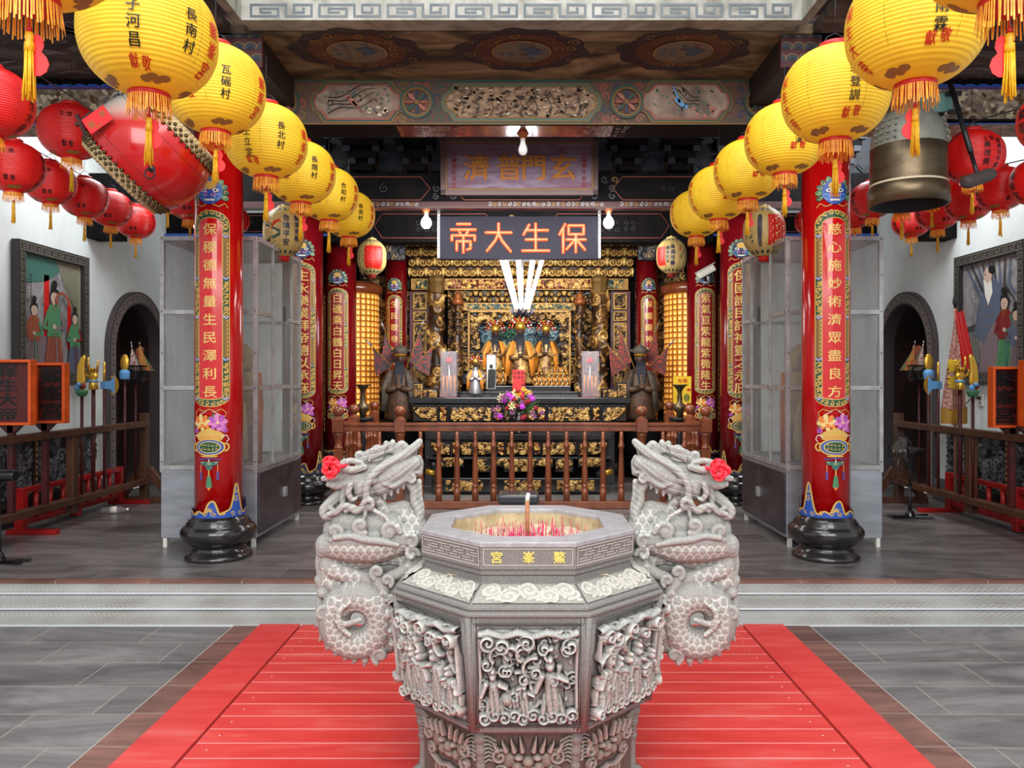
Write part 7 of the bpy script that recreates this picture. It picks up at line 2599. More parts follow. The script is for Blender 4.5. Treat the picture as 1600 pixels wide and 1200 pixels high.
for ch, px in zip('帝大生保', (724, 779, 837, 893)):
    x = W(px, 0, Ys).x
    sz = .315
    b = MB()
    for S_ in ST[ch]:
        P = [Vector((x + (u - .5) * sz, Ys - .006, cz - sz * .5 + v * sz * .98)) for u, v in S_]
        for A_, B_ in zip(P[:-1], P[1:]):
            b.tube([A_, B_], .017, 8, 0)
            b.ball(A_, .0168, 8, 6, 0)
            b.ball(B_, .0168, 8, 6, 0)
            n = max(2, int((B_ - A_).length / .016))
            for q in range(n + 1):
                b.ball(A_.lerp(B_, q / n) + Vector((0, -.0165, 0)), .0036, 6, 4, 1)
    b.build('character', ['neon', 'neondot'], t)

def bulb(px, py, Y, lit, label, cord):
    c = W(px, py, Y)
    t = thing('light_bulb', label, 'light bulb', c)
    g_ = 1.5 if lit else 1.0  # lit bulbs made larger, their glare put into the size
    MB().lathe([(r_ * g_, z_ * (g_ if z_ < 0 else 1)) for r_, z_ in ((0, -.055), (.022, -.048), (.034, -.028), (.036, -.008), (.028, .02))] + [(.019, .045), (.018, .055)], 20, c).build('glass_bulb', 'bulb' if lit else 'bulb_off', t)
    MB().lathe([(.018, .052), (.02, .06), (.02, .085), (.0, .09)], 16, c).build('base', 'plasticwhite', t)
    MB().lathe([(.022, .075), (.045, .115), (.048, .12), (.0, .122)], 20, c).build('socket', 'copper', t)
    MB().tube([c + Vector((0, 0, .12)), c + Vector((0, 0, .12 + cord))], .0035, 6).build('cord', 'ink', t)
    return c
bulb(817, 232, 6.15, False, 'white bulb in a copper socket, unlit, hanging before the old plaque', .035)
c1 = bulb(666, 345, 8.12, True, 'glowing white bulb left of the lit sign', .04)
c2 = bulb(951, 345, 8.12, True, 'glowing white bulb right of the lit sign', .04)
c3 = bulb(311, 349, 7.6, True, 'glowing white bulb behind the left front column', .2)

c = W(816, 482, 8.8)
t = thing('tube_chandelier', 'cone of glowing white fluorescent tubes over a dark metal flower below the sign', 'lamp', c)
ztop = W(0, 404, 8.8).z
n = 9
for i in range(n):
    a = 2 * PI * i / n + .3
    r0, r1 = .24, .07
    MB().tube([(c.x + r0 * math.cos(a), 8.8 + r0 * math.sin(a), ztop), (c.x + r1 * math.cos(a), 8.8 + r1 * math.sin(a), c.z)], .017, 10).build('tube', 'tube', t)
MB().tube([(c.x, 8.8, ztop + .1), (c.x, 8.8, c.z - .04)], .012, 8).lathe([(.0, .14), (.26, .13), (.27, .15), (.0, .17)], 24, (c.x, 8.8, ztop - .13)).build('stem', 'alu', t)
b = MB()
for i in range(10):
    a = 2 * PI * i / 10
    for tier, (r_, z_) in enumerate(((.11, .0), (.08, -.035))):
        aa = a + tier * .3
        p = Vector((c.x + .03 * math.cos(aa), 8.8 + .03 * math.sin(aa), c.z - .05))
        b.tube([p, p + Vector((r_ * .7 * math.cos(aa), r_ * .7 * math.sin(aa), z_ + .0)), p + Vector((r_ * math.cos(aa), r_ * math.sin(aa), z_ + .05))], [.02, .03, .004], 7, flat=.4)
b.build('metal_flower', pm('dark_pewter', (74, 66, 74), .4, .4), t)
# ================================================================ the gilded shrine
def panel_hf(w, h, seed, r, kinds='slb', res=95, pre=None):
    hf = HF(w, h, res, seed)
    if pre:
        pre(hf)
    hf.fill(r, kinds, .45, 1.0)
    return hf
M['oldgold'] = pm('old_gold', (190, 146, 70), .45, .3, noise=((120, 84, 40), 40))
shrine = thing('gilded_shrine', 'towering gilded carved shrine screen behind the altar tables', 'shrine', (0, 11.6, 0))
def S(px, py, Y=11.5):
    return W(px, py, Y)
def gp(px0, py0, px1, py1, Y, seed, r, mat='gilt', depth=.07, kinds='slb', name='carved_panel', pre=None, par=None, res=95):
    a, c = S(px0, py1, Y), S(px1, py0, Y)
    hf = panel_hf(c.x - a.x, c.z - a.z, seed, r, kinds, res, pre)
    b = MB()
    hf.put(b, plane_xz(((a.x + c.x) / 2, Y, (a.z + c.z) / 2)), depth)
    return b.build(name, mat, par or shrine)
def gbox(px0, py0, px1, py1, Y, dep, mat, name, bevel=.004, par=None):
    a, c = S(px0, py1, Y), S(px1, py0, Y)
    return MB().box(((a.x + c.x) / 2, Y + dep / 2, (a.z + c.z) / 2), (c.x - a.x, dep, c.z - a.z)).build(name, mat, par or shrine, bevel=bevel)
# dark carcass
gbox(560, 345, 1072, 640, 11.75, .2, 'smoke', 'carcass')
gp(562, 372, 640, 640, 11.7, 3, .07, 'gilt')
gp(992, 372, 1070, 640, 11.7, 4, .07, 'gilt')
# bracket sets: alternating blocks and scroll pairs
def brackets(px0, px1, py0, py1, Y, rows, seed):
    a, c = S(px0, py1, Y), S(px1, py0, Y)
    w, h = c.x - a.x, c.z - a.z
    hf = HF(w, h, 120, seed)
    n = int(w / .235)
    for r_ in range(rows):
        zc = -h / 2 + h * (r_ + .5) / rows
        for i in range(n + 1):
            x = -w / 2 + w * (i + (.5 if r_ % 2 else 0)) / n
            k = h / rows
            hf.blob(x, zc, .035, k * .48, 1.0, 0, .25)
            hf.cap(x - .03, zc + k * .3, x + .03, zc + k * .3, .02, .02, .8)
            for s in (-1, 1):
                hf.spiral(x + s * .075, zc - k * .08, k * .40, 1.3, PI / 2, s, .95, .45)
    b = MB()
    hf.put(b, plane_xz(((a.x + c.x) / 2, Y, (a.z + c.z) / 2)), .12)
    o = b.build('bracket_tier', 'gilt_bright', shrine)
brackets(632, 1002, 372, 402, 11.35, 2, 1)
brackets(640, 988, 402, 434, 11.45, 2, 2)
gp(632, 360, 690, 376, 11.2, 5, .05, 'gilt', kinds='ls')
gp(935, 360, 995, 376, 11.2, 6, .05, 'gilt', kinds='ls')
gbox(630, 374, 1000, 378, 11.2, .2, 'dimgold', 'cornice')
# main gilt beam with teal ends
gbox(642, 435, 982, 453, 11.42, .12, 'oldgold', 'beam')
gp(650, 437, 690, 451, 11.41, 7, .035, 'gilt_teal', .03)
gp(934, 437, 974, 451, 11.41, 8, .035, 'gilt_teal', .03)
gp(700, 437, 925, 451, 11.41, 9, .035, 'gilt_red', .03, 'sf')
brackets(730, 895, 455, 473, 11.45, 2, 3)
gp(700, 455, 735, 600, 11.55, 10, .06)
gp(890, 455, 925, 600, 11.55, 11, .06)
gbox(724, 473, 900, 485, 11.4, .1, 'oldgold', 'beam')
gp(730, 475, 895, 483, 11.39, 12, .03, 'gilt_teal', .03)
# niche opening: gold bead, carved spandrels, blue cloud back
for a in ((731, 486, 734, 620), (889, 486, 892, 620), (731, 485, 892, 488)):
    gbox(*a, 11.36, .05, 'oldgold', 'gold_bead', .001)
gp(735, 488, 889, 505, 11.42, 13, .05, 'gilt_bright', .06)
gp(735, 505, 750, 600, 11.42, 14, .045, 'gilt', .05)
gp(874, 505, 889, 600, 11.42, 15, .045, 'gilt', .05)
gp(748, 500, 878, 570, 11.62, 16, .10, 'cloudrelief', .08, 's')
gp(768, 499, 806, 530, 11.55, 17, .04, 'greenscale', .06, 'b')
gp(848, 499, 872, 516, 11.55, 18, .04, 'greenscale', .06, 'b')
gp(735, 560, 889, 622, 11.5, 19, .05, 'gilt', .1, 'fb')
# dragon columns
def dragon_column(px, py0, py1, r, Y, seed):
    a = S(px, py1, Y)
    h = (py1 - py0) * Y / F
    n, k = 56, 110
    hf = HF(2 * PI * r, h, 10, seed)
    hf.nx, hf.ny = n, k
    hf.x = np.linspace(-PI * r, PI * r, n)[None].repeat(k, 0)
    hf.y = np.linspace(-h / 2, h / 2, k)[:, None].repeat(n, 1)
    hf.H = np.full((k, n), .1)
    hf.fill(r * .8, 'slbb', .5, 1.0, n=90)
    tw = np.cos((hf.x / r) + hf.y * 9)
    H = np.clip(hf.H * .75 + .3 * np.clip(tw, 0, 1), 0, .999)
    A = hf.x / r
    R_ = r * (.72 + .5 * H)
    P = np.stack([a.x + R_ * np.sin(A), Y - R_ * np.cos(A), a.z + h / 2 + hf.y], -1)
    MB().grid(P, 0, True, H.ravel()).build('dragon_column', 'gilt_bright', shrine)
for px in (682, 937):
    dragon_column(px, 453, 612, .13, 11.25, px)
    c = S(px, 447, 11.2)
    MB().lathe([(.05, -.12), (.1, -.1), (.12, -.03), (.1, .02), (.12, .06), (.13, .1), (.08, .15), (.0, .16)], 8, c, smooth=False).build('capital', 'dimgold', shrine)
    c = S(px, 617, 11.2)
    MB().lathe([(.16, -.06), (.17, .0), (.14, .05), (.1, .08)], 16, c).build('column_foot', 'dimgold', shrine)
for px in (715, 906):
    dragon_column(px, 478, 612, .075, 11.3, px)
    c = S(px, 470, 11.3)
    MB().lathe([(.04, -.07), (.085, -.05), (.09, .0), (.05, .04), (.06, .07), (.02, .12), (.0, .16)], 12, c).build('capital', 'copper', shrine)
# purple-red side leaves with framed gilt panels
for s in (-1, 1):
    m = lambda x: x if s < 0 else 2 * 812.5 - x
    x0, x1 = sorted((m(640), m(671)))
    gbox(x0, 455, x1, 640, 11.5, .06, pm('purple_leaf', (92, 44, 58), .35, coat=.3), 'door_leaf')
    for y0, y1 in ((458, 483), (487, 501), (505, 560), (564, 600)):
        xa, xb = sorted((m(646), m(666)))
        gp(xa, y0, xb, y1, 11.49, int(y0 + s), .04, 'gilt', .025, 'sl', res=130)
        gbox(xa, y0, xb, y0 + 1, 11.46, .03, 'goldleaf', 'gold_edge', .001)
        gbox(xa, y1 - 1, xb, y1, 11.46, .03, 'goldleaf', 'gold_edge', .001)
        gbox(xa, y0, xa + 1, y1, 11.46, .03, 'goldleaf', 'gold_edge', .001)
        gbox(xb - 1, y0, xb, y1, 11.46, .03, 'goldleaf', 'gold_edge', .001)
# carved corner brackets under beam three
for s in (-1, 1):
    x0, x1 = sorted((W(815 + s * 182, 0, 10.3).x, W(815 + s * 250, 0, 10.3).x))
    hf = HF(x1 - x0, .34, 110, 7)
    hf.fill(.06, 'sl')
    hf.H = np.where((hf.y + .17) < (np.abs(hf.x * s + (x1 - x0) / 2) if s > 0 else np.abs(hf.x + (x1 - x0) / 2)) * .0, 0, hf.H)
    b = MB()
    hf.put(b, plane_xz(((x0 + x1) / 2, 10.3, 3.02)), .05)
    b.box(((x0 + x1) / 2, 10.33, 3.02), (x1 - x0, .04, .34), 1)
    o = b.build('trim_15', [hm('bracket_carving', [(0, (12, 14, 20)), (.5, (40, 46, 58)), (.8, (84, 70, 44)), (1, (150, 120, 66))], .5), 'darkblue'])
    structure(o)

# ---------------------------------------------------------------- robed figures
def robed(c, h, name, label, cat, body='gilt', robe2='foil', beard=True, crown='redink', group=None, par=None, pom=True, dims=1.0):
    t = thing(name, label, cat, c, group)
    k = h
    b = MB()
    b.lathe([(.0, 0), (.21 * k, 0), (.22 * k, .04 * k), (.19 * k, .25 * k), (.17 * k, .45 * k), (.15 * k, .6 * k), (.08 * k, .69 * k), (.045 * k, .72 * k), (.045 * k, .75 * k)], 20, c)
    for s in (-1, 1):
        b.tube([(c[0] + s * .13 * k, c[1], c[2] + .64 * k), (c[0] + s * .22 * k, c[1] - .06 * k, c[2] + .47 * k), (c[0] + s * .14 * k, c[1] - .16 * k, c[2] + .4 * k), (c[0] + s * .03 * k, c[1] - .19 * k, c[2] + .43 * k)], [.05 * k, .055 * k, .05 * k, .04 * k], 10)
    V = np.concatenate(b.v)
    hh = .5 + .5 * np.sin(V[:, 0] * 60 / k * .4 + V[:, 2] * 30 / k * .4)
    b.h = [hh[:0]] if False else [np.clip(.35 + .6 * hh, 0, .99)]
    b.v = [V]
    b.build('robe', body, t)
    hd = Vector((c[0], c[1] - .02 * k, c[2] + .82 * k))
    b = MB()
    b.ball(hd, (.062 * k, .068 * k, .085 * k), 12, 9)
    b.tube([hd + Vector((0, -.06 * k, .015 * k)), hd + Vector((0, -.082 * k, -.015 * k))], .012 * k, 6)
    for s in (-1, 1):
        b.ball(hd + Vector((s * .064 * k, 0, 0)), (.012 * k, .018 * k, .028 * k), 8, 5)
        b.ball(hd + Vector((s * .024 * k, -.062 * k, .02 * k)), .008 * k, 6, 4, 1)
    b.tube([hd + Vector((-.02 * k, -.066 * k, -.035 * k)), hd + Vector((.02 * k, -.066 * k, -.035 * k))], .005 * k, 6, 2)
    b.build('head', [pm('dark_wood_face', (70, 48, 36), .5), 'ink', 'dred'], t)
    MB().ball(Vector((c[0], c[1] - .19 * k, c[2] + .44 * k)), (.05 * k, .035 * k, .035 * k), 10, 6).build('hands', 'robe_brown', t)
    if beard:
        b = MB()
        for q in range(7):
            u = (q - 3) * .018 * k
            b.tube([hd + Vector((u * .8, -.06 * k, -.04 * k)), hd + Vector((u, -.1 * k, -.14 * k)), hd + Vector((u * .7, -.13 * k, -.32 * k)), hd + Vector((u * .2, -.14 * k, -.42 * k))], [.014 * k, .016 * k, .013 * k, .004 * k], 6)
        b.build('beard', 'beard', t)
    if robe2:
        for s in (-1, 1):
            b = MB()
            b.tube([(c[0] + s * .1 * k, c[1] - .1 * k, c[2] + .66 * k), (c[0] + s * .17 * k, c[1] - .15 * k, c[2] + .45 * k), (c[0] + s * .2 * k, c[1] - .16 * k, c[2] + .12 * k)], [.04 * k, .07 * k, .05 * k], 8, flat=.4)
            b.build('shawl', robe2, t)
    b = MB()
    b.lathe([(.07 * k, .03 * k), (.085 * k, .06 * k), (.075 * k, .12 * k), (.03 * k, .16 * k), (0, .165 * k)], 14, hd)
    if pom:
        for q in range(13):
            a = PI * q / 12
            for rr in (.12, .165):
                b.ball(hd + Vector((rr * k * math.cos(a) * 1.05, -.03 * k, .06 * k + rr * k * math.sin(a) * 1.0)), .017 * k, 7, 5, (1, 2, 1, 3)[(q + int(rr * 100)) % 4])
    b.build('headdress', ['goldleaf', crown, 'white', 'goldleaf'], t)
    return t
robed(S(813, 600, 10.9), .88, 'deity_statue', 'largest bearded deity statue with red pompom crown in the centre of the shrine niche', 'statue', 'gilt')
robed(S(774, 590, 11.1), .76, 'deity_statue', 'smaller bearded deity statue left of the central one in the shrine niche', 'statue', 'gilt')
robed(S(853, 590, 11.1), .76, 'deity_statue', 'smaller bearded deity statue right of the central one in the shrine niche', 'statue', 'gilt')
robed(S(743, 616, 9.95), .46, 'deity_statue', 'silver and orange draped deity figure on the altar, right of the left glass case', 'statue', 'silver', 'foil', False)
# stepped black stand and rows of small figures
t = thing('altar_stand', 'stepped black altar stand with fret panels behind the flowers', 'stand', S(812, 620, 10.3))
gbox(705, 612, 920, 628, 10.2, .6, 'blacklac', 'step', .006, t)
gbox(760, 603, 892, 613, 10.45, .4, 'blacklac', 'step', .006, t)
b = MB()
d = Dec(b, plane_xz((0, 10.195, 0)), .002, 3)
for xa, xb, ya in ((722, 765, 621), (835, 905, 621)):
    a, c = S(xa, ya + 3, 10.2), S(xb, ya - 3, 10.2)
    mline(d, meander(a.x, c.x, a.z, c.z, 5), .006, 0)
b.build('fret', 'grey', t)
R = random.Random(8)
base = None
spots = [(757 + q * 9.5, 597, 10.75, .24) for q in range(4)] + [(838 + q * 8, 601, 10.6, .2) for q in range(7)] + [(846 + q * 8.5, 588, 11.0, .24) for q in range(5)] + [(762 + q * 10, 582, 11.05, .24) for q in range(3)]
for q, (px, py, Y, h) in enumerate(spots):
    c = S(px, py + 4, Y)
    if base is None:
        base = robed(c, h, 'deity_figurine', 'small gilded deity figurine with orange robe standing in the rows below the large statues', 'figurine', 'gilt', 'foil', False, 'dred', 'figurines before the niche', pom=False)
        base_h = h
    else:
        copy_tree(base, None, c, (h / base_h,) * 3)
# framed dark picture card, red paper, glass cases
def card(px0, py0, px1, py1, Y, mat, label, cat, name, deco):
    a, c = S(px0, py1, Y), S(px1, py0, Y)
    t = thing(name, label, cat, ((a.x + c.x) / 2, Y, a.z))
    b = MB()
    b.box(((a.x + c.x) / 2, Y, (a.z + c.z) / 2), (c.x - a.x, .012, c.z - a.z), 0)
    d = Dec(b, plane_xz(((a.x + c.x) / 2, Y - .006, (a.z + c.z) / 2)), .002, 2)
    d.up()
    deco(d, c.x - a.x, c.z - a.z)
    b.build('card', [mat, 'ink', 'grey', 'redink', 'leaf', 'gold'], t)
    return t
def deco1(d, w, h):
    d.frame(-w / 2, -h / 2, w / 2, h / 2, .01, 2)
    d.poly([(-.05, -h / 2 + .01), (.05, -h / 2 + .01), (.06, .02), (.03, .04), (-.04, .03)], 1)
    d.ell(0, .07, .025, .03, 1)
card(760, 554, 775, 608, 10.4, 'plasticwhite', 'white framed picture card with black silhouette on the altar', 'picture', 'picture_card', deco1)
def deco2(d, w, h):
    for x, st in ((.05, '保生大帝'), (.0, '香油'), (-.05, '平安')):
        d.text(st, x, h / 2 - .04, .045, 1, cuts=1, bold=.02)
card(801, 578, 820, 621, 9.9, 'tag', 'bright red paper notice with black writing behind the flowers', 'notice', 'paper_notice', deco2)
for px0, px1, s_ in ((689, 713, 'left'), (910, 935, 'right')):
    a, c = S(px0, 622, 9.8), S(px1, 549, 9.8)
    w, h = c.x - a.x, c.z - a.z
    cx = (a.x + c.x) / 2
    t = thing('glass_lamp_case', 'tall clear acrylic case holding a pink lotus lamp, at the %s end of the altar' % s_, 'case', (cx, 9.85, a.z))
    b = MB()
    for dx in (-w / 2, w / 2):
        b.box((cx + dx, 9.85, a.z + h / 2), (.006, w, h))
    for dy in (-w / 2, w / 2):
        b.box((cx, 9.85 + dy, a.z + h / 2), (w, .006, h))
    b.box((cx, 9.85, a.z + h - .003), (w, w, .006))
    b.build('acrylic_box', 'clear', t)
    MB().box((cx, 9.85, a.z + .01), (w + .02, w + .02, .02)).build('base', 'dred', t, bevel=.003)
    b = MB()
    b.tube([(cx, 9.85, a.z + .03), (cx, 9.85, a.z + h * .75)], [.03, .012], 10, 0)
    for q in range(7):
        an = q * .9
        b.tube([(cx, 9.85, a.z + h * .74), (cx + .03 * math.cos(an), 9.85 + .03 * math.sin(an), a.z + h * .8), (cx + .015 * math.cos(an), 9.85 + .015 * math.sin(an), a.z + h * .87)], [.008, .02, .003], 7, 1)
    for q in range(4):
        b.tube([(cx + .05 * (q - 1.5), 9.83, a.z + .04), (cx + .045 * (q - 1.5), 9.83, a.z + .28)], .012, 7, 2)
    b.build('lotus_lamp', ['silver', 'rose', 'foil'], t)

# ---------------------------------------------------------------- altar tables
def altar(label, x0, x1, ytop, ythk, yf0, yf1, Y, dep, name, seed, foot):
    a, c = S(x0, yf1, Y), S(x1, ytop, Y)
    t = thing('altar_table', label, 'altar', ((a.x + c.x) / 2, Y + dep / 2, 0))
    zt, zk, z0, z1 = S(0, ytop, Y).z, S(0, ythk, Y).z, S(0, yf1, Y).z, S(0, yf0, Y).z
    cx, w = (a.x + c.x) / 2, c.x - a.x
    MB().box((cx, Y + dep / 2, (zt + zk) / 2), (w, dep, zt - zk)).build('table_top', 'blacklac', t, bevel=.012)
    MB().box((cx, Y + .03 + dep / 2, (zk + z0) / 2), (w - .1, dep - .06, zk - z0)).build('carcass', 'blacklac', t, bevel=.01)
    cuts = [(-.5, -.39, 0), (-.375, -.345, 0), (-.33, -.135, 1), (-.12, -.085, 0), (-.07, .07, 1), (.085, .12, 0), (.135, .33, 1), (.345, .375, 0), (.39, .5, 0)]
    for q, (u0, u1, big) in enumerate(cuts):
        ww = (u1 - u0) * (w - .12)
        hf = HF(ww, z1 - z0 - .02, 150, seed + q)
        hf.fill(.035 if ww > .12 else .025, 'slf' if big else 'sl', .5, 1)
        if q in (0, 8):
            s = -1 if q == 0 else 1
            cutr = ((hf.x * s - (-ww / 2)) / ww) ** 2 + ((hf.y - (z1 - z0) / 2) / (z1 - z0)) ** 2 > 1
            hf.H[cutr] = 0
        b = MB()
        hf.put(b, plane_xz((cx + (u0 + u1) / 2 * (w - .12), Y + .028, (z0 + z1) / 2)), .03)
        b.build('frieze_panel', 'gilt_bright' if q % 2 == 0 else 'gilt_red', t)
    for u0, u1, _ in cuts[:-1]:
        MB().box((cx + (u1 + .0075) * (w - .12), Y + .02, (z0 + z1) / 2), (.02, .04, z1 - z0 + .02)).build('stile', 'blacklac', t, bevel=.004)
    return t, cx, w, z0, zt
t1, cx1, w1, z01, zt1 = altar('long black lacquered upper altar table with bright gilt frieze, carrying the glass cases', 638, 986, 621, 631, 635, 659, 9.55, .75, 'u', 200, 0)
MB().box((cx1, 9.95, z01 / 2 - .0), (w1 * .86, .6, z01 - .01)).build('pedestal', 'blacklac', t1)
t2, cx2, w2, z02, zt2 = altar('lower black lacquered altar table with gilt aprons, in front of the long upper one', 664, 958, 678, 688, 690, 712, 8.85, .55, 'l', 300, 0)
for u, ww, hh, yc in ((-.36, .28, .11, 722), (-.2, .2, .15, 727), (-.06, .26, .1, 722), (.0, .34, .15, 727), (.12, .26, .1, 722), (.24, .2, .15, 727), (.38, .28, .11, 722)):
    hf = HF(ww, hh, 170, int(u * 100) + 60)
    hf.fill(.03, 'sl', .6, 1)
    hf.H *= ((hf.x / (ww / 2)) ** 2 + (hf.y / (hh / 2)) ** 2 < 1.0)
    b = MB()
    hf.put(b, plane_xz((cx2 + u * w2, 8.84, S(0, yc, 8.84).z)), .04)
    b.build('apron_carving', 'gilt_bright', t2)
za, zb = S(0, 747, 8.85).z, S(0, 771, 8.85).z
MB().box((cx2, 9.12, (za + max(zb, 0)) / 2 + .0), (w2 * .93, .5, za - max(zb, 0))).build('plinth', 'blacklac', t2, bevel=.012)
MB().box((cx2, 9.1, S(0, 716, 8.85).z), (w2 * 1.0, .5, .03)).build('shelf', 'blacklac', t2, bevel=.008)
MB().box((cx2, 9.2, (z02 + za) / 2), (w2 * .8, .3, z02 - za)).build('back_board', 'smoke', t2)
for s in (-1, 1):
    MB().tube([(cx2 + s * w2 * .47, 8.95, S(0, 718, 8.9).z), (cx2 + s * w2 * .455, 8.93, S(0, 730, 8.9).z), (cx2 + s * w2 * .42, 8.96, S(0, 738, 8.9).z), (cx2 + s * w2 * .44, 8.95, za)], [.07, .06, .04, .07], 12).build('leg', 'blacklac', t2)
    MB().tube([(cx2 + s * w2 * .45, 8.93, S(0, 739, 8.9).z), (cx2 + s * w2 * .5, 8.93, S(0, 737, 8.9).z)], [.05, .03], 10).build('foot_scroll', 'goldleaf', t2)
for u in (-.29, .02, .3):
    hf = HF(.42, .12, 150, int(u * 50) + 90)
    hf.fill(.03, 'sl', .6, 1)
    b = MB()
    hf.put(b, plane_xz((cx2 + u * w2, 8.86, S(0, 758, 8.86).z)), .03)
    b.build('plinth_carving', 'gilt_bright', t2)
# small gilt boxes at the ends of the upper table
for s in (-1, 1):
    m = lambda x: x if s < 0 else 2 * 812.5 - x
    t = thing('gilt_step_box', 'black stepped box with gilt panels on the %s end of the upper altar' % ('left' if s < 0 else 'right'), 'box', S(m(662), 621, 9.7))
    for (a_, b_, c_, d_) in ((645, 598, 662, 622), (660, 607, 684, 622)):
        xa, xb = sorted((m(a_), m(c_)))
        gbox(xa, b_, xb, d_, 9.7, .2, 'blacklac', 'box', .004, t)
        gp(xa + 1.5, b_ + 2, xb - 1.5, d_ - 1.5, 9.69, int(a_), .035, 'gilt_bright', .02, 'sl', 'gilt_panel', par=t, res=150)
# flower bouquet in a black urn
c = S(811, 672, 8.95)
c.z = zt2
t = thing('flower_bouquet', 'magenta, cream and red flower bouquet in a black urn on the lower altar', 'flowers', c)
MB().lathe([(0, 0), (.07, 0), (.075, .02), (.05, .04), (.1, .09), (.125, .15), (.11, .2), (.085, .22), (.1, .24), (.09, .24)], 24, c).build('urn', 'blacklac', t)
R = random.Random(5)
b = MB()
for q in range(70):
    a, e = R.uniform(0, 2 * PI), R.uniform(-.15, 1.3)
    L_ = R.uniform(.12, .27)
    o = Vector((math.cos(a) * math.cos(e) * 1.05, math.sin(a) * math.cos(e) * .7, math.sin(e) * .9)) * L_
    p = c + Vector((0, 0, .25))
    b.tube([p, p + o * .6, p + o * 1.05], [.003, .012, .002], 4, flat=.4)
b.build('foliage', 'leaf', t)
kinds = {'orchid': 11, 'lily': 8, 'yflower': 4, 'rflower': 12, 'mflower': 16}
for nm, cnt in kinds.items():
    for q in range(cnt):
        a, e = R.uniform(-PI, 0), R.uniform(-.25, 1.35)
        if nm == 'yflower':
            e = R.uniform(1.0, 1.45)
        L_ = R.uniform(.2, .28) * (1.15 if nm == 'yflower' else 1)
        o = Vector((math.cos(a) * math.cos(e) * 1.1, math.sin(a) * math.cos(e) * .7, math.sin(e) * .95)) * L_
        p = c + Vector((0, 0, .24)) + o
        b = MB()
        s_ = {'orchid': .03, 'lily': .034, 'yflower': .024, 'rflower': .024, 'mflower': .024}[nm]
        if nm in ('orchid', 'rflower'):
            b.ball(p, (s_, s_ * .8, s_ * .9), 10, 6)
        for j in range(6):
            an = j * PI / 3 + q
            b.tube([p, p + Vector((s_ * .8 * math.cos(an), -s_ * .5, s_ * .8 * math.sin(an))), p + Vector((s_ * 1.4 * math.cos(an), -s_ * .4, s_ * 1.4 * math.sin(an)))], [.004, s_ * .45, .002], 5, flat=.5)
        b.build('flower', nm, t)

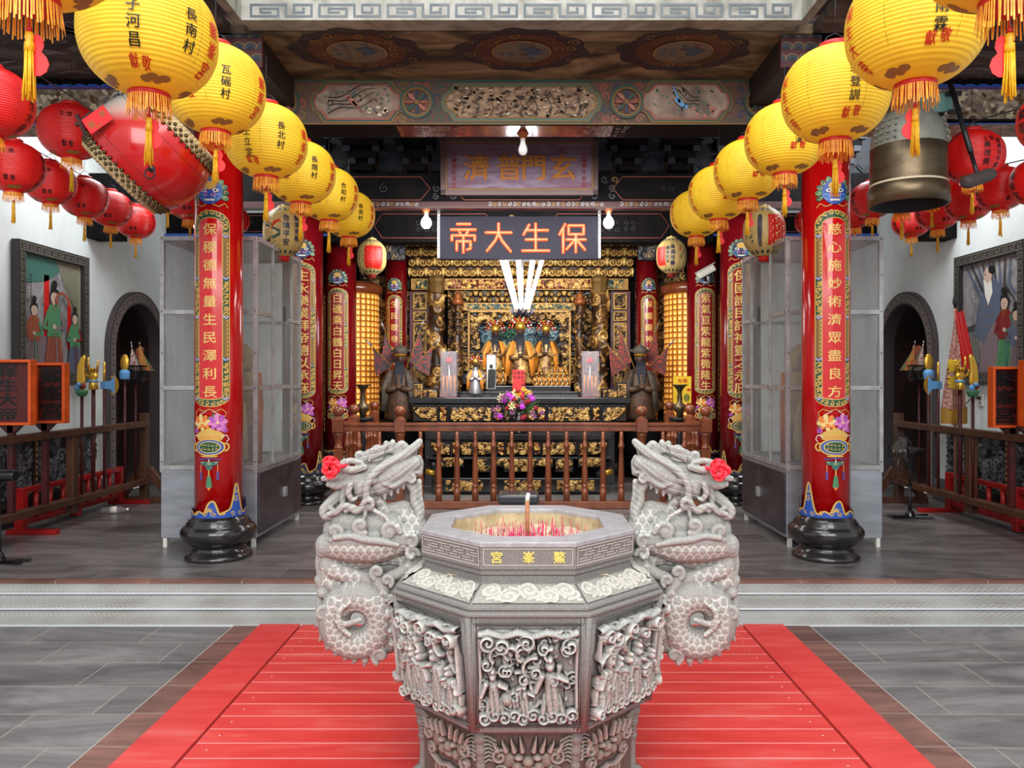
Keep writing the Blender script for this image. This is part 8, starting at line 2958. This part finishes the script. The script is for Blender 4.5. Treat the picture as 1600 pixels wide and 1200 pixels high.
# ---------------------------------------------------------------- amber lamp towers, guardian statues, candle stands
for s in (-1, 1):
    cx, cy, r = s * 2.43, 11.3, .385
    z0, z1 = .55, 2.5
    t = thing('lamp_tower', 'glowing amber cylinder of tiny lit niches behind the %s thick red column' % ('left' if s < 0 else 'right'), 'lamp', (cx, cy, 0))
    MB().lathe([(r * .97, z0), (r * .97, z1)], 40, (cx, cy, 0)).build('drum', 'towerframe', t)
    MB().lathe([(r * 1.0, z1), (r * 1.12, z1 + .02), (r * 1.14, z1 + .12), (r * 1.0, z1 + .14), (r * .9, z1 + .17), (.0, z1 + .18)], 40, (cx, cy, 0)).build('top_cap', 'wood', t)
    MB().lathe([(r * 1.05, 0), (r * 1.08, .1), (r * 1.0, z0)], 40, (cx, cy, 0)).build('base', 'wood', t)
    b = MB()
    nr, nc = 25, 30
    for i in range(nr):
        for j in range(nc):
            a = 2 * PI * j / nc
            z = z0 + (i + .5) * (z1 - z0) / nr
            f = cyl((cx, cy, 0), r * .975)
            a_ = a * r * .975
            w_, h_ = .028, .03
            for (x0, x1, y0, y1, o, m) in ((a_ - w_, a_ + w_, z - h_, z + h_, .004, 0), (a_ - .013, a_ + .013, z - h_ * .9, z + .008, .009, 1)):
                V = f(np.array([x0, x1, x1, x0]), np.array([y0, y0, y1, y1]), o)
                b.add(V, [(0, 1, 2, 3)], m)
    o = b.build('niche', ['amber', 'amberdot'], t)
    o['kind'] = 'stuff'
    b = MB()
    for j in range(0, nc):
        a = 2 * PI * (j + .5) / nc
        b.bar((cx + r * .99 * math.sin(a), cy - r * .99 * math.cos(a), z0), (cx + r * .99 * math.sin(a), cy - r * .99 * math.cos(a), z1), .008)
    T = np.linspace(0, 2 * PI, 41)[:-1]
    for i in range(nr + 1):
        z = z0 + i * (z1 - z0) / nr
        b.tube([(cx + r * math.cos(a), cy + r * math.sin(a), z) for a in T], .005, 4, closed=True)
    b.build('lattice', pm('gold_lattice', (176, 112, 44), .4, .3), t)

    # guardian statue with flags on its back
    px = 626 if s < 0 else 1000
    c = S(px, 655, 10.62)
    c.z = .75
    h = 1.0
    t = robed(c, h, 'guardian_statue', 'dark bearded guardian statue with back flags at the %s end of the upper altar' % ('left' if s < 0 else 'right'), 'statue', 'robe_brown', 'robe_grey', True, 'dred', None, pom=False)
    MB().lathe([(.3, 0), (.3, .74), (.26, .75)], 20, (c.x, c.y, 0)).build('plinth', 'smoke', t)
    for q, (ang, L_) in enumerate(((-.75, .62), (-.35, .72), (.35, .72), (.75, .62))):
        p0 = Vector((c.x, c.y + .16, c.z + .55))
        dr = Vector((math.sin(ang), 0, math.cos(ang)))
        p1 = p0 + dr * L_
        b = MB()
        b.tube([p0, p1], .007, 6, 1)
        b.tube([p1, p1 + dr * .16], [.022, .002], 6, 2, flat=.3)
        sd = -1 if ang < 0 else 1
        q1, q2 = p1 - dr * .02, p0 + dr * L_ * .35
        b.prism([(q1.x, q1.z), (q2.x, q2.z), (q2.x + sd * .22, q2.z - .12)], lambda u, v, w_: (u, c.y + .165 + w_ + .015 * math.sin(u * 40), v), .004, 0)
        fl = b.build('back_flag', [pm('faded_flag', (92, 52, 48) if s > 0 else (70, 66, 70), .7, noise=((176, 60, 50), 30, .5, .6)), 'dgold', 'silver'], t)
    MB().lathe([(.078, .88), (.1, .9), (.095, .95), (.07, .985), (.02, 1.0), (.018, 1.02), (0, 1.035)], 14, (c.x, c.y - .02, c.z)).ball((c.x - .11, c.y - .02, c.z + .93), (.035, .012, .02), 8, 5).ball((c.x + .11, c.y - .02, c.z + .93), (.035, .012, .02), 8, 5).build('cap', 'robe_grey', t)

    # tall bronze candle stand behind the rail
    px = 567 if s < 0 else 1062
    Y = 8.6
    c = S(px, 0, Y)
    zt = S(0, 601, Y).z
    t = thing('candle_stand', 'dark bronze candle stand with flared cup and round drip plate, %s' % ('before the left amber tower' if s < 0 else 'before the yellow notice'), 'candle stand', (c.x, Y, 0))
    MB().lathe([(.16, 0), (.15, .03), (.05, .08), (.025, .15), (.02, .5), (.04, .6), (.025, .68), (.03, zt - .4)], 20, (c.x, Y, 0)).build('stem', 'iron', t)
    MB().lathe([(.03, zt - .41), (.11, zt - .39), (.125, zt - .37), (.12, zt - .36), (.05, zt - .355)], 28, (c.x, Y, 0)).build('drip_plate', 'iron', t)
    MB().lathe([(.03, zt - .36), (.035, zt - .31), (.07, zt - .27), (.065, zt - .23), (.025, zt - .19), (.03, zt - .15), (.022, zt - .1), (.03, zt - .06), (.06, zt - .02), (.095, zt), (.09, zt + .002), (.02, zt - .03)], 24, (c.x, Y, 0)).build('cup', 'bronze', t)
def deco3(d, w, h):
    for q, ch in enumerate('光明'):
        d.text(ch, -.03 + .06 * q, h / 2 - .05, .05, 3, cuts=1, bold=.03)
    d.poly([(.04, 0), (.08, .02), (.08, .008), (.11, .008), (.11, -.008), (.08, -.008), (.08, -.02)], 3)
    d.ell(.05, -.09, .03, .045, 4, 16)
    d.up()
    for q in range(6):
        d.ell(.05, -.125 + .014 * q, .02, .003, 5, 8)
nc_ = card(1052, 588, 1080, 630, 9.0, 'yellowsign', 'bright yellow notice board with red characters and arrow by the right tower', 'notice', 'notice_board', deco3)
MB().tube([S(1066, 630, 9.02), Vector((S(1066, 630, 9.02).x, 9.02, 0))], .012, 8).build('post', 'iron', nc_)

# security camera on the right thick column, kneeling stool
c = W(1103, 425, 10.28)
t = thing('security_camera', 'cream security camera on a bracket on the right thick red column', 'camera', c)
Rm = Matrix.Rotation(-.5, 3, 'Y')
MB().box(c, (.25, .10, .09), 0, R=Rm).build('housing', 'plasticwhite', t, bevel=.015)
MB().box(c + Vector((-.015, 0, .052)), (.27, .12, .01), 0, R=Rm).build('sun_shield', 'plasticwhite', t, bevel=.003)
MB().tube([c + Vector((.02, 0, -.05)), c + Vector((.05, .03, -.12)), c + Vector((.06, .14, -.13))], .02, 10).build('bracket', 'alu', t)
t = thing('kneeling_stool', 'low black padded kneeling stool just behind the burner rim', 'stool', (-.03, 7.35, 0))
MB().box((-.03, 7.35, .20), (.38, .34, .08)).build('cushion', pm('black_vinyl', (60, 62, 68), .25, coat=.3), t, bevel=.02)
b = MB()
b.box((-.03, 7.35, .14), (.34, .3, .04))
b.build('seat_frame', 'blacklac', t)
for dx in (-.13, .13):
    for dy in (-.1, .1):
        MB().box((-.03 + dx, 7.35 + dy, .06), (.03, .03, .12)).build('leg', 'blacklac', t)
# ================================================================ light, camera
def area(name, loc, target, size, power, color=(1, 1, 1), sy=None):
    l = bpy.data.lights.new(name, 'AREA')
    l.energy = power
    l.color = color
    l.shape = 'RECTANGLE'
    l.size = size
    l.size_y = sy or size
    o = bpy.data.objects.new(name, l)
    COL.objects.link(o)
    o.location = loc
    o.rotation_euler = (Vector(target) - Vector(loc)).to_track_quat('-Z', 'Y').to_euler()
    return o
def point(name, loc, power, r=.05, color=(1, 1, 1)):
    l = bpy.data.lights.new(name, 'POINT')
    l.energy = power
    l.color = color
    l.shadow_soft_size = r
    o = bpy.data.objects.new(name, l)
    COL.objects.link(o)
    o.location = loc
    return o
area('courtyard_daylight', (0, -2.6, 4.6), (0, 5.5, .9), 7, 590, (1, .99, .97), 4)
area('courtyard_skylight', (0, 2.4, 5.6), (0, 3.2, 0), 3.2, 150, (.96, .98, 1), 3)
area('hall_fill_left', (-3.3, 7.4, 3.9), (-3.6, 8.2, 0), 1.2, 62, (.96, 1, 1))  # unseen fill lamp added to brighten the left bay
area('hall_fill_right', (3.3, 7.4, 3.9), (3.6, 8.2, 0), 1.2, 62, (.96, 1, 1))  # unseen fill lamp added to brighten the right bay
area('shrine_fill', (0, 8.7, 2.95), (0, 11.2, 1.6), 2.4, 105, (1, .97, .92), .4)  # unseen fill lamp added to brighten the shrine
area('shrine_low_fill', (0, 7.3, 2.9), (0, 9.6, .6), 2.4, 70, (1, .97, .93), .5)  # unseen fill lamp added to brighten the altar front
w = bpy.data.worlds.new('world')
SC.world = w
w.use_nodes = True
w.node_tree.nodes['Background'].inputs['Color'].default_value = (.86, .93, 1, 1)
w.node_tree.nodes['Background'].inputs['Strength'].default_value = .75
cd = bpy.data.cameras.new('camera')
cam = bpy.data.objects.new('camera', cd)
COL.objects.link(cam)
cam.location = (0, 0, EYE)
cam.rotation_euler = (PI / 2, 0, 0)
cd.sensor_width = 36
cd.lens = F / 1600 * 36
cd.shift_x = -(CX - 800) / 1600
cd.shift_y = (CY - 600) / 1600
cd.clip_start = .05
SC.camera = cam
SC.view_settings.view_transform = 'Standard'
SC.view_settings.look = 'None'
SC.view_settings.exposure = 0.0
SC.cycles.max_bounces = 7
SC.cycles.transparent_max_bounces = 12
SC.cycles.caustics_reflective = False
SC.cycles.caustics_refractive = False
SC.cycles.sample_clamp_indirect = 6
